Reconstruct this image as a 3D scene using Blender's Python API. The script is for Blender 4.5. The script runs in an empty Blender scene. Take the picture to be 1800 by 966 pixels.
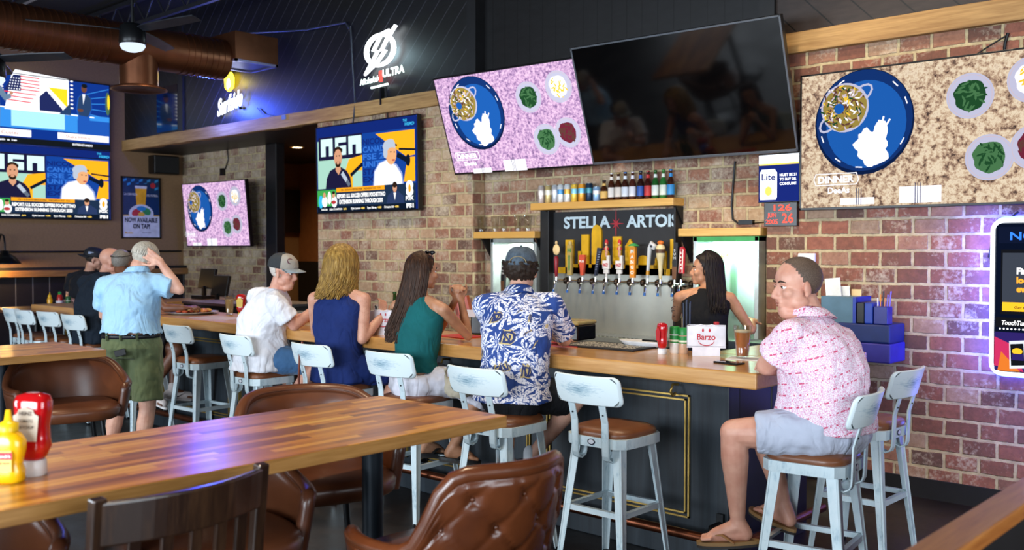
import bpy, bmesh, math, random
from mathutils import Vector, Matrix, noise
random.seed(11)
PI = math.pi
scn = bpy.context.scene
COL = scn.collection

# ------------------------------------------------------------------ camera
CAM_H = 1.66
F_PX = 1700.0
YAW = math.atan2(.674, .739)
PIT = math.atan(46 / F_PX)
cd = bpy.data.cameras.new('camera')
cam = bpy.data.objects.new('camera', cd)
COL.objects.link(cam)
cd.sensor_width = 36.0
cd.lens = 36.0 * F_PX / 1800.0
cd.clip_start = .05
cam.location = (0, 0, CAM_H)
cam.rotation_euler = (PI / 2 - PIT, 0, YAW)
scn.camera = cam
cd.dof.use_dof = True
cd.dof.focus_distance = 5.2
cd.dof.aperture_fstop = 3.2

# ------------------------------------------------------------------ world, exposure
w = bpy.data.worlds.new('room_world')
scn.world = w
w.use_nodes = True
w.node_tree.nodes['Background'].inputs[0].default_value = (.62, .78, 1, 1)
w.node_tree.nodes['Background'].inputs[1].default_value = .28
scn.view_settings.view_transform = 'Standard'
scn.view_settings.look = 'None'
scn.view_settings.gamma = 1
scn.view_settings.use_curve_mapping = False
scn.view_settings.exposure = .5
scn.cycles.max_bounces = 6
scn.cycles.diffuse_bounces = 3
scn.cycles.glossy_bounces = 3
scn.cycles.transmission_bounces = 5
scn.cycles.transparent_max_bounces = 12
scn.cycles.sample_clamp_indirect = 4
scn.cycles.caustics_reflective = False
scn.cycles.caustics_refractive = False


def light(name, kind, loc, energy, col, target=None, size=1.0, size_y=None, spot=None, blend=.6):
    l = bpy.data.lights.new(name, kind)
    l.energy = energy
    l.color = col
    if kind == 'AREA':
        l.size = size
        if size_y:
            l.shape = 'RECTANGLE'
            l.size_y = size_y
    else:
        l.shadow_soft_size = size
    if kind == 'SPOT':
        l.spot_size = math.radians(spot)
        l.spot_blend = blend
    o = bpy.data.objects.new(name, l)
    COL.objects.link(o)
    o.location = loc
    if target is not None:
        d = Vector(target) - Vector(loc)
        o.rotation_euler = d.to_track_quat('-Z', 'Y').to_euler()
    return o


# daylight through the street windows behind and beside the camera
light('window_daylight_front', 'AREA', (-1.2, -4.35, 1.95), 500, (.80, .90, 1), (-3.2, 5, 1.2), 4.4, 2.3)
light('window_daylight_front_far', 'AREA', (-7.6, -4.35, 1.95), 360, (.80, .90, 1), (-7.6, 5, 1.2), 4.4, 2.3)
light('window_daylight_side', 'AREA', (3.75, 1.0, 1.95), 190, (.82, .91, 1), (-3.5, 4.4, 1.1), 4.0, 2.3)
# warm ceiling downlights over the bar and the tables
for i, (x, y, e) in enumerate([(-8.6, 4.9, 95), (-6.9, 4.7, 130), (-5.2, 4.7, 130), (-3.6, 4.6, 120), (-2.0, 4.4, 80)]):
    light('bar_downlight', 'SPOT', (x, y, 4.5), e, (1, .80, .55), (x - .1, y + .75, 0), .08, spot=95, blend=.8)
for x, y in [(-3.0, 1.5), (-6.2, 1.6)]:
    light('table_downlight', 'SPOT', (x, y, 4.5), 230, (1, .78, .52), (x, y, 0), .1, spot=80, blend=.8)
light('beam_wash', 'SPOT', (-2.4, 5.5, 4.5), 60, (1, .72, .42), (-2.2, 6.6, 3.0), .08, spot=100, blend=.9)
light('right_wall_downlight', 'SPOT', (-2.9, 4.0, 4.5), 150, (1, .76, .46), (-2.9, 6.6, 1.5), .08, spot=60, blend=.8)
light('hall_downlight', 'SPOT', (-11.26, 7.93, 3.04), 120, (1, .62, .30), (-11.0, 8.6, 0), .05, spot=160, blend=.6)


# ------------------------------------------------------------------ pixel rays -> points on real planes
_F = Vector((-math.sin(YAW) * math.cos(PIT), math.cos(YAW) * math.cos(PIT), -math.sin(PIT)))
_R = Vector((math.cos(YAW), math.sin(YAW), 0))
_U = _R.cross(_F)
_C = Vector((0, 0, CAM_H))


def _ray(px, py):
    return _F + _R * ((px - 900) / F_PX) + _U * ((483 - py) / F_PX)


def Py(px, py, Y):
    d = _ray(px, py)
    return _C + d * (Y / d.y)


def Px(px, py, X):
    d = _ray(px, py)
    return _C + d * (X / d.x)


def Pz(px, py, Z):
    d = _ray(px, py)
    return _C + d * ((Z - CAM_H) / d.z)


# ------------------------------------------------------------------ mesh helpers
class MB:
    def __init__(self):
        self.v = []; self.f = []; self.mi = []; self.sm = []
        self.M = Matrix.Identity(4)
        self.m = 0
        self.smooth = False

    def add(self, vs, fs, smooth=None):
        o = len(self.v)
        M = self.M
        self.v += [tuple(M @ Vector(p)) for p in vs]
        for f in fs:
            self.f.append(tuple(i + o for i in f))
            self.mi.append(self.m)
            self.sm.append(self.smooth if smooth is None else smooth)
        return self

    def box(self, x0, x1, y0, y1, z0, z1):
        vs = [(x0, y0, z0), (x1, y0, z0), (x1, y1, z0), (x0, y1, z0), (x0, y0, z1), (x1, y0, z1), (x1, y1, z1), (x0, y1, z1)]
        return self.add(vs, [(0, 3, 2, 1), (4, 5, 6, 7), (0, 1, 5, 4), (1, 2, 6, 5), (2, 3, 7, 6), (3, 0, 4, 7)], False)

    def hexa(self, a, b):
        # a, b: two quads (bottom, top) with matching corners
        return self.add(list(a) + list(b), [(3, 2, 1, 0), (4, 5, 6, 7), (0, 1, 5, 4), (1, 2, 6, 5), (2, 3, 7, 6), (3, 0, 4, 7)], False)

    def bar(self, p0, p1, w, d, up=(0, 0, 1), w1=None, d1=None):
        p0 = Vector(p0); p1 = Vector(p1)
        t = (p1 - p0).normalized()
        u = Vector(up)
        s = t.cross(u)
        if s.length < 1e-4:
            s = t.cross(Vector((0, 1, 0)))
        s.normalize()
        n = s.cross(t).normalized()
        w1 = w if w1 is None else w1
        d1 = d if d1 is None else d1
        a = [p0 + s * (i * w / 2) + n * (j * d / 2) for i, j in ((-1, -1), (1, -1), (1, 1), (-1, 1))]
        b = [p1 + s * (i * w1 / 2) + n * (j * d1 / 2) for i, j in ((-1, -1), (1, -1), (1, 1), (-1, 1))]
        return self.hexa(a, b)

    def rings(self, rs, cap0=True, cap1=True, smooth=True, closed=False):
        n = len(rs[0]); vs = [p for r in rs for p in r]; fs = []
        k = len(rs)
        for i in range(k if closed else k - 1):
            a = i * n; b = ((i + 1) % k) * n
            for j in range(n):
                fs.append((a + j, a + (j + 1) % n, b + (j + 1) % n, b + j))
        self.add(vs, fs, smooth)
        if not closed:
            if cap0: self.add(rs[0], [tuple(range(n - 1, -1, -1))], False)
            if cap1: self.add(rs[-1], [tuple(range(n))], False)
        return self

    def tube(self, pts, r, seg=8, caps=True, closed=False, flat=1.0, up=None):
        pts = [Vector(p) for p in pts]
        n = len(pts)
        rad = r if isinstance(r, (list, tuple)) else [r] * n
        rs = []
        prev = None
        for i, p in enumerate(pts):
            if closed:
                t = pts[(i + 1) % n] - pts[i - 1]
            else:
                t = pts[min(i + 1, n - 1)] - pts[max(i - 1, 0)]
            t = t.normalized() if t.length > 1e-9 else Vector((0, 0, 1))
            if prev is None:
                ref = Vector(up) if up else (Vector((0, 0, 1)) if abs(t.z) < .9 else Vector((1, 0, 0)))
                s = t.cross(ref).normalized()
            else:
                s = (prev - t * prev.dot(t))
                s = s.normalized() if s.length > 1e-6 else t.orthogonal().normalized()
            prev = s
            q = t.cross(s)
            rs.append([p + (s * math.cos(a) + q * math.sin(a) * flat) * rad[i] for a in [2 * PI * j / seg for j in range(seg)]])
        return self.rings(rs, caps, caps, True, closed)

    def cyl(self, p0, p1, r0, r1=None, seg=16):
        return self.tube([p0, p1], [r0, r0 if r1 is None else r1], seg)

    def lathe(self, prof, c=(0, 0, 0), seg=20, caps=True, smooth=True):
        rs = [[(c[0] + r * math.cos(2 * PI * j / seg), c[1] + r * math.sin(2 * PI * j / seg), c[2] + z) for j in range(seg)] for r, z in prof]
        return self.rings(rs, caps, caps, smooth)

    def ell(self, c, r, R=None, seg=16, ring=10):
        c = Vector(c)
        R = R or Matrix.Identity(3)
        rs = []
        for i in range(ring + 1):
            th = PI * i / ring
            s = max(math.sin(th), 1e-3)
            rs.append([c + R @ Vector((r[0] * s * math.cos(2 * PI * j / seg), r[1] * s * math.sin(2 * PI * j / seg), -r[2] * math.cos(th))) for j in range(seg)])
        return self.rings(rs, True, True, True)

    def cap(self, p0, p1, r0, r1, seg=12, fl=1.0, up=None):
        # tapered capsule with round ends
        p0 = Vector(p0); p1 = Vector(p1)
        t = (p1 - p0)
        L = t.length
        if L < 1e-6:
            return self.ell(p0, (r0, r0, r0))
        t /= L
        pts = []; rr = []
        for a in (80, 55, 28):
            a = math.radians(a); pts.append(p0 - t * r0 * math.sin(a)); rr.append(r0 * math.cos(a))
        pts += [p0, p1]; rr += [r0, r1]
        for a in (28, 55, 80):
            a = math.radians(a); pts.append(p1 + t * r1 * math.sin(a)); rr.append(r1 * math.cos(a))
        return self.tube(pts, rr, seg, True, False, fl, up)

    def prism(self, poly, y0, y1, ax='y'):
        # polygon in (x, z) extruded along y
        n = len(poly)
        if ax == 'y':
            a = [(p[0], y0, p[1]) for p in poly]; b = [(p[0], y1, p[1]) for p in poly]
        elif ax == 'x':
            a = [(y0, p[0], p[1]) for p in poly]; b = [(y1, p[0], p[1]) for p in poly]
        else:
            a = [(p[0], p[1], y0) for p in poly]; b = [(p[0], p[1], y1) for p in poly]
        self.add(a + b, [tuple(range(n)), tuple(range(2 * n - 1, n - 1, -1))] + [(i, i + n, (i + 1) % n + n, (i + 1) % n) for i in range(n)], False)
        return self

    def build(self, name, mats, parent=None, bevel=0, loc=None, seg=2, remesh=0, smooth_it=0, disp=None, subsurf=0):
        if remesh:
            # weld the caps so that the voxel remesh sees closed shells
            idx = {}; nv = []; mp = []
            for p in self.v:
                k = (round(p[0], 6), round(p[1], 6), round(p[2], 6))
                if k not in idx: idx[k] = len(nv); nv.append(p)
                mp.append(idx[k])
            nf = []
            keep = []
            for i, f in enumerate(self.f):
                g_ = []
                for j in f:
                    if mp[j] not in g_: g_.append(mp[j])
                if len(g_) > 2: nf.append(tuple(g_)); keep.append(i)
            self.mi = [self.mi[i] for i in keep]; self.sm = [self.sm[i] for i in keep]
            self.v = nv; self.f = nf
        me = bpy.data.meshes.new(name)
        me.from_pydata(self.v, [], self.f)
        if remesh:
            bm_ = bmesh.new(); bm_.from_mesh(me); bmesh.ops.recalc_face_normals(bm_, faces=bm_.faces); bmesh.ops.triangulate(bm_, faces=bm_.faces); bm_.to_mesh(me); bm_.free()
            self.mi = [0] * len(me.polygons); self.sm = [True] * len(me.polygons)
        if not isinstance(mats, (list, tuple)):
            mats = [mats]
        for m in mats:
            me.materials.append(m)
        me.polygons.foreach_set('material_index', self.mi)
        me.polygons.foreach_set('use_smooth', self.sm)
        me.update()
        o = bpy.data.objects.new(name, me)
        COL.objects.link(o)
        if parent:
            o.parent = parent
        if loc:
            o.location = loc
        if bevel:
            b = o.modifiers.new('bevel', 'BEVEL')
            b.width = bevel; b.segments = seg; b.limit_method = 'ANGLE'; b.angle_limit = math.radians(40)
            b.harden_normals = False
        if remesh:
            r = o.modifiers.new('remesh', 'REMESH')
            r.mode = 'VOXEL'; r.voxel_size = remesh; r.use_smooth_shade = True
            if smooth_it:
                s = o.modifiers.new('smooth', 'SMOOTH')
                s.factor = .5; s.iterations = smooth_it
        if disp:
            d = o.modifiers.new('disp', 'DISPLACE')
            d.texture = cloud_tex(disp[1]); d.strength = disp[0]; d.mid_level = .5; d.texture_coords = 'LOCAL'
        if subsurf:
            s = o.modifiers.new('sub', 'SUBSURF'); s.levels = subsurf; s.render_levels = subsurf
        return o


_tex = {}


def cloud_tex(size):
    if size not in _tex:
        t = bpy.data.textures.new('folds', 'CLOUDS')
        t.noise_scale = size; t.noise_depth = 2
        _tex[size] = t
    return _tex[size]


def tag(o, label=None, cat=None, group=None, kind=None):
    if label: o['label'] = label
    if cat: o['category'] = cat
    if group: o['group'] = group
    if kind: o['kind'] = kind
    return o


def empty(name, loc, rz=0, label=None, cat=None, group=None):
    o = bpy.data.objects.new(name, None)
    COL.objects.link(o)
    o.location = loc; o.rotation_euler = (0, 0, rz)
    o.empty_display_size = .1
    return tag(o, label, cat, group)


def struct(mb, name, mats, bevel=0):
    return tag(mb.build(name, mats, bevel=bevel), kind='structure')


KIDS = {}


def copy_tree(root, loc, rz, label, parent=None):
    def rec(o, par):
        c = o.copy(); COL.objects.link(c)
        if par: c.parent = par
        for ch in [x for x in bpy.data.objects if x.parent == o and x not in done]:
            done.add(ch); d = rec(ch, c)
        return c
    done = set()
    c = rec(root, parent)
    c.location = loc; c.rotation_euler = (0, 0, rz)
    if label: c['label'] = label
    return c


def text_geo(s, bold=0.0, space=1.0):
    """returns (verts, faces, width, height) of a line of text in the x/z plane, height of a capital ~ .7"""
    c = bpy.data.curves.new('t', 'FONT')
    c.body = s; c.size = 1.0; c.offset = bold; c.space_character = space
    c.resolution_u = 3
    o = bpy.data.objects.new('t', c)
    COL.objects.link(o)
    dg = bpy.context.evaluated_depsgraph_get()
    me = bpy.data.meshes.new_from_object(o.evaluated_get(dg))
    vs = [(v.co.x, v.co.y) for v in me.vertices]
    fs = [tuple(p.vertices) for p in me.polygons]
    bpy.data.objects.remove(o); bpy.data.curves.remove(c); bpy.data.meshes.remove(me)
    return vs, fs


def put_text(mb, s, x, z, h, y=0.0, width=None, align='c', bold=.02, flip=1, shear=0, depth=0):
    """text in local x/z plane facing -y; x,z centre (or left) of the baseline, h cap height"""
    vs, fs = text_geo(s, bold)
    if not vs: return
    x0 = min(v[0] for v in vs); x1 = max(v[0] for v in vs)
    k = h / .72
    kx = k if width is None else width / (x1 - x0)
    ox = x - (x0 + x1) / 2 * kx if align == 'c' else x - x0 * kx
    mb.add([(ox + v[0] * kx + shear * v[1] * k, y, z + v[1] * k) for v in vs], fs, False)
# ------------------------------------------------------------------ materials
def lin(h):
    h = h.lstrip('#')
    c = [int(h[i:i + 2], 16) / 255 for i in (0, 2, 4)]
    return tuple((x / 12.92 if x <= .04045 else ((x + .055) / 1.055) ** 2.4) for x in c) + (1,)


class NT:
    def __init__(self, name):
        self.mat = bpy.data.materials.new(name)
        self.mat.use_nodes = True
        self.t = self.mat.node_tree
        self.b = self.t.nodes['Principled BSDF']
        self.tc = None

    def n(self, typ, **kw):
        nd = self.t.nodes.new(typ)
        for k, v in kw.items():
            if k in nd.inputs and not hasattr(nd, k):
                self.set(nd, k, v)
            elif hasattr(nd, k):
                setattr(nd, k, v)
            else:
                self.set(nd, k, v)
        return nd

    def set(self, nd, k, v):
        s = nd.inputs[k]
        if isinstance(v, bpy.types.NodeSocket):
            self.t.links.new(v, s)
        else:
            s.default_value = v

    def link(self, a, b):
        self.t.links.new(a, b)

    def obj(self, scale=(1, 1, 1), rot=(0, 0, 0), loc=(0, 0, 0), out='Object'):
        if not self.tc:
            self.tc = self.t.nodes.new('ShaderNodeTexCoord')
        m = self.t.nodes.new('ShaderNodeMapping')
        m.inputs['Scale'].default_value = scale; m.inputs['Rotation'].default_value = rot; m.inputs['Location'].default_value = loc
        self.link(self.tc.outputs[out], m.inputs['Vector'])
        return m.outputs['Vector']

    def noise(self, vec, scale=5, detail=4, rough=.5):
        nd = self.t.nodes.new('ShaderNodeTexNoise')
        self.link(vec, nd.inputs['Vector'])
        nd.inputs['Scale'].default_value = scale; nd.inputs['Detail'].default_value = detail; nd.inputs['Roughness'].default_value = rough
        return nd

    def ramp(self, fac, stops, interp='LINEAR'):
        nd = self.t.nodes.new('ShaderNodeValToRGB')
        e = nd.color_ramp.elements
        nd.color_ramp.interpolation = interp
        while len(e) < len(stops): e.new(.5)
        for i, (p, c) in enumerate(stops):
            e[i].position = p
            e[i].color = c if len(c) == 4 else c + (1,)
        self.link(fac, nd.inputs['Fac'])
        return nd.outputs['Color']

    def mix(self, fac, a, b, mode='MIX'):
        nd = self.t.nodes.new('ShaderNodeMix')
        nd.data_type = 'RGBA'; nd.blend_type = mode
        for s, v in ((nd.inputs[0], fac), (nd.inputs[6], a), (nd.inputs[7], b)):
            if isinstance(v, bpy.types.NodeSocket): self.link(v, s)
            else: s.default_value = v
        return nd.outputs[2]

    def math(self, op, a, b=0.0, c=None):
        nd = self.t.nodes.new('ShaderNodeMath'); nd.operation = op
        for i, v in enumerate((a, b) if c is None else (a, b, c)):
            if isinstance(v, bpy.types.NodeSocket): self.link(v, nd.inputs[i])
            else: nd.inputs[i].default_value = v
        return nd.outputs[0]

    def bump(self, h, strength=.3, dist=.01):
        nd = self.t.nodes.new('ShaderNodeBump')
        nd.inputs['Strength'].default_value = strength; nd.inputs['Distance'].default_value = dist
        self.link(h, nd.inputs['Height']); self.link(nd.outputs['Normal'], self.b.inputs['Normal'])

    def base(self, v):
        if isinstance(v, bpy.types.NodeSocket): self.link(v, self.b.inputs['Base Color'])
        else: self.b.inputs['Base Color'].default_value = v

    def rough(self, v):
        if isinstance(v, bpy.types.NodeSocket): self.link(v, self.b.inputs['Roughness'])
        else: self.b.inputs['Roughness'].default_value = v


_pm = {}


def pm(hexc, rough=.5, metal=0.0, var=.08, vs=12, bump=0, coat=0, name=None, trans=0, sheen=0, sub=0):
    """plain procedural surface: one colour with fine variation"""
    key = (hexc, rough, metal, var, vs, bump, coat, trans, sheen, sub)
    if key in _pm: return _pm[key]
    m = NT(name or 'surface_' + hexc.lstrip('#'))
    c = lin(hexc)
    v = m.obj()
    nz = m.noise(v, vs, 3)
    lo = tuple(max(0, x * (1 - var * 1.6)) for x in c[:3]); hi = tuple(min(1, x * (1 + var * 1.6)) for x in c[:3])
    m.base(m.ramp(nz.outputs['Fac'], [(.3, lo), (.7, hi)]))
    m.rough(rough)
    m.b.inputs['Metallic'].default_value = metal
    if bump: m.bump(m.noise(v, vs * 6, 3).outputs['Fac'], bump, .004)
    if coat:
        m.b.inputs['Coat Weight'].default_value = coat; m.b.inputs['Coat Roughness'].default_value = .12
    if trans:
        m.b.inputs['Transmission Weight'].default_value = trans
        m.b.inputs['IOR'].default_value = 1.2
    if sheen: m.b.inputs['Sheen Weight'].default_value = sheen
    if sub:
        m.b.inputs['Subsurface Weight'].default_value = sub
        m.b.inputs['Subsurface Radius'].default_value = (.02, .008, .004)
    _pm[key] = m.mat
    return m.mat


_em = {}


def em(hexc, s=1.0):
    if (hexc, s) in _em: return _em[(hexc, s)]
    m = bpy.data.materials.new('glow_' + hexc.lstrip('#'))
    m.use_nodes = True
    t = m.node_tree
    t.nodes.remove(t.nodes['Principled BSDF'])
    e = t.nodes.new('ShaderNodeEmission')
    e.inputs[0].default_value = lin(hexc); e.inputs[1].default_value = s
    t.links.new(e.outputs[0], t.nodes['Material Output'].inputs[0])
    _em[(hexc, s)] = m
    return m


def make_brick(name, ax=0, cols=None, white=.45, seed=0.0):
    m = NT(name)
    v0 = m.obj(loc=(seed, 0, 0))
    sep = m.n('ShaderNodeSeparateXYZ'); m.link(v0, sep.inputs[0])
    cmb = m.n('ShaderNodeCombineXYZ')
    # slight wobble so that the courses look hand laid
    wob = m.noise(v0, 7, 2)
    wx = m.math('MULTIPLY_ADD', wob.outputs['Fac'], .014, sep.outputs[ax])
    wob2 = m.noise(m.obj(loc=(3, 5, 9)), 6, 2)
    wz = m.math('MULTIPLY_ADD', wob2.outputs['Fac'], .014, sep.outputs[2])
    fine = m.noise(v0, 55, 3, .6)
    sf = m.n('ShaderNodeSeparateXYZ'); m.link(fine.outputs['Color'], sf.inputs[0])
    wx = m.math('MULTIPLY_ADD', sf.outputs[0], .012, wx); wz = m.math('MULTIPLY_ADD', sf.outputs[1], .011, wz)
    m.link(wx, cmb.inputs[0]); m.link(wz, cmb.inputs[1])
    bt = m.n('ShaderNodeTexBrick')
    m.link(cmb.outputs[0], bt.inputs['Vector'])
    bt.offset = .5; bt.squash = 1
    bt.inputs['Scale'].default_value = 1
    bt.inputs['Mortar Size'].default_value = .0125
    bt.inputs['Mortar Smooth'].default_value = .35
    bt.inputs['Bias'].default_value = 0
    bt.inputs['Brick Width'].default_value = .217
    bt.inputs['Row Height'].default_value = .1105
    bt.inputs['Color1'].default_value = (0, 0, 0, 1); bt.inputs['Color2'].default_value = (1, 1, 1, 1); bt.inputs['Mortar'].default_value = (.5, .5, .5, 1)
    cols = cols or [(0, lin('#5a3c38')), (.14, lin('#75504a')), (.28, lin('#935a4c')), (.42, lin('#a2705c')), (.54, lin('#86584c')), (.68, lin('#b0826a')), (.82, lin('#b89a80')), (1, lin('#c4aa8a'))]
    tone = m.ramp(bt.outputs['Color'], cols)
    n1 = m.noise(v0, 26, 5, .65)
    tone = m.mix(.8, tone, m.ramp(n1.outputs['Fac'], [(.32, (.22, .16, .14)), (.68, (.72, .62, .56))]), 'SOFT_LIGHT')
    tone = m.mix(.30, tone, lin('#7a6a58'))
    # lime wash and efflorescence
    n2 = m.noise(m.obj(loc=(7, 1, seed)), 3.2, 6, .62)
    n3 = m.noise(v0, 38, 4, .7)
    wsh = m.math('ADD', m.math('MULTIPLY', n2.outputs['Fac'], .62), m.math('MULTIPLY', n3.outputs['Fac'], .38))
    fac = m.ramp(wsh, [(.60 - white * .18, (0, 0, 0)), (.70 - white * .10, (.85, .85, .85))])
    tone = m.mix(fac, tone, lin('#c8b9a2'))
    mort = m.ramp(m.noise(v0, 18, 5, .6).outputs['Fac'], [(.3, lin('#9c8a6c')), (.7, lin('#c8b78f'))])
    m.base(m.mix(bt.outputs['Fac'], tone, mort))
    m.rough(.88)
    h = m.math('SUBTRACT', m.math('MULTIPLY', n1.outputs['Fac'], .35), bt.outputs['Fac'])
    m.bump(h, .75, .012)
    return m.mat


M_BRICK = make_brick('old_brick', 0, white=.8)
M_BRICK_R = make_brick('old_brick_red', 0, cols=[(0, lin('#4a2626')), (.2, lin('#6b3a32')), (.42, lin('#85493a')), (.6, lin('#985848')), (.74, lin('#70423a')), (.88, lin('#a0705c')), (1, lin('#b09880'))], white=.35, seed=4.0)
M_BRICK_L = make_brick('old_brick_washed', 0, cols=[(0, lin('#5a3a36')), (.25, lin('#7d4e45')), (.45, lin('#a09484')), (.7, lin('#aca292')), (.85, lin('#8b5448')), (1, lin('#b8ab98'))], white=.9, seed=9.0)
M_BRICK_S = make_brick('old_brick_side', 1, white=.3, seed=2.0)


def make_boards(name, mode, pitch=.14, col='#131315', gcol='#050506', rough=.45):
    m = NT(name)
    v = m.obj()
    sep = m.n('ShaderNodeSeparateXYZ'); m.link(v, sep.inputs[0])
    if mode == 'v': q = sep.outputs[0]
    elif mode == 'vy': q = sep.outputs[1]
    elif mode == 'd1': q = m.math('SUBTRACT', sep.outputs[0], sep.outputs[2])
    else: q = m.math('ADD', sep.outputs[0], sep.outputs[2])
    fr = m.math('FRACT', m.math('DIVIDE', q, pitch * (1.414 if mode[0] == 'd' else 1)))
    a = m.math('ABSOLUTE', m.math('SUBTRACT', fr, .5))
    g = m.math('GREATER_THAN', a, .475)
    c = lin(col)
    tone = m.ramp(m.noise(m.obj(scale=(2, 2, 9)), 4, 4).outputs['Fac'], [(.3, tuple(x * .75 for x in c[:3])), (.7, tuple(x * 1.25 for x in c[:3]))])
    m.base(m.mix(g, tone, lin(gcol)))
    m.rough(rough)
    m.bump(m.math('MULTIPLY', g, -1.0), .6, .006)
    return m.mat


def make_wood(name, c0, c1, ax='x', rough=.35, coat=.3, grain=9, stretch=.06, dark=None):
    m = NT(name)
    s = {'x': (stretch, 1, 1), 'y': (1, stretch, 1), 'z': (1, 1, stretch)}[ax]
    v = m.obj(scale=s)
    n1 = m.noise(v, grain, 6, .6)
    n2 = m.noise(v, grain * 9, 3, .6)
    n3 = m.noise(m.obj(scale=tuple(x * .8 for x in s), loc=(2, 7, 1)), grain * .35, 3, .5)
    f = m.math('ADD', m.math('MULTIPLY', n1.outputs['Fac'], .6), m.math('MULTIPLY', n2.outputs['Fac'], .4))
    col = m.ramp(f, [(.32, lin(dark or c0)), (.46, lin(c0)), (.66, lin(c1))])
    col = m.mix(m.math('MULTIPLY', n3.outputs['Fac'], .5), col, lin(c0), 'MULTIPLY')
    m.base(col); m.rough(rough)
    m.b.inputs['Coat Weight'].default_value = coat; m.b.inputs['Coat Roughness'].default_value = .18
    m.bump(f, .12, .002)
    return m.mat


def make_butcher(name):
    """finger-jointed staves running along y"""
    m = NT(name)
    v = m.obj()
    sep = m.n('ShaderNodeSeparateXYZ'); m.link(v, sep.inputs[0])
    cmb = m.n('ShaderNodeCombineXYZ'); m.link(sep.outputs[1], cmb.inputs[0]); m.link(sep.outputs[0], cmb.inputs[1])
    bt = m.n('ShaderNodeTexBrick'); m.link(cmb.outputs[0], bt.inputs['Vector'])
    bt.offset = .37; bt.offset_frequency = 2; bt.squash = .8; bt.squash_frequency = 3
    for k, x in (('Scale', 1), ('Mortar Size', .0006), ('Mortar Smooth', .1), ('Bias', 0), ('Brick Width', .33), ('Row Height', .034)):
        bt.inputs[k].default_value = x
    bt.inputs['Color1'].default_value = (0, 0, 0, 1); bt.inputs['Color2'].default_value = (1, 1, 1, 1); bt.inputs['Mortar'].default_value = (.2, .2, .2, 1)
    tone = m.ramp(bt.outputs['Color'], [(0, lin('#80491a')), (.22, lin('#a26520')), (.5, lin('#bf7c26')), (.78, lin('#d69432')), (1, lin('#e8b04c'))])
    g = m.noise(m.obj(scale=(1, .05, 1)), 60, 5, .6)
    tone = m.mix(.75, tone, m.ramp(g.outputs['Fac'], [(.3, (.34, .26, .20)), (.7, (.70, .64, .55))]), 'SOFT_LIGHT')
    k = m.noise(m.obj(scale=(1, .25, 1)), 9, 3, .6)
    tone = m.mix(m.ramp(k.outputs['Fac'], [(.66, (0, 0, 0)), (.76, (.7, .7, .7))]), tone, lin('#4a2a18'))
    m.base(tone); m.rough(.3)
    m.b.inputs['Coat Weight'].default_value = .3; m.b.inputs['Coat Roughness'].default_value = .2
    m.bump(g.outputs['Fac'], .06, .002)
    return m.mat


def make_distress():
    m = NT('distressed_pale_blue_paint')
    v = m.obj()
    n1 = m.noise(m.obj(scale=(1, 1, 1)), 9, 5, .6)
    n2 = m.noise(m.obj(scale=(14, 14, 5)), 3, 4, .7)
    f = m.math('MULTIPLY', n1.outputs['Fac'], n2.outputs['Fac'])
    col = m.ramp(f, [(.0, lin('#dfeaee')), (.30, lin('#cbdde3')), (.42, lin('#a3bcc8')), (.54, lin('#6c8a98'))])
    m.base(col); m.rough(.42); m.b.inputs['Metallic'].default_value = .1
    return m.mat


def make_back_distress():
    """backrest: pale paint rubbed through in a smudge in the middle of the panel"""
    m = NT('rubbed_pale_blue_backrest')
    v = m.obj()
    sep = m.n('ShaderNodeSeparateXYZ'); m.link(v, sep.inputs[0])
    dx = m.math('DIVIDE', m.math('ADD', sep.outputs[0], .02), .15)
    dz = m.math('DIVIDE', m.math('SUBTRACT', sep.outputs[2], .965), .045)
    r = m.math('SQRT', m.math('ADD', m.math('MULTIPLY', dx, dx), m.math('MULTIPLY', dz, dz)))
    n = m.noise(m.obj(scale=(1, 1, 7)), 22, 5, .75)
    f = m.math('SUBTRACT', m.math('MULTIPLY', n.outputs['Fac'], 1.75), m.math('MULTIPLY', r, .62))
    col = m.ramp(f, [(.36, lin('#dfecef')), (.72, lin('#a9c3d0')), (1.0, lin('#7c9cac'))])
    n2 = m.noise(v, 8, 5, .6)
    col = m.mix(m.ramp(n2.outputs['Fac'], [(.66, (0, 0, 0)), (.74, (.6, .6, .6))]), col, lin('#9db8c4'))
    m.base(col); m.rough(.4)
    return m.mat


def make_leather(name, c0, c1, rough=.34):
    m = NT(name)
    v = m.obj()
    n = m.noise(v, 5, 4)
    m.base(m.ramp(n.outputs['Fac'], [(.3, lin(c0)), (.7, lin(c1))]))
    m.rough(rough)
    vo = m.n('ShaderNodeTexVoronoi'); m.link(v, vo.inputs['Vector']); vo.inputs['Scale'].default_value = 260
    m.bump(vo.outputs['Distance'], .12, .002)
    m.b.inputs['Coat Weight'].default_value = .25; m.b.inputs['Coat Roughness'].default_value = .25
    return m.mat


def make_skin(name, c, c2, rough=.5, freck=.0):
    m = NT(name)
    v = m.obj()
    n = m.noise(v, 14, 4)
    col = m.ramp(n.outputs['Fac'], [(.3, lin(c2)), (.68, lin(c))])
    if freck:
        n2 = m.noise(v, 170, 2)
        col = m.mix(m.ramp(n2.outputs['Fac'], [(.58, (0, 0, 0)), (.7, (freck, freck, freck))]), col, lin('#9a5a3c'))
    m.base(col); m.rough(rough)
    m.b.inputs['Subsurface Weight'].default_value = .12
    m.b.inputs['Subsurface Radius'].default_value = (.02, .008, .004)
    m.bump(m.noise(v, 120, 2).outputs['Fac'], .06, .002)
    return m.mat


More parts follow.
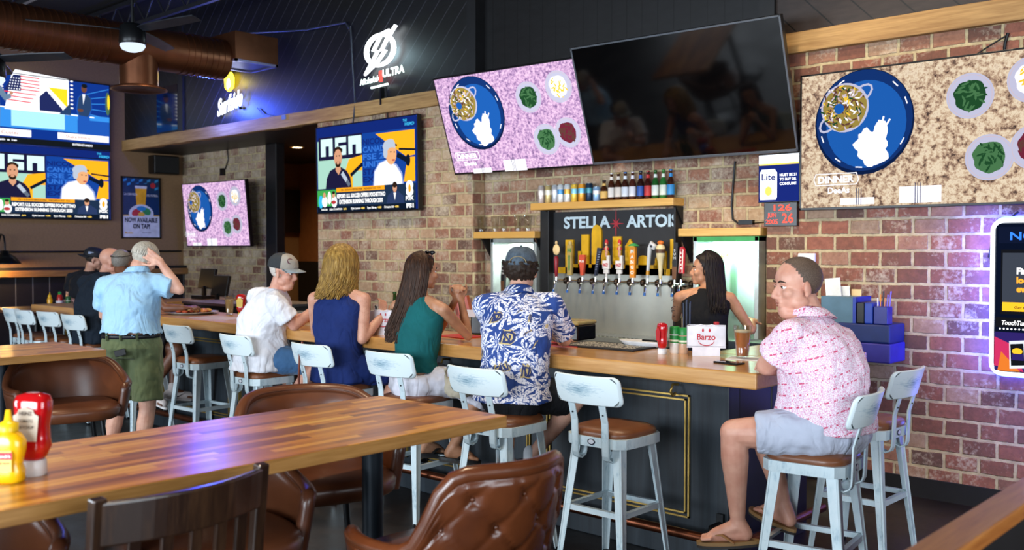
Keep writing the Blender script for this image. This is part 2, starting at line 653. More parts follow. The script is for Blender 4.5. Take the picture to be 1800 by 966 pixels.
def make_hair(name, c0, c1, c2=None, sc=(1, 1, .04), sp=90):
    m = NT(name)
    n = m.noise(m.obj(scale=sc), sp, 4, .7)
    st = [(.3, lin(c0)), (.6, lin(c1))] + ([(.78, lin(c2))] if c2 else [])
    m.base(m.ramp(n.outputs['Fac'], st)); m.rough(.5); m.b.inputs['Specular IOR Level'].default_value = .22
    m.bump(n.outputs['Fac'], .4, .003)
    return m.mat


def folds(m, v, st=.55):
    w1 = m.noise(m.obj(scale=(1, 1, .55), rot=(.3, .5, .2)), 7, 2, .45)
    w1.inputs['Distortion'].default_value = 1.4
    w2 = m.noise(m.obj(scale=(1, 1, .8), rot=(.9, .2, .7)), 19, 3, .5)
    h = m.math('ADD', m.math('ABSOLUTE', m.math('SUBTRACT', w1.outputs['Fac'], .5)), m.math('MULTIPLY', w2.outputs['Fac'], .16))
    m.bump(h, st, .055)


def make_cloth(name, c, var=.1, weave=700, rough=.85, sheen=.15):
    m = NT(name)
    v = m.obj()
    cc = lin(c)
    n = m.noise(v, 7, 4)
    m.base(m.ramp(n.outputs['Fac'], [(.3, tuple(x * (1 - var) for x in cc[:3])), (.7, tuple(min(1, x * (1 + var)) for x in cc[:3]))]))
    m.rough(rough); m.b.inputs['Sheen Weight'].default_value = sheen if sum(cc[:3]) > .25 else 0
    m.b.inputs['Specular IOR Level'].default_value = .25
    folds(m, v)
    return m.mat


def make_hawaii():
    m = NT('navy_leaf_print')
    def leaves(scale, loc, pet, rot):
        v = m.obj(scale=(scale, scale * .45, scale), loc=loc, rot=rot)
        wn = m.noise(v, 1.6, 2)
        vm = m.n('ShaderNodeVectorMath'); vm.operation = 'ADD'
        m.link(v, vm.inputs[0])
        wv = m.n('ShaderNodeVectorMath'); wv.operation = 'SCALE'; m.link(wn.outputs['Color'], wv.inputs[0]); wv.inputs['Scale'].default_value = .35
        m.link(wv.outputs[0], vm.inputs[1])
        vo = m.n('ShaderNodeTexVoronoi'); m.link(vm.outputs[0], vo.inputs['Vector']); vo.inputs['Scale'].default_value = 1
        df = m.n('ShaderNodeVectorMath'); df.operation = 'SUBTRACT'; m.link(vm.outputs[0], df.inputs[0]); m.link(vo.outputs['Position'], df.inputs[1])
        s = m.n('ShaderNodeSeparateXYZ'); m.link(df.outputs[0], s.inputs[0])
        ang = m.math('ARCTAN2', s.outputs[2], s.outputs[0])
        sn = m.math('ABSOLUTE', m.math('SINE', m.math('MULTIPLY', ang, pet)))
        # thin blades that reach further along their own axis
        lim = m.math('MULTIPLY_ADD', m.math('POWER', sn, 1.1), .60, .03)
        return m.math('GREATER_THAN', lim, vo.outputs['Distance'])
    a = leaves(6.6, (0, 0, 0), 4.5, (0, .3, 0))
    b = leaves(8.2, (4, 2, 7), 5.5, (0, -.5, 0))
    f = m.math('MAXIMUM', a, b)
    vein = m.noise(m.obj(scale=(1, 1, 1)), 95, 2)
    wcol = m.ramp(vein.outputs['Fac'], [(.40, lin('#5b6fa8')), (.5, lin('#e9e8f2'))])
    vo2 = m.n('ShaderNodeTexVoronoi'); m.link(m.obj(scale=(1, .4, 1), loc=(1, 3, 2)), vo2.inputs['Vector']); vo2.inputs['Scale'].default_value = 6.5
    gold = m.math('LESS_THAN', vo2.outputs['Distance'], .145)
    gring = m.math('SUBTRACT', gold, m.math('LESS_THAN', vo2.outputs['Distance'], .12))
    base = m.mix(f, lin('#1c3f86'), wcol)
    base = m.mix(gold, base, lin('#20346f'))
    base = m.mix(gring, base, lin('#c9b48a'))
    m.base(base); m.rough(.75); folds(m, m.obj(), .4)
    return m.mat


def make_pink():
    m = NT('white_and_pink_print')
    v = m.obj()
    n = m.noise(v, 120, 3, .6)
    vo = m.n('ShaderNodeTexVoronoi'); vo.feature = 'DISTANCE_TO_EDGE'; m.link(v, vo.inputs['Vector']); vo.inputs['Scale'].default_value = 110
    f = m.math('LESS_THAN', vo.outputs['Distance'], .085)
    f2 = m.math('MULTIPLY', f, m.math('GREATER_THAN', n.outputs['Fac'], .42))
    col = m.mix(f2, lin('#efe2ee'), lin('#dc93b4'))
    # rows of darker pink dashes
    sep = m.n('ShaderNodeSeparateXYZ'); m.link(v, sep.inputs[0])
    q = m.math('ADD', sep.outputs[2], m.math('MULTIPLY', m.math('ADD', sep.outputs[0], sep.outputs[1]), -.22))
    row = m.math('LESS_THAN', m.math('ABSOLUTE', m.math('SUBTRACT', m.math('FRACT', m.math('DIVIDE', q, .052)), .5)), .07)
    dash = m.math('GREATER_THAN', m.noise(m.obj(scale=(1, 1, .3)), 75, 1).outputs['Fac'], .55)
    col = m.mix(m.math('MULTIPLY', row, dash), col, lin('#cf4f74'))
    m.base(col); m.rough(.8); folds(m, v, .4)
    return m.mat


def make_granite(name, stops, s=1.0, sc=34):
    m = NT(name)
    t = m.t
    t.nodes.remove(m.b)
    v = m.obj()
    n1 = m.noise(v, sc, 6, .7)
    n2 = m.noise(m.obj(loc=(5, 5, 5)), sc * .3, 3, .6)
    f = m.math('ADD', m.math('MULTIPLY', n1.outputs['Fac'], .75), m.math('MULTIPLY', n2.outputs['Fac'], .25))
    c = m.ramp(f, stops)
    e = t.nodes.new('ShaderNodeEmission'); m.link(c, e.inputs[0]); e.inputs[1].default_value = s
    m.link(e.outputs[0], t.nodes['Material Output'].inputs[0])
    return m.mat


def make_glass(name, tint='#ffffff', rough=.02, ior=1.35):
    m = NT(name)
    m.base(lin(tint)); m.rough(rough)
    m.b.inputs['Transmission Weight'].default_value = 1
    m.b.inputs['IOR'].default_value = ior
    return m.mat


M_FLOOR = NT('dark_concrete')
_v = M_FLOOR.obj()
_n = M_FLOOR.noise(_v, 2.2, 6, .65)
_c = M_FLOOR.ramp(_n.outputs['Fac'], [(.3, lin('#14100e')), (.55, lin('#221b17')), (.75, lin('#33291f'))])
_bt = M_FLOOR.n('ShaderNodeTexBrick'); M_FLOOR.link(_v, _bt.inputs['Vector']); _bt.offset = 0
for _k, _x in (('Scale', 1), ('Mortar Size', .004), ('Brick Width', 1.2), ('Row Height', 1.2)): _bt.inputs[_k].default_value = _x
M_FLOOR.base(M_FLOOR.mix(_bt.outputs['Fac'], _c, lin('#0d0a09')))
M_FLOOR.rough(M_FLOOR.math('MULTIPLY_ADD', _n.outputs['Fac'], .5, .15))
M_FLOOR = M_FLOOR.mat

M_TAN = pm('#826548', .8, var=.05, vs=40, bump=.2, name='tan_wall_paint')
M_HALLTAN = pm('#8a5c38', .8, var=.05, name='hall_wall_paint')
M_BLACKPAINT = pm('#121214', .5, var=.15, name='black_paint')
M_NIGHT = pm('#0a0a0c', .8, var=.2, name='night_black')
M_BLUEBLACK = NT('blue_black_stained_wood')
_v = M_BLUEBLACK.obj(scale=(1, 1, .05))
_n = M_BLUEBLACK.noise(_v, 30, 5, .65)
M_BLUEBLACK.base(M_BLUEBLACK.ramp(_n.outputs['Fac'], [(.3, lin('#1a2128')), (.7, lin('#2f3941'))]))
M_BLUEBLACK.rough(.5); M_BLUEBLACK.bump(_n.outputs['Fac'], .2, .002)
M_BLUEBLACK = M_BLUEBLACK.mat
M_BOARD_V = make_boards('black_boards_upright', 'v', .155)
M_BOARD_D1 = make_boards('black_boards_leaning_right', 'd1', .16, gcol='#3a3a40')
M_BOARD_D2 = make_boards('black_boards_leaning_left', 'd2', .2, col='#2c2320')
M_BOARD_Y = make_boards('black_wainscot_boards', 'vy', .22, col='#17151a', gcol='#6a6a70')
M_TIMBER = make_wood('rough_sawn_timber', '#a98452', '#d2ad72', 'x', .7, 0, 7, dark='#86623a')
M_PINE = make_wood('pine_shelf', '#d1a556', '#ecc878', 'x', .5, .1, 6)
M_OAK = make_wood('oak_counter', '#c8924f', '#e0b06c', 'x', .28, .5, 8, dark='#b07c3d')
M_OAK_Y = make_wood('oak_counter_leg', '#c08a48', '#d9a862', 'y', .28, .5, 8, dark='#a87438')
M_CAPWOOD = make_wood('orange_oak_cap', '#a8652b', '#c8853f', 'y', .4, .2, 12, dark='#6e3c1a')
M_BUTCHER = make_butcher('butcher_block')
M_EDGE = make_wood('butcher_block_edge', '#a87a40', '#c8985a', 'y', .35, .3, 10, dark='#8a5f30')
M_PAINT = make_distress()
M_PAINT_BACK = make_back_distress()
M_LEATHER = make_leather('cognac_leather', '#4a2412', '#6c391e', .27)
M_LEATHER_D = make_leather('oxblood_brown_leather', '#4e2a1a', '#6e3f26')
M_SEATLEATHER = make_leather('brown_seat_leather', '#6b3d22', '#85502f', .42)
M_DARKWOOD = make_wood('dark_espresso_wood', '#2b1a12', '#48301f', 'z', .3, .5, 10)
M_COPPER = pm('#6f4630', .38, .85, .12, 5, name='bronzed_duct_metal')
M_GOLD = pm('#c9a75a', .3, .8, name='gold_bead')
M_STEEL = pm('#cfd2c8', .34, .75, .06, 4, name='brushed_steel')
M_CHROME = pm('#d8d8d8', .12, 1, .02, name='chrome')
M_BLKMETAL = pm('#17191c', .35, .5, .1, name='black_metal')
M_TVBLACK = pm('#0b0b0d', .3, 0, .1, name='black_plastic')
M_WHITE = pm('#e8e8e8', .4, 0, .03, name='white_plastic')
_g = NT('clear_glass'); _g.t.nodes.remove(_g.b)
_tr = _g.t.nodes.new('ShaderNodeBsdfTransparent'); _tr.inputs[0].default_value = (.93, .95, .94, 1)
_gl = _g.t.nodes.new('ShaderNodeBsdfGlossy'); _gl.inputs['Roughness'].default_value = .04
_lw = _g.t.nodes.new('ShaderNodeLayerWeight'); _lw.inputs[0].default_value = .25
_fr = _g.t.nodes.new('ShaderNodeMath'); _fr.operation = 'MULTIPLY_ADD'; _g.link(_lw.outputs['Facing'], _fr.inputs[0]); _fr.inputs[1].default_value = .45; _fr.inputs[2].default_value = .05
_mx = _g.t.nodes.new('ShaderNodeMixShader'); _g.link(_fr.outputs[0], _mx.inputs[0]); _g.link(_tr.outputs[0], _mx.inputs[1]); _g.link(_gl.outputs[0], _mx.inputs[2]); _g.link(_mx.outputs[0], _g.t.nodes['Material Output'].inputs[0])
M_GLASS = _g.mat


def world_mesh_face(o):
    return o
# ------------------------------------------------------------------ room shell
YW = 6.6          # front of the brick wall
XT = -13.6        # tan wall
ZC = 4.85         # ceiling
ZT = 3.07         # underside of the timber beam
XR, YF = 4.0, -4.5

b = MB(); b.box(XT - .3, XR + .3, YF - .3, 10.2, -.2, 0); struct(b, 'floor', M_FLOOR)
b = MB(); b.box(XT - .3, XR + .3, YF - .3, YW + .3, ZC, ZC + .15); struct(b, 'ceiling', M_NIGHT)

# tan wall on the far left
b = MB(); b.box(XT - .25, XT, YF, 9.9, 0, ZC); struct(b, 'wall_left', M_TAN)
b = MB(); b.box(XT, XT + .03, YF, 7.5, .0, 1.28); struct(b, 'trim_1', M_BOARD_Y)
b = MB(); b.box(XT, XT + .14, YF, 7.5, 1.28, 1.37); struct(b, 'trim_2', make_wood('rustic_ledge', '#8a6238', '#b98a52', 'y', .6, .1, 8), bevel=.01)
b = MB(); b.box(XT, XT + .10, YF, 7.5, 1.37, 1.41); struct(b, 'trim_3', M_BLACKPAINT)

# brick walls: left of the taps, recessed centre bay, right part
b = MB(); b.box(-8.98, -6.535, YW, YW + .3, 0, ZT + .1); struct(b, 'wall_back_left', M_BRICK)
b = MB(); b.box(-6.535, -6.52, YW, YW + .155, 0, ZT + .1)
struct(b, 'wall_back_return', M_BRICK_S)
b = MB(); b.box(-6.52, -3.45, YW + .16, YW + .3, 0, ZT + .1); struct(b, 'wall_back_centre', M_BRICK)
b = MB(); b.box(-3.45, XR, YW, YW + .3, 0, ZT + .1); struct(b, 'wall_back_right', M_BRICK_R)
# base board under the right part
b = MB(); b.box(-3.45, XR, YW - .02, YW, 0, .13); struct(b, 'baseboard_back', M_NIGHT)
# alcove brick with its black end cap
b = MB(); b.box(XT, -11.30, 7.5, 7.56, 0, ZT); struct(b, 'wall_alcove', M_BRICK_L)
b = MB(); b.box(-11.30, -11.05, 7.44, 7.58, 0, ZT); struct(b, 'trim_4', M_BLACKPAINT, bevel=.01)
# hall beyond the opening
b = MB(); b.box(XT, -8.0, 9.6, 9.8, 1.45, ZT + .2); struct(b, 'wall_hall', M_HALLTAN)
b = MB(); b.box(XT, -8.0, 9.58, 9.8, 0, 1.45); struct(b, 'trim_5', M_NIGHT)
b = MB(); b.box(-8.98, -8.8, YW + .3, 9.6, 0, ZT + .1); struct(b, 'wall_hall_side', M_HALLTAN)
b = MB(); b.box(XT, -8.98, YW + .02, 9.6, ZT, ZT + .08); struct(b, 'ceiling_hall', make_wood('dark_soffit', '#1d130e', '#2c1d15', 'x', .55, .1, 8))
# black boarding above the beam
b = MB(); b.box(XT, -11.97, YW, YW + .3, ZT + .1, ZC); struct(b, 'wall_upper_far', make_boards('black_boards_far', 'd2', .16, gcol='#2a2a30'))
b = MB(); b.box(-11.97, -6.52, YW, YW + .3, ZT + .1, ZC); struct(b, 'wall_upper_left', M_BOARD_D1)
b = MB(); b.box(-6.52, -3.45, YW + .1, YW + .3, ZT + .1, ZC); struct(b, 'wall_upper_centre', M_BOARD_V)
b = MB(); b.box(-3.45, XR, YW, YW + .3, ZT + .1, ZC); struct(b, 'wall_upper_right', M_BOARD_D2)
for i, x in enumerate((-11.97, -6.52, -3.45)):
    b = MB(); b.box(x - .06, x + .06, YW - .03, YW + .1, ZT + .14, ZC); struct(b, 'trim_%d' % (6 + i), M_BLACKPAINT)
# timber beam with rough edges
def beam(x0, x1, y, name):
    b = MB()
    n = int((x1 - x0) / .12)
    rs = []
    for i in range(n + 1):
        x = x0 + (x1 - x0) * i / n
        t = ZT + .15 + .006 * noise.noise(Vector((x * 3, 1, y)))
        u = ZT + .006 * noise.noise(Vector((x * 3, 9, y)))
        rs.append([(x, y, u), (x, y, t), (x, y + .12, t), (x, y + .12, u)])
    b.rings(rs, smooth=False)
    struct(b, name, M_TIMBER, bevel=.006)
beam(XT + .01, -6.5, YW - .05, 'trim_9')
beam(-6.46, -3.5, YW + .08, 'trim_10')
beam(-3.47, XR - .01, YW - .05, 'trim_11')

# street side walls with their window openings (behind and right of the camera)
b = MB()
for x0, x1 in ((XT, -9.9), (-5.3, -3.5), (1.1, XR)): b.box(x0, x1, YF - .2, YF, .75, 3.15)
b.box(XT, XR, YF - .2, YF, 0, .75); b.box(XT, XR, YF - .2, YF, 3.15, ZC)
struct(b, 'wall_front', M_TAN)
b = MB(); b.box(XR, XR + .2, YF, -1.1, .75, 3.15); b.box(XR, XR + .2, 3.1, YW, .75, 3.15)
b.box(XR, XR + .2, YF, YW, 0, .75); b.box(XR, XR + .2, YF, YW, 3.15, ZC); struct(b, 'wall_right', M_TAN)
def win(name, x0, x1, y0, y1):
    b = MB()
    if x1 - x0 > y1 - y0:
        for x in (x0, (x0 + x1) / 2, x1): b.box(x - .03, x + .03, y0, y1, .75, 3.15)
        b.box(x0, x1, y0, y1, .75, .81); b.box(x0, x1, y0, y1, 3.09, 3.15)
    else:
        for y in (y0, (y0 + y1) / 2, y1): b.box(x0, x1, y - .03, y + .03, .75, 3.15)
        b.box(x0, x1, y0, y1, .75, .81); b.box(x0, x1, y0, y1, 3.09, 3.15)
    struct(b, name, M_BLKMETAL)
win('window_1', -9.9, -5.3, YF - .12, YF - .06)
win('window_2', -3.5, 1.1, YF - .12, YF - .06)
win('window_3', XR + .06, XR + .12, -1.1, 3.1)

# roof joists and a bare conduit below the black deck
def joist(x0, y0, x1, y1, z, name='roof_joist', lab='', mat=M_BLKMETAL):
    b = MB()
    a = Vector((x0, y0, z)); c = Vector((x1, y1, z)); d = c - a
    b.bar(a, c, .05, .05); b.bar(a + Vector((0, 0, .3)), c + Vector((0, 0, .3)), .05, .05)
    n = int(d.length / .5)
    for i in range(n):
        p = a + d * (i / n); q = a + d * ((i + .5) / n); r = a + d * ((i + 1) / n); u = Vector((0, 0, .3))
        b.cyl(p, q + u, .012, seg=6); b.cyl(q + u, r, .012, seg=6)
    tag(b.build(name, mat), lab, 'joist', 'open web joists under the black roof deck')
M_JOIST = pm('#30323a', .45, .3, name='joist_grey')
for i, y in enumerate((5.9, 4.5, 3.1, 1.7)):
    joist(XT, y, XR, y, 4.5, lab='dark steel web joist under the black ceiling', mat=M_JOIST)
b = MB(); b.tube([(-10.3, 6.45, 4.25), (-9.1, 6.52, 4.12), (-8.4, 6.55, 4.1), (-8.33, 6.56, 4.0)], .014, 6)
b.tube([(-8.33, 6.56, 4.05), (-8.3, 6.56, 3.6), (-8.26, 6.56, 3.2), (-8.26, 6.53, 3.0)], .010, 6)
tag(b.build('hanging_cable', pm('#2a2d38', .5)), 'dark cable dropping from the ceiling to the talk show television', 'cable')

# half wall with an orange wood cap at the lower right
x0 = -.70; x1 = -.62
b = MB(); b.box(x0 + .01, x1 - .01, 1.3, 3.9, 0, 1.035); tag(b.build('wall_half', pm('#1d1f22', .3)), kind='structure')
b = MB(); b.box(x0, x1, 1.28, 3.92, 1.035, 1.07); tag(b.build('trim_12', M_CAPWOOD, bevel=.004), kind='structure')
# ------------------------------------------------------------------ ductwork, fans, lamps
def ribbed_pipe(mb, p0, p1, r, pitch=.07, seg=28):
    p0 = Vector(p0); p1 = Vector(p1)
    L = (p1 - p0).length; n = int(L / pitch)
    mb.tube([p0, p1], r, 48)
    t = (p1 - p0).normalized()
    for i in range(n):
        c = p0 + t * (i + .5) * pitch
        if 1.45 < c.y < 2.2: continue
        mb.tube([c - t * .007, c + t * .007], r + .007, 48)

du = empty('spiral_duct', (-9.57, 3.0, 3.735), 0, 'large bronze spiral duct running under the ceiling above the presenters television', 'duct')
b = MB(); ribbed_pipe(b, (0, -4.5, 0), (0, 2.76, 0), .215); b.build('pipe', M_COPPER, du)
b = MB(); b.lathe([(.19, -.42), (.19, -.1)], (0, 1.80, 0), 28); b.build('drop_collar', M_COPPER, du)
b = MB(); b.lathe([(.17, -.405), (.20, -.405), (.27, -.43), (.28, -.445), (.25, -.44), (.19, -.42), (.10, -.43), (.05, -.415), (.0, -.415)], (0, 1.80, 0), 32)
b.build('diffuser_ring', M_COPPER, du)
bx = empty('duct_plenum_box', (-9.57, 6.03, 3.70), 0, 'bronze boxed end of the duct lit blue from below', 'duct')
b = MB(); b.box(-.27, .27, -.27, .27, 0.02, .32); b.build('box', M_COPPER, bx, bevel=.004)
b = MB()
for s in ((-.27, .27, -.27, -.24), (-.27, .27, .24, .27), (-.27, -.24, -.27, .27), (.24, .27, -.27, .27)): b.box(s[0], s[1], s[2], s[3], -.005, .02)
b.build('rim', pm('#8f8fb8', .3, .6), bx)
b = MB(); b.box(-.24, .24, -.24, .24, .01, .03); b.build('grille', pm('#6b6b78', .4, .5), bx)

d2 = empty('ceiling_diffuser', (Pz(990, 0, 4.1).x, Pz(990, 0, 4.1).y, 4.1), 0, 'round bronze diffuser at the top edge above the blank television', 'diffuser')
b = MB(); b.lathe([(.0, .03), (.12, .03), (.25, .0), (.265, .01), (.2, .05), (.19, .3)], (0, 0, 0), 28); b.build('ring', M_COPPER, d2)

def fan(loc, rz, lab, blades=(10, 130, 250), r=.82):
    f = empty('ceiling_fan', loc, rz, lab, 'fan', 'black ceiling fans')
    b = MB(); b.cyl((0, 0, .14), (0, 0, 1.1), .014, seg=8); b.build('down_rod', M_BLKMETAL, f)
    b = MB(); b.lathe([(.02, .15), (.07, .145), (.105, .12), (.11, .02), (.112, -.02), (.105, -.03)], seg=28); b.build('motor_housing', M_BLKMETAL, f)
    b = MB(); b.lathe([(.10, -.03), (.105, -.045), (.085, -.075), (.04, -.092), (.0, -.095)], seg=24); b.build('light_lens', em('#c4d0e0', 1.1), f)
    for a in blades:
        A = math.radians(a); c, s = math.cos(A), math.sin(A)
        b = MB()
        rs = []
        for t, wd in ((.09, .05), (.2, .10), (.45, .13), (.75, .12), (1, .09)):
            x = .02 + t * r
            q = Vector((c, s, 0)) * x; p = Vector((-s, c, 0)) * wd / 2
            tl = Vector((0, 0, .012))
            rs.append([q - p + tl + Vector((0, 0, .09)), q + p - tl + Vector((0, 0, .09)), q + p - tl + Vector((0, 0, .098)), q - p + tl + Vector((0, 0, .098))])
        b.rings(rs, smooth=False); b.build('blade', pm('#20242c', .4), f)
    return f
p = _C + _ray(233, 72) * 8.3
fan((p.x, p.y, p.z), 0, 'black ceiling fan with three blades and a round white lens below the bronze duct', (10, 130, 250), .80)
p = _C + _ray(-20, 128) * 6.8
fan((p.x, p.y, p.z), 0, 'black ceiling fan cut off at the left edge of the picture', (30, 150, 262), .62)

# recessed can light in the soffit
b = MB(); b.lathe([(.10, 0), (.10, -.012), (.075, -.012), (.07, -.004), (.0, -.004)], seg=24)
b.m = 1; b.lathe([(.066, -.008), (.0, -.010)], seg=24)
tag(b.build('recessed_light', [pm('#b98a55', .5), em('#ffe2a0', 14)], loc=(-11.26, 7.93, ZT)), 'small round recessed downlight glowing warm in the soffit', 'light')

# barn wall lamp
q = Px(10, 452, XT + .35)
wl = empty('wall_lamp', (XT, q.y, q.z), 0, 'black gooseneck barn lamp glowing over the wooden ledge at the left', 'lamp')
b = MB(); b.tube([(0, 0, .02), (.08, 0, .04), (.13, 0, .2), (.2, 0, .30), (.29, 0, .28), (.33, 0, .18), (.33, 0, .07)], .012, 8); b.lathe([(.06, 0), (.06, .02)], (0.01, 0, .0), 12); b.build('gooseneck', M_BLKMETAL, wl)
b = MB(); b.lathe([(.02, .09), (.05, .085), (.055, .05), (.12, .01), (.185, -.07), (.19, -.085), (.183, -.085), (.12, -.005), (.05, .03), (.0, .04)], (.33, 0, 0), 28, False); b.build('shade', pm('#1a1c1b', .25, .6), wl)
b = MB(); b.ell((.33, 0, -.03), (.035, .035, .045)); b.build('bulb', em('#ffb545', 25), wl)
light('barn_lamp_glow', 'POINT', (XT + .33, q.y, q.z - .08), 14, (1, .58, .18), size=.04)

# ------------------------------------------------------------------ televisions
def tv(x, y, z, W, H, tilt, yaw, lab, art, mats, bez='#141418', group=None, screen_mat=None, depth=.05, bw=.012, md=None):
    """origin at the bottom edge centre; art(mb) paints shapes on the screen plane in metres from the lower left"""
    t = empty('television', (x, y, z), 0, lab, 'television', group)
    t.rotation_euler = (0, 0, 0)
    t.rotation_euler = (Matrix.Rotation(yaw, 3, 'Z') @ Matrix.Rotation(tilt, 3, 'X')).to_euler()
    b = MB(); b.box(-W / 2, W / 2, 0, depth, 0, H); b.box(-W * .3, W * .3, depth, depth + .03, H * .15, H * .7); b.build('cabinet', M_TVBLACK, t, bevel=.004)
    b = MB()
    bm_ = pm(bez, .3, .3)
    for s in ((-W / 2, W / 2, 0, bw * 1.4), (-W / 2, W / 2, H - bw, H), (-W / 2, -W / 2 + bw, 0, H), (W / 2 - bw, W / 2, 0, H)):
        b.box(s[0], s[1], -.006, .004, s[2], s[3])
    b.build('bezel', bm_, t, bevel=.002)
    b = MB()
    b.M = Matrix.Translation((-W / 2, 0, 0))
    L.k = 0
    if art:
        art(b, W, H)
    else:
        b.box(bw, W - bw, -.002, 0, bw, H - bw)
    b.build('screen', mats, t)
    b = MB(); b.box(-.12, .12, depth + .03, md or .09 + math.sin(max(tilt, 0)) * H * .5, H * .3, H * .55)
    b.build('mount', M_BLKMETAL, t)
    return t


class L:
    k = 0


def R_(b, m, x0, z0, x1, z1):
    L.k += 1; y = -.002 - .00025 * L.k
    b.m = m; b.add([(x0, y, z0), (x1, y, z0), (x1, y, z1), (x0, y, z1)], [(0, 1, 2, 3)], False)


def P_(b, m, pts):
    L.k += 1; y = -.002 - .00025 * L.k
    b.m = m; b.add([(p[0], y, p[1]) for p in pts], [tuple(range(len(pts)))], False)


def E_(b, m, cx, cz, rx, rz, rot=0, n=28, wob=0, seed=0):
    pts = []
    for i in range(n):
        a = 2 * PI * i / n
        k = 1 + wob * noise.noise(Vector((math.cos(a) * 2, math.sin(a) * 2, seed)))
        x, z = rx * math.cos(a) * k, rz * math.sin(a) * k
        pts.append((cx + x * math.cos(rot) - z * math.sin(rot), cz + x * math.sin(rot) + z * math.cos(rot)))
    P_(b, m, pts)


def T_(b, m, s, x, z, h, width=None, align='c', bold=.02, shear=0):
    L.k += 1; b.m = m
    put_text(b, s, x, z, h, -.002 - .00025 * L.k, width, align, bold, shear=shear)


def S_(b, m, pts, wd):
    """thick polyline"""
    for (ax, az), (bx_, bz) in zip(pts, pts[1:]):
        d = Vector((bx_ - ax, bz - az)); n = Vector((-d.y, d.x)).normalized() * wd / 2; e = d.normalized() * wd * .3
        P_(b, m, [(ax - n.x - e.x, az - n.y - e.y), (bx_ - n.x + e.x, bz - n.y + e.y), (bx_ + n.x + e.x, bz + n.y + e.y), (ax + n.x - e.x, az + n.y - e.y)])


GR_PINK = make_granite('granite_on_screen_pink', [(.36, lin('#5b4066')), (.44, lin('#9a7aa8')), (.52, lin('#cfa8cd')), (.6, lin('#e6c8e0')), (.7, lin('#c890a0'))], 1.0, 38)
GR_TAN = make_granite('granite_on_screen_tan', [(.38, lin('#3f3330')), (.44, lin('#8a6f5e')), (.49, lin('#b89e84')), (.56, lin('#d8c8ae')), (.66, lin('#a88a78'))], .95, 24)
S1 = 1.0


def food_mats(gr, s=1.0):
    return [gr, em('#12306a', s), em('#1c58a8', s), em('#0c1c40', s), em('#c4b4c0', s), em('#a8804a', s), em('#93803e', s), em('#5c3a34', s), em('#f4f2fa', s * 1.1), em('#1e4628', s), em('#447048', s),
            em('#6b2436', s), em('#e0662e', s), em('#b8b8d0', s), em('#30365c', s), em('#f2c43a', s)]


def food_art(b, W, H):
    bw = .012
    R_(b, 0, bw, bw * 1.4, W - bw, H - bw)
    s = W / 1.67
    def X(v): return v * s
    # blue plate
    E_(b, 3, X(.445), X(.575), X(.335), X(.35)); E_(b, 1, X(.445), X(.585), X(.325), X(.335)); E_(b, 2, X(.46), X(.56), X(.27), X(.29))
    for a in (200, 235, 265, 290, 330, 20, 45, 120, 150):
        A = math.radians(a); S_(b, 8, [(X(.445 + .30 * math.cos(A - .07)), X(.585 + .31 * math.sin(A - .07))), (X(.445 + .30 * math.cos(A + .07)), X(.585 + .31 * math.sin(A + .07)))], X(.008))
    # balti dish with food
    for a0 in (.62, 3.85):
        pts = [(X(.32 + (.155 + .065 * math.sin(PI * t)) * math.cos(a0 - .3 + .6 * t)), X(.68 + (.155 + .065 * math.sin(PI * t)) * math.sin(a0 - .3 + .6 * t))) for t in [i / 6 for i in range(7)]]
        S_(b, 13, pts, X(.014))
    E_(b, 13, X(.32), X(.68), X(.165), X(.165)); E_(b, 6, X(.32), X(.68), X(.152), X(.152), wob=.1)
    rnd = random.Random(4)
    for i in range(170):
        a = rnd.random() * 6.28; r = .145 * math.sqrt(rnd.random())
        E_(b, rnd.choice([4, 6, 7, 8, 7, 9, 5, 15]), X(.32 + r * math.cos(a)), X(.68 + r * math.sin(a)), X(.020), X(.006), rnd.random() * 3, 6)
    E_(b, 2, X(.30), X(.67), X(.035), X(.035), n=14)
    # smear of white rice
    E_(b, 8, X(.52), X(.40), X(.105), X(.12), .5, 30, .5, 3); E_(b, 8, X(.57), X(.47), X(.05), X(.10), -.3, 24, .4, 5)
    for q in ((.60, .62), (.64, .60), (.57, .60)): S_(b, 8, [(X(.57), X(.46)), (X(q[0]), X(q[1] - .03))], X(.012))
    # bowls
    for (cx, cz, r, m1, m2) in ((1.13, .67, .125, 9, 10), (1.48, .73, .125, 8, 15), (1.25, .285, .125, 10, 9), (1.50, .33, .12, 11, 7)):
        E_(b, 13, X(cx), X(cz), X(r * 1.12), X(r * 1.12)); E_(b, 4, X(cx), X(cz), X(r * 1.04), X(r * 1.04)); E_(b, 13, X(cx), X(cz), X(r), X(r)); E_(b, m1, X(cx), X(cz), X(r * .76), X(r * .76), wob=.15, seed=cx)
        for i in range(34):
            a = rnd.random() * 6.28; rr = r * .7 * math.sqrt(rnd.random())
            mm = rnd.choice([m1, m2, m2]) if cx != 1.47 else rnd.choice([8, 15, 12, 3, 8])
            E_(b, mm, X(cx + rr * math.cos(a)), X(cz + rr * math.sin(a)), X(.026), X(.007 if cx != 1.47 else .016), rnd.random() * 3, 6)
    # title and napkins with forks
    R_(b, 8, X(.33), X(.025), X(.56), X(.07)); R_(b, 8, X(.72), X(.025), X(.98), X(.13))
    for i in range(3): S_(b, 14, [(X(.44 + i * .016), X(.025)), (X(.44 + i * .016), X(.13))], X(.005)); S_(b, 14, [(X(.82 + i * .016), X(.025)), (X(.82 + i * .016), X(.15))], X(.005))
    E_(b, 13, X(1.33), X(.02), X(.17), X(.03)) if False else None
    pts = [(.16, .16), (.44, .16), (.455, .19), (.44, .235), (.16, .235), (.145, .2), (.16, .16)]
    S_(b, 8, [(X(p), X(q)) for p, q in pts], X(.006))
    T_(b, 8, 'DINNER', X(.30), X(.175), X(.045), X(.25), bold=.04); T_(b, 8, 'DeeAs', X(.32), X(.105), X(.04), X(.15), bold=.03)


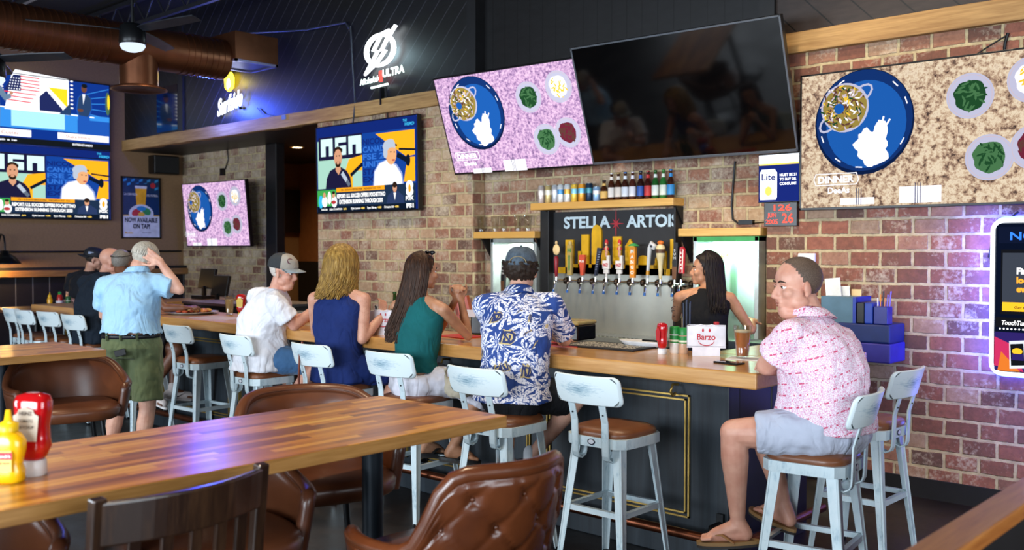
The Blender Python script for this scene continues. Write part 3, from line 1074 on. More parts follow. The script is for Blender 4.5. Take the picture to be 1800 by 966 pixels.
tv(-5.81, 6.5, 2.363, 1.62, .92, .34, .055, 'tilted television with a pink granite recipe screen between the talk show and the blank screen', food_art, food_mats(GR_PINK), group=None)
tv(-2.30, YW - .07, 1.935, 1.72, .96, 0.0, 0, 'large television with a granite recipe screen at the right edge above the jukebox', food_art, food_mats(GR_TAN, .85), bez='#0c0c0e')
tv(-12.08, 7.18, 1.69, 1.56, .90, .09, .035, 'small looking tilted television with the recipe screen on the far pale brick alcove', food_art, food_mats(GR_PINK, .8), md=.30)

# blank television
t = tv(-4.06, 6.48, 2.36, 1.78, .97, .35, .055, 'large switched off television hanging tilted above the beer shelf', None, [pm('#050506', .06, 0, 0, name='dark_glass_screen')], bez='#5a6068', bw=.014)
T_B = t


TALK = ['#10246a', '#123c8c', '#f2a61c', '#9ac4b4', '#1a1836', '#c58f70', '#e8ecf4', '#a9b4c4', '#0c1626', '#1b2c44', '#e79a1c', '#f4f4f4', '#3a9a4a', '#3ab0e0', '#5a6474', '#d8a070', '#2a1c14', '#a83030', '#8898c8', '#2f68c0', '#c8e8e8', '#27365a', '#ffd860']


def talk_art(b, W, H):
    s = W / 1.67
    def X(v): return v * s
    def r(m, *a): R_(b, m, *[X(q) for q in a])
    def p(m, pts): P_(b, m, [(X(q[0]), X(q[1])) for q in pts])
    def e(m, cx, cz, rx, rz, rot=0, wob=0, n=24): E_(b, m, X(cx), X(cz), X(rx), X(rz), rot, n, wob, cx)
    def t(m, st, x, z, h, wd=None, al='c', bold=.03, sh=0): T_(b, m, st, X(x), X(z), X(h), X(wd) if wd else None, al, bold, sh)
    def sl(m, pts, wd): S_(b, m, [(X(q[0]), X(q[1])) for q in pts], X(wd))
    r(0, .012, .015, 1.658, .938)
    # left studio half
    r(3, .03, .27, .80, .79); r(4, .05, .58, .80, .83); r(20, .09, .62, .79, .81)
    # big lettering cropped at the top of the studio wall
    for (x0, x1) in ((.10, .31), (.34, .53), (.57, .79)):
        pass
    r(4, .175, .60, .235, .73); r(4, .30, .60, .345, .83); r(4, .40, .72, .56, .755); r(4, .40, .655, .47, .69); r(4, .535, .60, .575, .83); r(4, .64, .60, .70, .72)
    p(2, [(.52, .27), (.80, .27), (.80, .60), (.58, .57), (.50, .42)])
    r(3, .64, .27, .80, .44); p(2, [(.56, .40), (.80, .50), (.80, .60), (.58, .57)])
    # man in a dark shirt behind a microphone
    p(4, [(.17, .27), (.19, .38), (.25, .46), (.34, .49), (.45, .49), (.54, .45), (.60, .38), (.62, .27)])
    p(5, [(.35, .46), (.40, .41), (.44, .46), (.43, .53), (.355, .53)])
    e(5, .395, .60, .068, .105); e(16, .395, .665, .07, .05); e(5, .395, .625, .06, .06); e(16, .395, .525, .046, .032); e(5, .395, .54, .025, .016)
    for q in (.37, .42): e(16, q, .615, .012, .007)
    sl(14, [(.47, .42), (.58, .30)], .045); sl(7, [(.47, .42), (.53, .355)], .05); sl(8, [(.62, .40), (.80, .50)], .04)
    # right half, navy wall of words and yellow shapes
    r(1, .815, .27, 1.64, .82)
    for i, w_ in enumerate(('NICOLO', 'CANADA', 'FSE 26', 'UNITED', 'STATES', 'EXILO')):
        t(0 if i in (0, 4, 5) else 19, w_, 1.03, .70 - i * .078, .06, .42)
    p(2, [(1.03, .80), (1.63, .80), (1.63, .55), (1.50, .54), (1.28, .66)]); p(2, [(1.52, .53), (1.63, .53), (1.63, .29), (1.46, .29)])
    sl(8, [(1.24, .70), (1.36, .66)], .02)
    p(18, [(.98, .27), (1.0, .42), (1.08, .50), (1.22, .53), (1.36, .47), (1.44, .38), (1.46, .27)])
    p(6, [(1.0, .27), (1.01, .41), (1.09, .49), (1.2, .52), (1.34, .46), (1.42, .37), (1.44, .27)])
    e(15, 1.27, .585, .085, .115, .1); e(7, 1.245, .655, .10, .075, .1, .1); e(7, 1.185, .60, .035, .06); e(15, 1.285, .60, .068, .045)
    e(16, 1.27, .60, .012, .006); e(16, 1.325, .595, .01, .006); e(17, 1.31, .515, .026, .008)
    sl(8, [(1.38, .56), (1.52, .50)], .05); e(8, 1.53, .50, .035, .06); sl(8, [(1.40, .62), (1.64, .60)], .02)
    # lower third
    r(9, .03, .06, 1.64, .27); r(8, .03, .015, 1.64, .075)
    r(12, .03, .08, .36, .255); e(13, .09, .13, .04, .07); e(6, .16, .13, .05, .06); e(5, .155, .20, .025, .032); e(11, .245, .17, .032, .07); e(6, .33, .125, .05, .06); e(5, .32, .20, .026, .034); e(16, .32, .225, .026, .016); e(17, .32, .12, .04, .02)
    r(10, .37, .225, 1.17, .27); t(8, 'USA v BOSNIA & HERZEGOVINA   WEDNESDAY 8 ET   FOX', .78, .237, .02, .66, bold=.02)
    t(11, 'REPORT: U.S. SOCCER OFFERS POCHETTINO', .78, .162, .042, .80, bold=.05); t(11, 'EXTENSION RUNNING THROUGH 2030', .78, .10, .042, .72, bold=.05)
    p(21, [(1.20, .08), (1.22, .16), (1.29, .20), (1.38, .20), (1.46, .15), (1.47, .08)]); e(5, 1.33, .235, .032, .045); e(16, 1.33, .265, .036, .03); p(11, [(1.31, .185), (1.35, .185), (1.33, .11)])
    e(11, 1.555, .25, .055, .05); e(11, 1.555, .19, .055, .05); r(11, 1.51, .19, 1.60, .25); e(10, 1.555, .22, .02, .04)
    t(11, 'FOX', 1.555, .105, .038, .12, bold=.06); t(11, 'FS1', 1.56, .03, .04, .11, bold=.06)
    t(11, 'NASCAR', .16, .035, .02, .11); t(11, '2026 CHAMPION', .36, .035, .02, .22); t(22, '3/3', .52, .035, .018, .05)
    for i, nm in enumerate(('Kyle Larson', 'Ryan Blaney', 'Christopher Bell')):
        t(11, nm, .70 + i * .27, .035, .022, .15); t(22, '+300', .82 + i * .27, .035, .02, .06)
    t(13, 'THE', 1.50, .885, .025, .06); t(13, 'HERD', 1.57, .845, .03, .14, bold=.03)


TM = [em(c, 1.0) for c in TALK]
tv(-8.02, YW - .10, 2.045, 1.68, .955, 0.015, 0, 'television with the two man talk show on the brick wall above the blonde woman', talk_art, TM)
PRES = ['#0d2c78', '#2f7cc8', '#f2f6fc', '#1a4a9c', '#c8323c', '#1c2450', '#f0c020', '#5a7088', '#a87860', '#e0e6f0', '#22385a', '#5c3a2c', '#101418', '#98cce8', '#e89ab0', '#ffe070', '#3e5c48']


def pres_art(b, W, H):
    s = W / 1.50
    def X(v): return v * s
    def r(m, *a): R_(b, m, *[X(q) for q in a])
    def p(m, pts): P_(b, m, [(X(q[0]), X(q[1])) for q in pts])
    def e(m, cx, cz, rx, rz, rot=0, wob=0, n=20): E_(b, m, X(cx), X(cz), X(rx), X(rz), rot, n, wob, cx)
    def t(m, st, x, z, h, wd=None, al='c', bold=.02): T_(b, m, st, X(x), X(z), X(h), X(wd) if wd else None, al, bold)
    def sl(m, pts, wd): S_(b, m, [(X(q[0]), X(q[1])) for q in pts], X(wd))
    h = H / s
    r(0, .012, .015, W / s - .012, h - .012)
    r(1, .012, .20, W / s - .012, .42); r(13, .35, .22, .95, .40); sl(2, [(.02, .43), (1.3, .40)], .012); r(3, 1.1, .12, W / s - .012, .36)
    for i in range(5): sl(1, [(1.15, .45 + .05 * i), (W / s - .02, .40 + .09 * i)], .008)
    p(2, [(.28, .40), (1.0, .40), (1.0, .82), (.40, .86), (.36, .80)])
    # two flags on the studio wall
    p(5, [(.28, .62), (.46, .62), (.46, .80), (.38, .80)])
    for i in range(5):
        for j in range(5): e(2, .33 + i * .028 + .006 * j, .64 + j * .03, .007, .007, n=6)
    for i in range(5): sl(4, [(.46, .79 - i * .037), (.66, .785 - i * .037)], .013)
    for i in range(3): sl(4, [(.28, .60 - i * .045), (.62 - .03 * i, .59 - i * .045)], .013)
    p(5, [(.66, .42), (.66, .58), (.74, .66), (.96, .42)]); p(6, [(.76, .70), (.98, .70), (.98, .48)])
    for i in range(7): e(2, .745 + i * .031, .665 - i * .034, .013, .013, n=8)
    p(10, [(.88, .40), (1.02, .55), (1.02, .40)])
    for i in range(8): e(2, .25, .80 - i * .03, .018, .009, n=8); e(2, 1.03, .80 - i * .045, .018, .010, n=8)
    # left presenter
    p(7, [(.02, .62), (.06, .70), (.13, .72), (.22, .68), (.30, .56), (.34, .58), (.35, .53), (.28, .49), (.22, .56), (.23, .40), (.22, .12), (.15, .12), (.14, .34), (.11, .12), (.04, .12), (.06, .42), (.02, .50)])
    p(9, [(.115, .70), (.15, .70), (.145, .56)]); e(8, .13, .775, .038, .055); e(8, .10, .49, .045, .02); e(8, .35, .585, .02, .022)
    # right presenter
    p(3, [(1.08, .48), (1.10, .62), (1.15, .67), (1.21, .67), (1.26, .62), (1.27, .50), (1.24, .40), (1.23, .12), (1.18, .12), (1.175, .34), (1.15, .12), (1.10, .12), (1.10, .40)])
    p(10, [(1.09, .48), (1.11, .62), (1.15, .665), (1.21, .665), (1.255, .62), (1.26, .50), (1.22, .40), (1.11, .41)])
    p(9, [(1.155, .665), (1.19, .665), (1.165, .54)]); e(11, 1.175, .73, .032, .048); e(12, 1.18, .765, .034, .025); e(11, 1.13, .47, .035, .018)
    # name straps and score bar
    r(2, .03, .10, .56, .18); t(8, 'Brian Custer', .25, .12, .04, .36); r(2, .86, .11, W / s - .03, .185); t(8, 'Shaka Hislop', 1.10, .13, .035, .30)
    r(12, .012, .015, W / s - .012, .085); t(2, 'WORLD CUP', .10, .045, .022, .16); t(2, 'Spain  vs  Iran', .30, .045, .022, .2); t(2, 'ENTREVISTANDO', 1.15, .045, .025, .24)
    # plate sliver at the right rim
    e(16, W / s - .04, .58, .03, .14); e(6, W / s - .03, .6, .015, .09)


TP = [em(c, 1.15) for c in PRES]
TWX = XT + .10
def tv_left(y0, y1, z0, z1, lab, art, mats):
    t = tv(TWX, (y0 + y1) / 2, z0, y1 - y0, z1 - z0, 0, 0, lab, art, mats)
    t.rotation_euler = (0, 0, PI / 2)
    return t
tv_left(4.60, 6.34, 3.03, 3.98, 'upper television on the tan wall showing two presenters beside flags', pres_art, TP)
tv_left(4.60, 6.34, 2.06, 2.93, 'lower television on the tan wall showing the talk show', talk_art, TM)
# narrow dark television glimpsed through the opening to the hall
t = tv(XT + .16, 9.12, 1.93, .78, .70, .0, PI / 2, 'dark switched off television on the orange hall wall beyond the column', None, [pm('#060607', .15)], bez='#0c0c0c', md=.15)
# glossy black panel on the upper wall that mirrors the presenters
b = MB(); b.box(-12.60, -12.04, YW - .03, YW - .012, ZT + .18, 3.86)
tag(b.build('glossy_panel', pm('#070a18', .04, 0, 0, coat=1, name='mirror_black')), 'tall glossy black panel above the beam reflecting the presenters', 'panel')

# ------------------------------------------------------------------ neon signs
def sign_root(name, px, py, lab):
    q = Py(px, py, YW - .06)
    return empty(name, (q.x, YW - .06, q.z), 0, lab, 'sign')
n1 = sign_root('neon_sign', 403, 177, 'glowing white script neon sign under a yellow beer glass shape in blue light')
k = 1 / 131.0 * 1.0
b = MB(); put_text(b, 'Surfside', 0.0, -.12, .20, 0, .56, bold=.03, shear=.18)
for v_ in list(range(len(b.v))): b.v[v_] = (b.v[v_][0], b.v[v_][1], b.v[v_][2] + b.v[v_][0] * .16)
b.build('script_lettering', em('#dfe8ff', 6), n1)
b = MB(); b.tube([(.0, 0, .13), (-.06, 0, .17), (-.07, 0, .27), (-.03, 0, .33), (.04, 0, .33), (.08, 0, .27), (.07, 0, .17), (.0, 0, .13)], .022, 8); b.ell((.005, 0, .235), (.05, .012, .085)); b.build('yellow_outline', em('#ffd92a', 7), n1)
b = MB(); b.ell((.005, -.012, .20), (.035, .012, .07)); b.build('white_core', em('#fff6d8', 8), n1)
b = MB()
for x in (-.2, .2): b.box(x - .012, x + .012, 0, .05, -.12, -.09)
b.build('standoff', M_BLKMETAL, n1)
light('neon_sign_blue_glow', 'POINT', (n1.location.x - .12, YW - .32, n1.location.z - .06), 60, (.06, .12, 1), size=.08)
light('neon_sign_yellow_glow', 'POINT', (n1.location.x, YW - .18, n1.location.z + .24), 2.0, (1, .8, .1), size=.05)

n2 = sign_root('neon_sign', 668, 110, 'white neon lightning bolt in a ring above glowing ULTRA lettering')
k = 9.9 / 1700 * 1.30
def NX(px, py): return ((px - 668) * .00815, 0, (110 - py) * .0062 + (px - 668) * -.0002)
ring = [(.235 * math.cos(a) * .93, 0, .145 + .205 * math.sin(a)) for a in [2 * PI * i / 28 for i in range(28)]]
b = MB(); b.tube(ring, .026, 8, closed=True); b.build('ring', em('#f2fbff', 4), n2)
b = MB()
bolt = [(.24, 0, .42), (-.02, 0, .17), (.06, 0, .17), (-.22, 0, -.13), (-.02, 0, .07), (.015, 0, .10), (-.12, 0, .11), (.08, 0, .38), (.18, 0, .37)]
bolt = [(.25, 0, .43), (.11, 0, .27), (.02, 0, .13), (.09, 0, .13), (-.05, 0, -.02), (-.24, 0, -.15), (-.13, 0, 0), (-.03, 0, .14), (-.11, 0, .145), (.03, 0, .36), (.14, 0, .385), (.18, 0, .33)]
b.tube(bolt, .020, 8, closed=False); b.build('bolt', em('#f4fbff', 4), n2)
b = MB(); put_text(b, 'Michelob', -.18, -.27, .085, 0, .30, bold=.02, shear=.25); put_text(b, 'ULTRA', .21, -.235, .10, 0, .34, bold=.04)
for v_ in range(len(b.v)): b.v[v_] = (b.v[v_][0], b.v[v_][1], b.v[v_][2] + b.v[v_][0] * .06)
b.tube([(-.14, 0, -.35), (.12, 0, -.335)], .014, 8)
b.build('lettering', em('#e8fff8', 2.5), n2)
b = MB(); b.box(-.005, .03, -.01, .01, -.285, -.14); b.build('red_ribbon', em('#e03a34', 3), n2)
b = MB(); b.box(-.01, .01, 0, .05, -.6, -.36); b.tube([(.06, .03, -.36), (.07, .04, -.8), (.07, .05, -1.0)], .008, 6); b.build('power_lead', M_BLKMETAL, n2)
n2.scale = (1, 1, .76); n2.location.z += .02
light('neon_ring_glow', 'POINT', (n2.location.x, YW - .2, n2.location.z + .1), 6, (.6, .9, 1), size=.1)
# small wall plugs and leads on the black boards
b = MB(); b.tube([Py(452, 190, YW - .02), Py(462, 200, YW - .02), Py(480, 204, YW - .02), Py(500, 208, YW - .02)], .008, 6); q = Py(503, 207, YW - .03); b.box(q.x - .05, q.x + .03, q.y - .03, q.y + .02, q.z - .02, q.z + .03)
tag(b.build('power_adapter', pm('#6a7aa8', .4)), 'small plug and lead on top of the beam below the script neon', 'adapter')
# ------------------------------------------------------------------ the bar
YC = 4.15; XE = -2.22; XL = -10.72; ZB = 1.07
bar = empty('bar_counter', (XE, YC, 0), 0, 'long L shaped bar with a thick oak top and blue black panelled front', 'bar counter')
def bb(f, name, mats, bevel=0, par=None, **k):
    b = MB(); f(b); return b.build(name, mats, par, bevel=bevel, **k)
def _f(b):
    b.box(XL - XE, 0, 0, .68, ZB - .08, ZB)
bb(_f, 'front_top', M_OAK, .008, bar)
bb(lambda b: b.box(-.66, 0, .682, 1.30, ZB - .08, ZB), 'end_top', M_OAK_Y, .008, bar)
bb(lambda b: b.box(XL - XE, XL - XE + .62, .682, 2.2, ZB - .08, ZB), 'far_end_top', M_OAK_Y, .008, bar)
bb(lambda b: (b.box(XL - XE + .15, -.31, .29, .40, .0, ZB - .08),), 'front_body', M_BLUEBLACK, .004, bar)
bb(lambda b: (b.box(-.42, -.31, .402, 1.2, 0, ZB - .08), b.box(-.32, -.305, .75, .79, .05, ZB - .09)), 'end_body', pm('#1c1d27', .5), .004, bar)
bb(lambda b: b.box(XL - XE + .15, XL - XE + .3, .402, 2.2, 0, ZB - .08), 'far_end_body', M_NIGHT, .004, bar)
# gold beaded frames on the front, one part per panel
def frame(b, xa, xb, za, zb, y):
    for o in (0, .022):
        for s in ((xa + o, xb - o, za + o, za + o + .009), (xa + o, xb - o, zb - o - .009, zb - o), (xa + o, xa + o + .009, za + o, zb - o), (xb - o - .009, xb - o, za + o, zb - o)):
            b.box(s[0], s[1], y - .012, y, s[2], s[3])
xs = -2.76
for i in range(7):
    b = MB(); frame(b, xs - 1.0 - XE, xs - XE, .22, .88, .29); b.build('gold_frame', M_GOLD, bar); xs -= 1.13
b = MB(); b.tube([(XL - XE + .3, .17, .17), (-.26, .17, .17), (-.21, .19, .17), (-.19, .24, .17), (-.19, 1.15, .17)], .026, 10)
b.build('foot_rail', pm('#7a4630', .3, .9, name='copper_rail'), bar)
for i in range(8):
    x = -.35 - i * 1.13
    b = MB(); b.tube([(x, .29, .23), (x, .18, .23), (x, .17, .17)], .012, 6); b.box(x - .02, x + .02, .27, .29, .17, .28); b.build('rail_bracket', M_BLKMETAL, bar)
for x in (-.62, -2.4, -4.6):
    b = MB(); b.tube([(x, .29, .93), (x, .24, .935), (x, .22, .90), (x, .24, .875), (x, .265, .885)], .008, 6); b.build('purse_hook', M_GOLD, bar)

# ------------------------------------------------------------------ metal bar stools
def make_stool(lab):
    """faces +y, backrest at -y"""
    t = empty('bar_stool', (0, 0, 0), 0, lab, 'stool', 'distressed metal bar stools')
    hs = .186; SZ = .715
    b = MB()
    # seat pad
    n = 28; rs = []
    for z, k in ((.0, .97), (.018, 1.0), (.034, .96), (.046, .82), (.050, .5), (.051, .05)):
        r = []
        for j in range(n):
            a = 2 * PI * j / n; c, s = math.cos(a), math.sin(a)
            e = 4.5
            q = (abs(c) ** e + abs(s) ** e) ** (-1 / e)
            r.append((c * q * .183 * k, s * q * .183 * k, SZ + z))
        rs.append(r)
    b.rings(rs); b.build('seat', M_SEATLEATHER, t)
    # seat frame apron
    b = MB()
    rs = []
    for z, k in ((SZ - .045, .99), (SZ - .045, 1.02), (SZ + .004, 1.02), (SZ + .004, .96)):
        r = []
        for j in range(n):
            a = 2 * PI * j / n; c, s = math.cos(a), math.sin(a)
            e = 6
            q = (abs(c) ** e + abs(s) ** e) ** (-1 / e)
            r.append((c * q * hs * k, s * q * hs * k, z))
        rs.append(r)
    b.rings(rs, smooth=False); b.build('seat_frame', M_PAINT, t)
    top = .150; bot = .215
    def leg_at(sx, sy, z):
        k = (SZ - .03 - z) / (SZ - .03)
        h = top + (bot - top) * k
        return Vector((sx * h, sy * h, z))
    for sx in (-1, 1):
        for sy in (-1, 1):
            b = MB()
            # folded sheet angle: two tapering flanges meeting at the outer corner
            p0 = leg_at(sx, sy, SZ - .03); p1 = leg_at(sx, sy, .012)
            for ax in (0, 1):
                d = Vector((-sx, 0, 0)) if ax == 0 else Vector((0, -sy, 0))
                o = Vector((0, -sy, 0)) if ax == 0 else Vector((-sx, 0, 0))
                w0, w1, th = .052, .027, .004
                a = [p1, p1 + d * w1, p1 + d * w1 + o * th, p1 + o * th]
                c = [p0, p0 + d * w0, p0 + d * w0 + o * th, p0 + o * th]
                b.hexa(a, c)
            # ridge pressed along the corner
            b.tube([p0 + Vector((-sx * .003, -sy * .003, 0)), p1 + Vector((-sx * .003, -sy * .003, 0))], .007, 6)
            lg = b.build('leg', M_PAINT, t)
            b = MB(); q = leg_at(sx, sy, .0) + Vector((-sx * .012, -sy * .012, 0)); b.cyl(q, q + Vector((0, 0, .02)), .016, .018, 10); b.build('foot_cap', M_BLKMETAL, lg)
    z = .34
    for a, c in (((-1, -1), (1, -1)), ((1, -1), (1, 1)), ((1, 1), (-1, 1)), ((-1, 1), (-1, -1))):
        p = leg_at(a[0], a[1], z); q = leg_at(c[0], c[1], z); m_ = (p + q) / 2; i = Vector((-m_.x, -m_.y, 0)).normalized() * .006
        b = MB(); b.bar(p + i, q + i, .006, .028); b.bar(p + i * 2.2 + Vector((0, 0, .013)), q + i * 2.2 + Vector((0, 0, .013)), .024, .004); b.build('foot_rest', M_PAINT, t)
    # hairpin straps that run from the backrest under the seat frame
    for sx in (-1, 1):
        x = sx * .095
        pts = [(x, -.242, .93), (x, -.205, .80), (x, -.200, .66), (x, -.198, .635), (x, -.190, .615), (x, -.165, .602), (x, -.135, .615), (x, -.127, .635), (x, -.127, .69)]
        b = MB()
        for p, q in zip(pts, pts[1:]):
            b.bar(p, q, .034, .007, up=(0, -1, .01))
        for dx in (-.016, .016):
            b.tube([(p[0] + dx, p[1], p[2]) for p in pts], .0055, 6)
        b.m = 1
        for zz in (.69, .665, .84, .90):
            yy = -.181 if zz < .7 else (-.222 if zz < .86 else -.238)
            b.ell((x + (sx * .024 if zz < .7 else 0), yy, zz), (.005, .004, .005), seg=8, ring=5)
        b.build('back_strap', [M_PAINT, M_BLKMETAL], t)
    # curved backrest with rounded corners
    b = MB()
    W, H, R, N = .205, .150, .032, 6
    out = []
    for cx, cz, a0 in ((W - R, H - R, 0), (-W + R, H - R, 90), (-W + R, R, 180), (W - R, R, 270)):
        for i in range(N + 1):
            a = math.radians(a0 + 90 * i / N); out.append((cx + R * math.cos(a), cz + R * math.sin(a)))
    # subdivide the long edges so the plate can bend
    pts = []
    for i, p in enumerate(out):
        q = out[(i + 1) % len(out)]; m_ = max(1, int(abs(q[0] - p[0]) / .04))
        for j in range(m_): pts.append((p[0] + (q[0] - p[0]) * j / m_, p[1] + (q[1] - p[1]) * j / m_))
    def bend(p, off): return (p[0], -.272 + 1.15 * p[0] ** 2 - off + (.075 - p[1]) * .28, .888 + p[1])
    rs = []
    for k, off in ((.94, .0), (1, .006), (1, .014), (.94, .020)):
        rs.append([bend((p[0] * k, H / 2 + (p[1] - H / 2) * k), off - .018) for p in pts])
    # faces as columns: use strips between left/right by x for clean bending
    vs = []; fs = []
    for r in (rs[0], rs[-1]): vs += r
    b.rings(rs, False, False, True)
    nx, nz = 12, 5
    for side, off in ((0, 0), (1, .020)):
        g = []
        for iz in range(nz + 1):
            for ix in range(nx + 1):
                u = -1 + 2 * ix / nx; zz = iz / nz
                ed = 0 if R < zz * H < H - R else 1
                lim = W * .94
                zc = H / 2 + (zz * H - H / 2) * .94
                if ed:
                    dz = (R - zz * H) if zz * H < R else (zz * H - (H - R))
                    lim = (W - R + math.sqrt(max(R * R - dz * dz, 0))) * .94
                g.append(bend((u * lim, zc), off - .018))
        f = []
        for iz in range(nz):
            for ix in range(nx):
                a = iz * (nx + 1) + ix; q = (a, a + 1, a + nx + 2, a + nx + 1)
                f.append(q if side else q[::-1])
        b.add(g, f, True)
    b.build('backrest', M_PAINT_BACK, t)
    b = MB(); b.M = Matrix.Translation((0, -hs * 1.02 - .001, SZ - .02)) @ Matrix.Rotation(PI / 2, 4, 'X')
    b.lathe([(.019, 0), (.019, .002), (.0, .002)], seg=20); b.m = 1; b.lathe([(.014, .0025), (0, .0026)], seg=16)
    for i, v_ in enumerate(b.v): b.v[i] = (v_[0] * 1.25, v_[1], SZ - .02 + (v_[2] - SZ + .02) * .8)
    b.build('maker_badge', [pm('#1c2238', .3), pm('#d8dce4', .4)], t)
    return t


stool0 = make_stool('')
STOOLS = [
    (-2.955, 4.02, 0, 'empty pale blue metal bar stool at the bar front, nearest the bar corner'),
    (-3.59, 3.87, .03, 'pale metal bar stool that the man in the leaf print shirt sits on'),
    (-4.50, 4.04, .06, 'pale metal bar stool that the long haired woman in white trousers sits on'),
    (-5.265, 4.03, .03, 'pale metal bar stool with a brown strap hung on it under the blonde woman'),
    (-6.215, 4.06, .0, 'pale metal bar stool under the man in the white shirt'),
    (-7.38, 4.23, .05, 'empty pale stool between the standing man and the man in the white shirt'),
    (-8.22, 4.10, .1, 'pale metal bar stool behind the standing man, under the person in black shorts'),
    (-9.30, 4.20, .1, 'pale metal bar stool under the bald man in navy'),
    (-9.92, 4.22, .1, 'empty pale metal bar stool at the far left end of the bar'),
    (-1.93, 4.15, PI / 2 + .13, 'pale metal bar stool under the man in pink at the bar end'),
    (-2.10, 5.12, PI / 2 - .02, 'pale metal bar stool behind the man in pink, nearest the brick wall'),
]
first = True
for x, y, rz, lab in STOOLS:
    if first:
        stool0.location = (x, y, 0); stool0.rotation_euler = (0, 0, rz); stool0['label'] = lab; first = False; continue
    copy_tree(stool0, (x, y, 0), rz, lab)
# two stools at the mustard table on the far left
for px, py, t_, lab in ((18, 536, 10.2, 'leftmost pale stool at the far table with the small mustard bottle'), (39, 541, 9.9, 'second pale stool from the left at the far table with the small mustard bottle')):
    q = _C + _ray(px, py) * t_
    copy_tree(stool0, (q.x, q.y + .24, 0), .05, lab)

# ------------------------------------------------------------------ high tables
def table(name, x0, x1, y0, y1, lab, poles, grp=None):
    t = empty('high_table', ((x0 + x1) / 2, (y0 + y1) / 2, 0), 0, lab, 'table', grp)
    w_, l_ = (x1 - x0) / 2, (y1 - y0) / 2
    b = MB(); b.box(-w_, w_, -l_, l_, 1.018, 1.06); b.mi = [0, 0, 1, 1, 1, 1]
    o = b.build('tabletop', [M_BUTCHER, M_EDGE], t, bevel=.003)
    for py in poles:
        b = MB(); b.cyl((0, py, .03), (0, py, 1.0), .038, seg=20); b.build('pole', pm('#1d2730', .45, .4, name='blue_black_pole'), t)
        b = MB(); b.box(-.2, .2, py - .2, py + .2, 1.005, 1.018); b.build('mounting_plate', M_BLKMETAL, t)
        b = MB(); b.lathe([(.28, 0), (.28, .012), (.20, .022), (.06, .035), (.05, .05)], (0, py, 0), 28); b.build('base_plate', M_BLKMETAL, t)
    return t
table('t', -3.06, -2.35, .05, 2.55, 'long butcher block high table in the foreground with mustard and ketchup on it', (.92, -.8))
q = Pz(186, 615, 1.06)
table('t', -6.40, -5.66, .6, 2.62, 'butcher block high table at the left with a leather bucket chair tucked under it', (.55, -.6))
t = empty('high_table', (-11.4, 4.45, 0), 0, 'far dark wood table holding small mustard, ketchup and cheese shakers', 'table')
b = MB(); b.box(-.75, .52, -.25, .42, .935, .97); b.build('tabletop', make_wood('dark_red_wood', '#6a3c22', '#8c5430', 'x', .35, .4), t, bevel=.003)
b = MB(); b.cyl((-.2, .1, .03), (-.2, .1, .935), .04); b.build('pole', M_BLKMETAL, t)
b = MB(); b.lathe([(.28, 0), (.28, .015), (.05, .04)], (-.2, .1, 0)); b.build('base_plate', M_BLKMETAL, t)

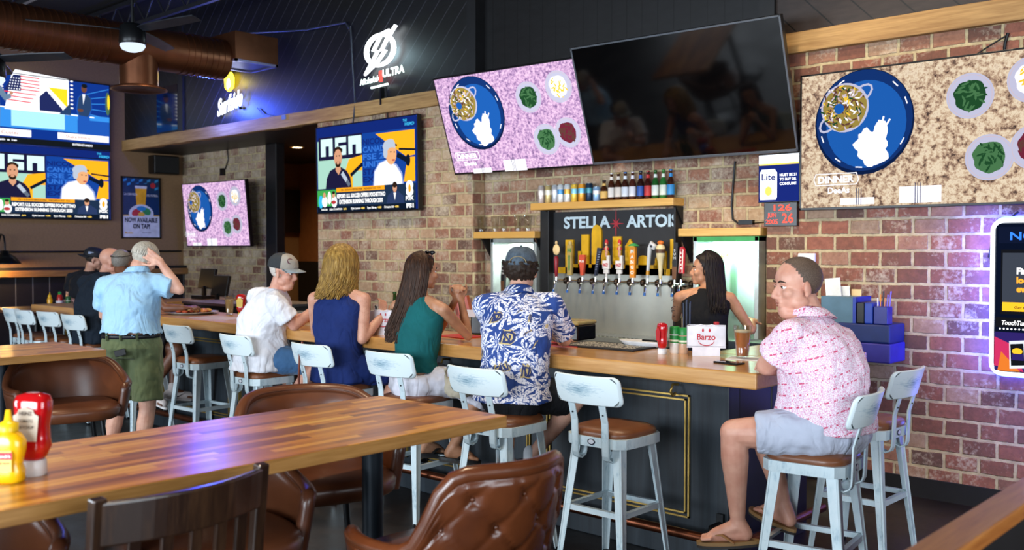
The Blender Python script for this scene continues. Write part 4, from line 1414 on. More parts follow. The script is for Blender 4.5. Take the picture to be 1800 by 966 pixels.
# ------------------------------------------------------------------ leather bucket bar chairs
def bucket(loc, rz, lab, mat, tufted=False, hb=1.04, sz=.74, w=.27):
    """faces +y; the shell wraps the back and sweeps down to the arms"""
    c = empty('bucket_chair', loc, rz, lab, 'chair', None if tufted else 'brown leather bucket bar chairs')
    # shell: angle from front-left around the back to front-right
    n, mz = 36, 12
    def hgt(a):
        u = abs(a) / math.radians(118)            # 0 at the back, 1 at the arm front
        k = 1 / (1 + math.exp((u - (.43 if tufted else .60)) * (26 if tufted else 13)))
        return sz + (.09 if tufted else .11) + (hb - sz - (.09 if tufted else .11)) * k
    def P(a, v, off):
        top = hgt(a); z = sz - .06 + (top - sz + .06) * v
        r = (w + off) * (1 + .10 * v)
        lean = -.07 * v
        return Vector((math.sin(a) * r * 1.0, -math.cos(a) * r * .95 + lean * max(math.cos(a), 0), z))
    b = MB()
    A = math.radians(118)
    def off_t(a, v):
        # buttoned quilting on the outside of the shell
        if not tufted: return 0
        s = a * w / .115; tt = (v * .36) / .115
        return 0
    for side, o in ((0, 0.0), (1, .045)):
        g = []; f = []
        nn, mm = (n * 3, mz * 4) if tufted else (n, mz)
        for j in range(mm + 1):
            for i in range(nn + 1):
                a = -A + 2 * A * i / nn; v = j / mm
                oo = o
                edge = min(1, min(v, 1 - v) * 8)
                if side: oo = o - .016 * (1 - edge) ** 2
                else: oo = o + .012 * (1 - edge) ** 2
                if tufted and side and .05 < v < .93 and abs(a) < A * .80:
                    z = P(a, v, 0).z
                    s = a * w / .064; q = (z - .80) / .088
                    # distance to the nearest button of a diamond grid
                    best = 9
                    for (u_, v_) in ((round(s / 2) * 2, round(q / 2) * 2), (round((s - 1) / 2) * 2 + 1, round((q - 1) / 2) * 2 + 1)):
                        best = min(best, math.hypot(s - u_, (q - v_)))
                    d1 = abs(((s + q) + 1) % 2 - 1); d2 = abs(((s - q) + 1) % 2 - 1)
                    crease = math.exp(-(min(d1, d2) / .06) ** 2)
                    oo += .005 - .016 * math.exp(-(best / .24) ** 2) - .009 * crease
                g.append(P(a, v, oo))
        for j in range(mm):
            for i in range(nn):
                k = j * (nn + 1) + i; q = (k, k + 1, k + nn + 2, k + nn + 1)
                f.append(q if side else q[::-1])
        b.add(g, f, True)
    # closing rim along the whole edge
    def rimpts():
        r = [P(-A, v / 10, .022) for v in range(0, 11)]
        r += [P(-A + 2 * A * i / n, 1, .022) for i in range(1, n)]
        r += [P(A, 1 - v / 10, .022) for v in range(0, 11)]
        return r
    b.tube(rimpts(), .0245, 10)
    if tufted:
        for ii in range(-6, 7):
            for jj in range(-1, 4):
                if (ii + jj) % 2: continue
                a = ii * .064 / w; z = .80 + jj * .088
                v = (z - sz + .06) / (hgt(a) - sz + .06)
                if .1 < v < .9 and abs(a) < A * .8: b.ell(P(a, v, .033), (.007, .007, .007), seg=8, ring=6)
    sh = b.build('shell', mat, c)
    b = MB(); b.tube([p + Vector((0, 0, .004)) + Vector((p.x, p.y, 0)).normalized() * .021 for p in rimpts()], .0045, 6); b.build('piping', pm('#54301f' if not tufted else '#5e3520', .4), sh)
    b = MB(); b.tube([p + Vector((0, 0, .004)) - Vector((p.x, p.y, 0)).normalized() * .021 for p in rimpts()], .0045, 6); b.build('piping', pm('#54301f' if not tufted else '#5e3520', .4), sh)
    # seat cushion
    b = MB(); rs = []
    for z, k in ((-.06, .93), (-.045, 1.0), (-.005, 1.02), (.012, .98), (.026, .85), (.033, .5), (.034, .03)):
        r = []
        for j in range(32):
            a = 2 * PI * j / 32; cc, s = math.cos(a), math.sin(a); q = (abs(cc) ** 3 + abs(s) ** 3) ** (-1 / 3)
            r.append((cc * q * (w - .005) * k, s * q * (w - .005) * k + .02, sz + z))
        rs.append(r)
    b.rings(rs); b.build('seat_cushion', mat, c)
    for sx in (-1, 1):
        for sy in (-1, 1):
            b = MB(); b.cyl((sx * .15, sy * .15, sz - .05), (sx * .22, sy * .22, 0), .014, .012, 10); b.build('leg', M_BLKMETAL, c)
    ring = [(sx * .195, sy * .195, .26) for sx, sy in ((-1, -1), (1, -1), (1, 1), (-1, 1))]
    b = MB()
    for i in range(4): b.cyl(ring[i], ring[(i + 1) % 4], .009, seg=8)
    b.build('foot_ring', M_BLKMETAL, c)
    return c
bucket((-3.22, 2.38, 0), -PI / 2 - .30, 'dark leather bucket chair behind the foreground table pole, facing the camera', M_LEATHER_D)
bucket((-2.80, 1.62, 0), -PI / 2 - .2, 'dark leather bucket chair under the foreground table behind the slatted wooden chair', M_LEATHER_D, hb=.97)
bucket((-2.82, .82, 0), -PI / 2 - .1, 'leather bucket chair cut off by the lower left corner of the picture', M_LEATHER_D, hb=.97)
bucket((-5.72, 2.42, 0), -PI / 2 - .25, 'dark leather bucket chair tucked under the left high table', M_LEATHER_D, hb=.985)
bucket((-2.13, 2.05, 0), PI / 2 - .12, 'cognac leather bucket chair with button tufted back in the foreground right of the table', M_LEATHER, True, hb=1.05, sz=.72, w=.25)

# dark wooden slat back bar chair
wc = empty('wooden_chair', (-2.42, 1.17, 0), PI / 2 + .08, 'dark wooden bar chair with curved slatted back at the bottom edge', 'chair')
def arc(u, z): return Vector((u * .225, -.22 - .055 * (1 - u * u) - (z - .75) * .12, z))
b = MB(); b.lathe([(.0, 0), (.20, 0), (.215, .012), (.215, .03), (.20, .04), (.0, .042)], (0, 0, .73), 28); b.build('seat', M_DARKWOOD, wc)
b = MB(); rs = []
for i in range(17):
    u = -1 + 2 * i / 16; p = arc(u, 1.09); q = arc(u, .985)
    rs.append([q + Vector((0, -.012, 0)), p + Vector((0, -.012, 0)), p + Vector((0, .012, 0)), q + Vector((0, .012, 0))])
b.rings(rs, smooth=False); b.build('top_rail', M_DARKWOOD, wc, bevel=.006)
for u in (-1, 1):
    b = MB(); b.bar(arc(u, .0) * 1.0 + Vector((0, .10, 0)), arc(u, .75), .034, .03); b.bar(arc(u, .75), arc(u, 1.10), .034, .028); b.build('back_post', M_DARKWOOD, wc, bevel=.004)
for i in range(5):
    u = -.66 + i * .33; b = MB(); b.bar(arc(u, .80), arc(u, .99), .032, .012); b.build('slat', M_DARKWOOD, wc, bevel=.002)
b = MB(); rs = []
for i in range(9):
    u = -1 + 2 * i / 8; p = arc(u, .81); q = arc(u, .77); rs.append([q + Vector((0, -.01, 0)), p + Vector((0, -.01, 0)), p + Vector((0, .01, 0)), q + Vector((0, .01, 0))])
b.rings(rs, smooth=False); b.build('lower_rail', M_DARKWOOD, wc)
for sx in (-1, 1):
    b = MB(); b.bar((sx * .16, .15, .73), (sx * .2, .19, 0), .03, .03); b.build('front_leg', M_DARKWOOD, wc, bevel=.003)
b = MB(); b.bar((-.19, .18, .25), (.19, .18, .25), .02, .03); b.bar((-.2, -.15, .3), (.2, -.15, .3), .02, .03); b.build('stretcher', M_DARKWOOD, wc)
# ------------------------------------------------------------------ tap wall
YB = YW + .16
tw = empty('tap_wall', (-4.93, YB, 0), 0, 'black framed draft tap wall with a yellow skyline and white lettering', 'tap wall')
XA, XB = -.70, .62
b = MB(); b.box(XA - .10, XA, -.10, 0, .86, 2.005); b.build('left_post', M_BLACKPAINT, tw, bevel=.004)
b = MB(); b.box(XB, XB + .02, -.10, 0, .86, 2.005); b.build('right_post', M_BLACKPAINT, tw, bevel=.003)
b = MB(); b.box(XA, XB, -.03, 0, 1.44, 1.99); b.build('sign_board', pm('#1f2024', .6, name='chalk_black'), tw)
b = MB(); b.box(XA, XB, -.03, 0, .93, 1.44); b.build('steel_panel', M_STEEL, tw)
for x in (XA - .02, XB + .02):
    b = MB(); b.prism([(0, 2.005), (-.11, 2.005), (0, 1.86)], x - .012, x + .012, 'x'); b.build('bracket', M_BLACKPAINT, tw)
b = MB(); a0, a1, a2, a3 = [Py(p_, 380, YB - .034).x + 4.93 for p_ in (991, 1073, 1101, 1193)]; put_text(b, 'STELLA', (a0 + a1) / 2, 1.845, .10, -.034, a1 - a0, bold=.035); put_text(b, 'ARTOIS', (a2 + a3) / 2, 1.845, .10, -.034, a3 - a2, bold=.035); b.build('lettering', pm('#cfe2ea', .5), tw)
b = MB()
pts = []
for i in range(16):
    r = (.115 if i % 4 == 0 else .07 if i % 4 == 2 else .022); a = PI / 2 + 2 * PI * i / 16
    k = 1.5 if i in (0, 8) else 1
    SX = Py(1087, 380, YB).x + 4.93
    pts.append((SX + r * math.cos(a) * .75, 1.875 + r * math.sin(a) * k * .9))
for i in range(16): b.add([(SX, -.034, 1.875), (pts[i][0], -.034, pts[i][1]), (pts[(i + 1) % 16][0], -.034, pts[(i + 1) % 16][1])], [(0, 1, 2)], False)
b.build('red_star', pm('#b5202f', .5), tw)
# skyline silhouette
sky = [(-.62, .44), (-.60, .30), (-.50, .30)]
b = MB()
def tower(x0, x1, h, top='flat', th=.0):
    y = -.045
    if top == 'flat': P = [(x0, 1.44), (x1, 1.44), (x1, 1.44 + h), (x0, 1.44 + h)]
    elif top == 'dome': P = [(x0, 1.44), (x1, 1.44), (x1, 1.44 + h * .8)] + [((x0 + x1) / 2 + (x1 - x0) / 2 * math.cos(a), 1.44 + h * .8 + h * .2 * math.sin(a) ** .8) for a in (.3, .7, 1.1, 1.57, 2.0, 2.45, 2.85)] + [(x0, 1.44 + h * .8)]
    else: P = [(x0, 1.44), (x1, 1.44), (x1, 1.44 + h * .8), ((x0 + x1) / 2, 1.44 + h), (x0, 1.44 + h * .8)]
    b.prism(P, y - .004, -.03)
def _sx(px): return Py(px, 420, YB - .04).x + 4.93
for a, c, h, k in ((995, 1009, .30, 'flat'), (1017, 1024, .20, 'flat'), (1023, 1036, .345, 'flat'), (1041, 1058, .43, 'dome'), (1056, 1071, .21, 'dome'), (1078, 1093, .325, 'flat'), (1100, 1116, .305, 'spire'), (1123, 1139, .165, 'dome'), (1179, 1187, .30, 'flat')): tower(_sx(a), _sx(c), h, k)
for i in range(9): tower(_sx(1150) + i * .014, _sx(1150) + .009 + i * .014, .10 + .05 * (i % 3), 'spire')
tower(-.66, .60, .055); tower(-.50, .5, .085)
b.build('skyline', pm('#d9a80e', .45, .2, name='skyline_gold'), tw)
b = MB(); b.box(XA, XB, -.34, -.03, .865, .93)
b.m = 1
for i in range(34): b.box(XA + .02 + i * .042, XA + .045 + i * .042, -.33, -.05, .93, .936)
b.build('drip_tray', [M_STEEL, M_CHROME], tw, bevel=.002)
# back counter of the bar
bc = empty('back_counter', (-4.9, YB, 0), 0, 'dark low back counter running under the tap wall', 'counter')
b = MB(); b.box(-1.56, 1.42, -.50, -.002, .0, .82); b.build('cabinet', M_NIGHT, bc)
b = MB(); b.box(-1.57, 1.43, -.52, -.002, .82, .86); b.build('worktop', pm('#2a2b2e', .3), bc, bevel=.003)
for i in range(4):
    b = MB(); b.box(-1.5 + i * .73, -.80 + i * .73, -.515, -.50, .08, .78); d = b.build('cabinet_door', pm('#191a1d', .35), bc, bevel=.003)
    b = MB(); b.cyl((-.85 + i * .73, -.53, .35), (-.85 + i * .73, -.53, .6), .007); b.build('door_handle', M_STEEL, d)

# 11 beer taps, each its own handle shape
TAPS = [(-.665, 'oval', '#8c1020', 'dark red baton tap handle with an oval cream badge, first from the left'),
        (-.545, 'paddle', '#b39a58', 'tan paddle tap handle with green lettering'),
        (-.425, 'wedge', '#d8553a', 'short coral red wedge tap handle'),
        (-.305, 'lean', '#2c3348', 'slim dark blue tap handle leaning right'),
        (-.185, 'pinup', '#e8e4e0', 'white square tap handle with a small red figure, left one of the pair'),
        (-.06, 'pinup', '#e8e4e0', 'white square tap handle with a small red figure, right one of the pair'),
        (.06, 'paddle2', '#e8901e', 'bright orange tap handle with upright lettering'),
        (.185, 'curl', '#c8ccd0', 'silver tap handle with a curled round top'),
        (.315, 'bottle', '#e3d3a4', 'cream bottle shaped tap handle with an orange top'),
        (.445, 'black', '#1c1a1c', 'tall black and bronze tap handle beside the red one'),
        (.545, 'red', '#a81424', 'red rounded tap handle, last on the right')]
def tap(x, y, z, shape, col, lab, grp='beer taps on the tap wall'):
    t = empty('beer_tap', (x, y, z), 0, lab, 'tap', grp)
    b = MB(); b.lathe([(.028, 0), (.034, .008), (.034, .02), (.02, .035), (.012, .05)], seg=16)
    b.v = [(p[0] + .05, -p[2], p[1]) for p in b.v]
    b.tube([(.05, -.03, 0), (.02, -.07, 0), (0, -.10, 0)], .013, 8); b.cyl((0, -.10, -.015), (0, -.10, .04), .014, .010, 10)
    b.tube([(0, -.10, 0), (0, -.13, -.02), (0, -.14, -.075)], [.013, .011, .009], 8); 
    b.build('faucet', M_CHROME, t)
    b = MB(); b.cyl((0, -.14, -.075), (0, -.142, -.10), .011, seg=8); b.build('plug', pm('#1a5fb0', .4), t)
    b = MB(); b.ell((.055, -.035, 0), (.028, .024, .028)); b.build('shank_collar', pm('#3a2c22', .25, .7), t)
    b = MB(); mats = [pm(col, .35)]
    y0 = -.10
    if shape == 'oval':
        b.lathe([(.010, .04), (.016, .07), (.018, .14), (.022, .22), (.014, .25)], (0, y0, 0), 12); mats += [pm('#e8c890', .5)]; b.m = 1; b.ell((0, y0, .315), (.040, .012, .055)); b.ell((0, y0, .385), (.012, .012, .02)); 
    elif shape == 'paddle':
        b.box(-.026, .026, y0 - .012, y0 + .012, .06, .36); b.ell((0, y0, .375), (.022, .014, .03)); mats += [pm('#2f7a3c', .5)]; b.m = 1; put_text(b, 'H', 0, .29, .04, y0 - .0135, bold=.05); b.box(-.008, .008, y0 - .014, y0 - .012, .11, .26)
    elif shape == 'wedge':
        b.prism([(-.014, .06), (.014, .06), (.034, .24), (.026, .265), (-.026, .265), (-.034, .24)], y0 - .014, y0 + .014); mats += [pm('#f0e4d8', .5)]; b.m = 1; put_text(b, 'PUB', 0, .19, .022, y0 - .0155, bold=.04)
    elif shape == 'lean':
        b.M = Matrix.Rotation(-.001, 4, 'X'); b.prism([(-.008, .06), (.010, .06), (.066, .33), (.026, .335)], y0 - .014, y0 + .014); mats += [pm('#9aa6c0', .5)]; b.m = 1
        for i in range(8): b.prism([(.004 + i * .0055, .12 + i * .024), (.026 + i * .0055, .122 + i * .024), (.027 + i * .0055, .128 + i * .024), (.005 + i * .0055, .126 + i * .024)], y0 - .016, y0 - .0141)
    elif shape == 'pinup':
        b.box(-.035, .035, y0 - .012, y0 + .012, .13, .21); b.box(-.026, .026, y0 - .01, y0 + .01, .085, .125); b.cyl((0, y0, .04), (0, y0, .09), .01); b.box(.006, .034, y0 - .01, y0 + .01, .21, .26)
        mats += [pm('#c8202c', .5), pm('#d8a080', .5)]; b.m = 1; put_text(b, 'HAZY', 0, .155, .03, y0 - .0135, .055, bold=.05); b.ell((0, y0, .385), (.017, .014, .03)); b.box(-.022, .022, y0 - .008, y0 + .008, .315, .335)
        b.m = 2; b.ell((0, y0 - .004, .37), (.012, .012, .016)); b.cap((0, y0, .34), (0, y0, .30), .014, .012); b.cap((-.006, y0, .295), (-.008, y0, .25), .009, .006); b.cap((.006, y0, .295), (0, y0, .25), .009, .006)
    elif shape == 'paddle2':
        b.prism([(-.022, .05), (.026, .05), (.034, .34), (-.022, .34)], y0 - .013, y0 + .013); mats += [pm('#f8f0e0', .5), pm('#3fa860', .5)]; b.m = 1
        for i, ch in enumerate('MANGO'): put_text(b, ch, .004, .285 - i * .05, .03, y0 - .0145, bold=.05)
        b.m = 2; b.lathe([(.05, 0), (.03, .018), (.0, .03)], (.01, y0, .35), 10)
    elif shape == 'curl':
        b.tube([(0, y0, .05), (.012, y0, .2), (.022, y0, .33), (.045, y0, .375), (.07, y0, .35), (.055, y0, .32)], [.012, .016, .02, .026, .024, .018], 10); mats += [pm('#d89a2c', .4), pm('#20222a', .4)]; b.m = 2; b.ell((.05, y0 - .012, .35), (.016, .012, .016)); b.m = 1; b.cyl((0.002, y0, .08), (.005, y0, .12), .015)
    elif shape == 'bottle':
        b.lathe([(.012, .04), (.016, .09), (.02, .17), (.026, .22), (.036, .26), (.038, .34), (.026, .36), (.0, .37)], (0, y0, 0), 14); mats += [pm('#d8701c', .5), pm('#5a3a20', .5)]; b.m = 1; b.ell((0, y0, .38), (.03, .02, .02)); b.m = 2; b.lathe([(.0385, .285), (.0395, .29), (.0395, .315), (.0385, .32)], (0, y0, 0), 14, False)
    elif shape == 'black':
        b.prism([(-.012, .04), (.02, .04), (.03, .2), (.034, .38), (.0, .385), (-.018, .2)], y0 - .014, y0 + .014); mats += [pm('#7a5238', .4, .5), pm('#c0c0c0', .5)]; b.m = 1; b.prism([(-.014, .045), (.02, .045), (.026, .16), (-.018, .16)], y0 - .016, y0 + .016); b.m = 2
        for i, ch in enumerate('SUN'): put_text(b, ch, .008, .30 - i * .035, .022, y0 - .0155, bold=.05)
    else:
        b.prism([(-.016, .1), (.026, .1), (.034, .32), (.018, .345), (-.004, .335)], y0 - .014, y0 + .014); mats += [pm('#f4e8e0', .5)]; b.m = 1; b.tube([(-.012, y0 - .015, .11), (.020, y0 - .015, .11), (.028, y0 - .015, .315), (.002, y0 - .015, .325)], .003, 5, closed=True)
        for i, ch in enumerate('Barzo'): put_text(b, ch, .006 + i * .001, .275 - i * .034, .024, y0 - .016, bold=.05)
    b.v = [(p[0], p[1], p[2] * .88) for p in b.v]
    b.build('handle', mats, t, bevel=.0015)
    return t
for (x, sh, c, lab), px in zip(TAPS, (978, 1002, 1024, 1047, 1066, 1089, 1112, 1138, 1161, 1186, 1197)):
    tap(Py(px, 480, YB - .13).x, YB - .03, 1.375, sh, c, lab)

# pine shelves: big one above the taps, one above each side opening
def shelf(x0, x1, z, y0, lab, th=.062):
    tag(MB().box(x0, x1, y0, YB, z - th, z).build('shelf', M_PINE, bevel=.004), lab, 'shelf', 'pine shelves over the taps')
shelf(-5.79, -4.27, 2.07, YB - .165, 'wide pine shelf carrying cans and bottles above the tap wall')
shelf(-6.51, -5.735, 1.82, YB - .17, 'pine shelf with empty beer glasses left of the tap wall')
shelf(-4.22, -3.50, 1.82, YB - .17, 'pine shelf above the green lit opening behind the bartender')
for x in (-6.42, -5.755, -4.20):
    b = MB(); b.prism([(YB, 1.757), (YB - .15, 1.757), (YB, 1.55)], x - .012, x + .012, 'x'); tag(b.build('shelf_bracket', M_BLACKPAINT), 'black triangular bracket under a pine shelf', 'bracket', 'black brackets under the lower shelves')

def steel_niche(x0, x1, lab, green=False):
    t = empty('steel_tap_niche', ((x0 + x1) / 2, YB, 0), 0, lab, 'cabinet')
    w_ = (x1 - x0) / 2
    fr = pm('#c6cfcc', .35, .6, name='pale_steel')
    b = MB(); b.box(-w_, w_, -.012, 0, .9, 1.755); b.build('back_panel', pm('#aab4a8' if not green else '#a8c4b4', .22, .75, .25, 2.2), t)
    for nm, s in (('left_jamb', (-w_, -w_ + .035)), ('right_jamb', (w_ - .035, w_))):
        b = MB(); b.box(s[0], s[1], -.12, 0, .9, 1.755); b.build(nm, fr, t, bevel=.003)
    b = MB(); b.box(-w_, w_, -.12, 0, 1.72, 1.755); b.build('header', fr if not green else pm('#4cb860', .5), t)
    b = MB(); b.box(-w_, w_, -.26, 0, .87, .92); b.build('drip_ledge', fr, t)
    return t
steel_niche(-6.33, -5.76, 'stainless steel tap niche behind the capped man in the leaf print shirt')
steel_niche(-4.11, -3.54, 'stainless steel tap niche lit green behind the bartender', True)
light('niche_green_glow', 'AREA', (-3.83, YB - .10, 1.71), 5, (.3, 1, .4), (-3.83, YB - .04, 1.2), .4, .06)
light('niche_cool_glow', 'AREA', (-3.83, YB - .105, 1.70), 5.0, (.85, 1, .95), (-3.83, YB - .02, 1.2), .4, .06)
light('niche_white_glow', 'AREA', (-6.05, YB - .10, 1.70), 7.0, (.9, 1, .95), (-6.05, YB - .04, 1.2), .4, .06)
tap(-6.17, YB - .02, 1.22, 'black', '#1c1a1c', 'black tap handle with a gold band in the left steel niche', 'taps in the steel niches')
tap(-5.86, YB - .02, 1.28, 'bottle', '#5a5348', 'brown rounded tap handle just above the capped man', 'taps in the steel niches')
tap(-3.86, YB - .02, 1.22, 'paddle', '#1d8a78', 'teal tap handle in the green lit niche right of the bartender', 'taps in the steel niches')
tap(-3.68, YB - .02, 1.22, 'stub', '#2a5a3a', 'short tap in the green lit niche, rightmost', 'taps in the steel niches') if False else None
b = MB(); put_text(b, 'UFC', -3.90, 1.585, .045, YB - .02, .13, bold=.03, shear=.15); tag(b.build('tap_sign', pm('#8a6a3c', .5)), 'small bronze UFC letters above the teal tap handle', 'sign')

# ------------------------------------------------------------------ cans and bottles on the wide shelf
def can_at(px, col, band, lab, h=.165, r=.033):
    q = Py(px, 352, YB - .085)
    t = empty('beer_can', (q.x, YB - .085, 2.07), 0, lab, 'can', 'cans on the wide shelf')
    b = MB(); b.lathe([(r * .8, 0), (r, .012), (r, h * .88), (r * .78, h * .96)], seg=20); b.m = 1; b.lathe([(r * 1.006, h * .45), (r * 1.01, h * .46), (r * 1.01, h * .7), (r * 1.006, h * .71)], seg=20, caps=False)
    b.build('body', [pm(col, .3, .35), pm(band, .3, .2)], t)
    b = MB(); b.lathe([(r * .80, h * .955), (r * .82, h * .975), (r * .76, h * .975), (r * .72, h * .965), (0, h * .965)], seg=20); b.build('lid', M_STEEL, t)
for px, c, bd, lab in ((952, '#c4b8b4', '#e0d8d4', 'plain silver can, first on the wide shelf'), (964, '#c9b47a', '#e0dccc', 'silver and gold can, second on the wide shelf'), (976, '#b8bcc4', '#d4d4dc', 'plain silver can, third on the wide shelf'),
                       (986, '#dfe6ea', '#3f8cc8', 'white can with a blue and orange disc, fourth on the shelf'), (998, '#dfe6ea', '#e0a83c', 'white can with a yellow disc, fifth on the shelf'), (1010, '#e4c04c', '#7cc0dc', 'yellow and light blue can, sixth on the shelf'),
                       (1023, '#dc9a34', '#6cb4d8', 'orange and light blue can, seventh on the shelf'), (1036, '#14304c', '#2c7c8c', 'dark teal can, eighth on the shelf')):
    can_at(px, c, bd, lab)
can_at(1049, '#8ab0dc', '#e8e8f0', 'short pale blue can beside the first bottle', .13, .034)
def bottle_at(px, glass, lab_c, capc, lab, h=.235, r=.031):
    q = Py(px, 350, YB - .085)
    t = empty('beer_bottle', (q.x, YB - .085, 2.07), 0, lab, 'bottle', 'bottles on the wide shelf')
    b = MB(); b.lathe([(r * .85, 0), (r, .01), (r, h * .52), (r * .9, h * .60), (r * .48, h * .74), (r * .40, h * .92), (r * .46, h * .93), (r * .44, h * .97)], seg=18); b.build('glass_body', pm(glass, .1, 0, .05, coat=.6), t)
    b = MB(); b.lathe([(r * 1.01, h * .12), (r * 1.025, h * .13), (r * 1.025, h * .46), (r * 1.01, h * .47)], seg=18, caps=False); b.build('label', pm(lab_c, .5), t)
    b = MB(); b.lathe([(r * .52, h * .74), (r * .46, h * .86)], seg=14, caps=False); b.build('neck_label', pm(lab_c, .5), t)
    b = MB(); b.lathe([(r * .47, h * .955), (r * .5, h * .965), (r * .46, h), (.0, h)], seg=14); b.build('crown_cap', pm(capc, .4, .3), t)
bottle_at(1062, '#3a1c0c', '#d8b060', '#1a1a1a', 'squat brown bottle with an amber label, first bottle on the shelf', .175, .034)
for px, g, l, c, lab in ((1075, '#3a1a0c', '#e0dcd8', '#d8d8d8', 'brown bottle with a white label and silver neck'), (1087, '#3c1a0a', '#e8dcd0', '#c0a060', 'brown bottle with a cream label and gold neck'), (1099, '#3a1a10', '#e4eaf4', '#2c6cc0', 'brown bottle with a white label and blue neck'),
                         (1112, '#4a2218', '#eceaf0', '#e0d8e0', 'brown bottle with an oval white label'), (1126, '#2c1410', '#2458b0', '#203040', 'brown bottle with a bright blue label'), (1139, '#3a120c', '#c83030', '#b01c20', 'brown bottle with a red label and red neck'),
                         (1152, '#1f5a24', '#e0e8e4', '#1c6c2c', 'green bottle with a white oval label'), (1166, '#2a7030', '#dfe8d8', '#2c8c3c', 'green bottle with a pale label, second green one'), (1179, '#3a1c10', '#2c8cd0', '#2c7cc8', 'brown bottle with a light blue label, last on the shelf')):
    bottle_at(px, g, l, c, lab)
b = MB()
def pint(loc, lab, fill=None, foam=False, h=.15, r=.042, grp='empty glasses on the left shelf', cat='glass'):
    t = empty('beer_glass', loc, 0, lab, cat, grp)
    b = MB(); b.lathe([(r * .68, 0), (r, h), (r * .95, h), (r * .64, .01), (0, .012)], seg=22); b.build('glass', M_GLASS, t)
    if fill:
        b = MB(); z1 = h * .80; b.lathe([(r * .62, .013), (r * .64 + (r * .29) * z1 / h, z1), (0, z1)], seg=22); b.build('beer', fill, t)
    if foam:
        b = MB(); b.lathe([(r * .875, h * .80), (r * .90, h * .86), (0, h * .87)], seg=22); b.build('foam', pm('#e8d2b0', .8), t)
    return t
for i, px in enumerate((846, 868, 886, 908, 928)):
    q = Py(px, 398, YB - .10); pint((q.x, YB - .10 + .02 * (i % 2), 1.82), 'clear empty beer glass standing on the left pine shelf')

# ------------------------------------------------------------------ things on the wall at the right
q0 = Py(1335, 275, YW - .03); q1 = Py(1405, 352, YW - .03)
t = empty('lit_beer_sign', ((q0.x + q1.x) / 2, YW, 2.0), 0, 'lit blue and white beer can sign left of the granite recipe television', 'sign')
w_ = .165
b = MB(); b.box(-w_, w_, -.035, 0, 0, .36); b.build('housing', M_TVBLACK, t, bevel=.004)
b = MB(); L.k = 0; b.M = Matrix.Translation((0, -.036, 0))
R_(b, 0, -w_ + .006, .006, w_ - .006, .35); R_(b, 1, -w_ + .006, .285, w_ - .006, .35); R_(b, 2, -w_ + .008, .275, w_ - .008, .287)
P_(b, 1, [(-.145, .02), (-.02, .02), (-.012, .04), (-.012, .22), (-.03, .245), (-.135, .245), (-.15, .22), (-.15, .04)]); T_(b, 0, 'Lite', -.08, .165, .05, .11, bold=.02); E_(b, 2, -.08, .085, .028, .034)
for i, s in enumerate(('MUST BE 21', 'TO BUY OR', 'CONSUME')): T_(b, 1, s, .075, .19 - i * .032, .02, .13, bold=.03)
b.build('lit_face', [em('#16246a', 1.1), em('#eef0f8', 1.5), em('#e8c860', 1.2)], t)
t = empty('digital_date_sign', ((q0.x + q1.x) / 2 + .015, YW, 1.825), 0, 'black age check sign with red LED digits under the lit beer sign', 'sign')
b = MB(); b.box(-.13, .13, -.04, 0, 0, .175); b.build('housing', M_TVBLACK, t, bevel=.004)
b = MB(); b.M = Matrix.Translation((0, -.0415, 0)); put_text(b, '126', .02, .115, .045, 0, .14, bold=.01); put_text(b, 'JUN', -.065, .068, .03, 0, .07, bold=.004); put_text(b, '2005', -.065, .018, .034, 0, .095, bold=.004); put_text(b, '26', .06, .025, .07, 0, .09, bold=.01)
b.build('led_digits', em('#ff4a3a', 2), t)
b = MB(); b.M = Matrix.Translation((0, -.0412, 0)); put_text(b, 'must be born on or before this date', .0, .100, .007, 0, .19); b.build('caption', em('#c8c8c8', .6), t)
q = Py(1420, 447, YW)
t = tag(MB().box(q.x - .065, q.x + .065, YW - .03, YW, q.z - .13, q.z + .01).build('thermostat', M_WHITE, bevel=.008, seg=3), 'white thermostat on the brick just above the seated man in pink', 'thermostat')

# jukebox
q = Py(1742, 388, YW - .12)
JW, JH = .62, .97
jb = empty('jukebox', (q.x + JW / 2, YW, .875), 0, 'wall mounted touch screen jukebox with a glowing white border at the right edge', 'jukebox')
def rr(W, H, R, n=8, ox=0, oz=0):
    out = []
    for cx, cz, a0 in ((W / 2 - R, H - R, 0), (-W / 2 + R, H - R, 90), (-W / 2 + R, R, 180), (W / 2 - R, R, 270)):
        for i in range(n + 1):
            a = math.radians(a0 + 90 * i / n); out.append((cx + R * math.cos(a) + ox, cz + R * math.sin(a) + oz))
    return out
b = MB(); b.prism(rr(JW, JH, .07), -.115, -.03); b.build('cabinet', pm('#0c1020', .25), jb)
b = MB(); b.tube([(p[0], -.115, p[1]) for p in rr(JW - .02, JH - .02, .065, 8, 0, .01)], .013, 8, closed=True); b.build('light_border', em('#eef4ff', 2.6), jb)
b = MB(); b.tube([(p[0], -.035, p[1]) for p in rr(JW + .01, JH + .01, .07, 8, 0, -.005)], .012, 8, closed=True); b.build('rear_glow_strip', em('#2a40ff', 26), jb)
b = MB(); L.k = 0; b.M = Matrix.Translation((-JW / 2, -.114, 0))
JM = [em('#0a1226', .8), em('#101830', .8), em('#2c6ae0', 1.6), em('#3e4450', .8), em('#f4f4f4', 1.2), em('#f49a30', 1.3), em('#f4b428', 1.1), em('#c83060', .9), em('#1a1c22', .6), em('#dfe4ec', .9), em('#30246a', .8), em('#e0782c', .9)]
R_(b, 0, .03, .03, JW - .03, JH - .03); R_(b, 1, .045, .82, JW - .05, .92); T_(b, 2, 'NO CASH', .32, .84, .05, .42, bold=.02)
R_(b, 8, .06, .38, JW - .06, .78); R_(b, 3, .07, .40, JW - .07, .76); R_(b, 6, .07, .40, JW - .07, .455); T_(b, 8, 'Get the TouchTunes app', .14, .415, .018, .28, 'l', bold=.01)
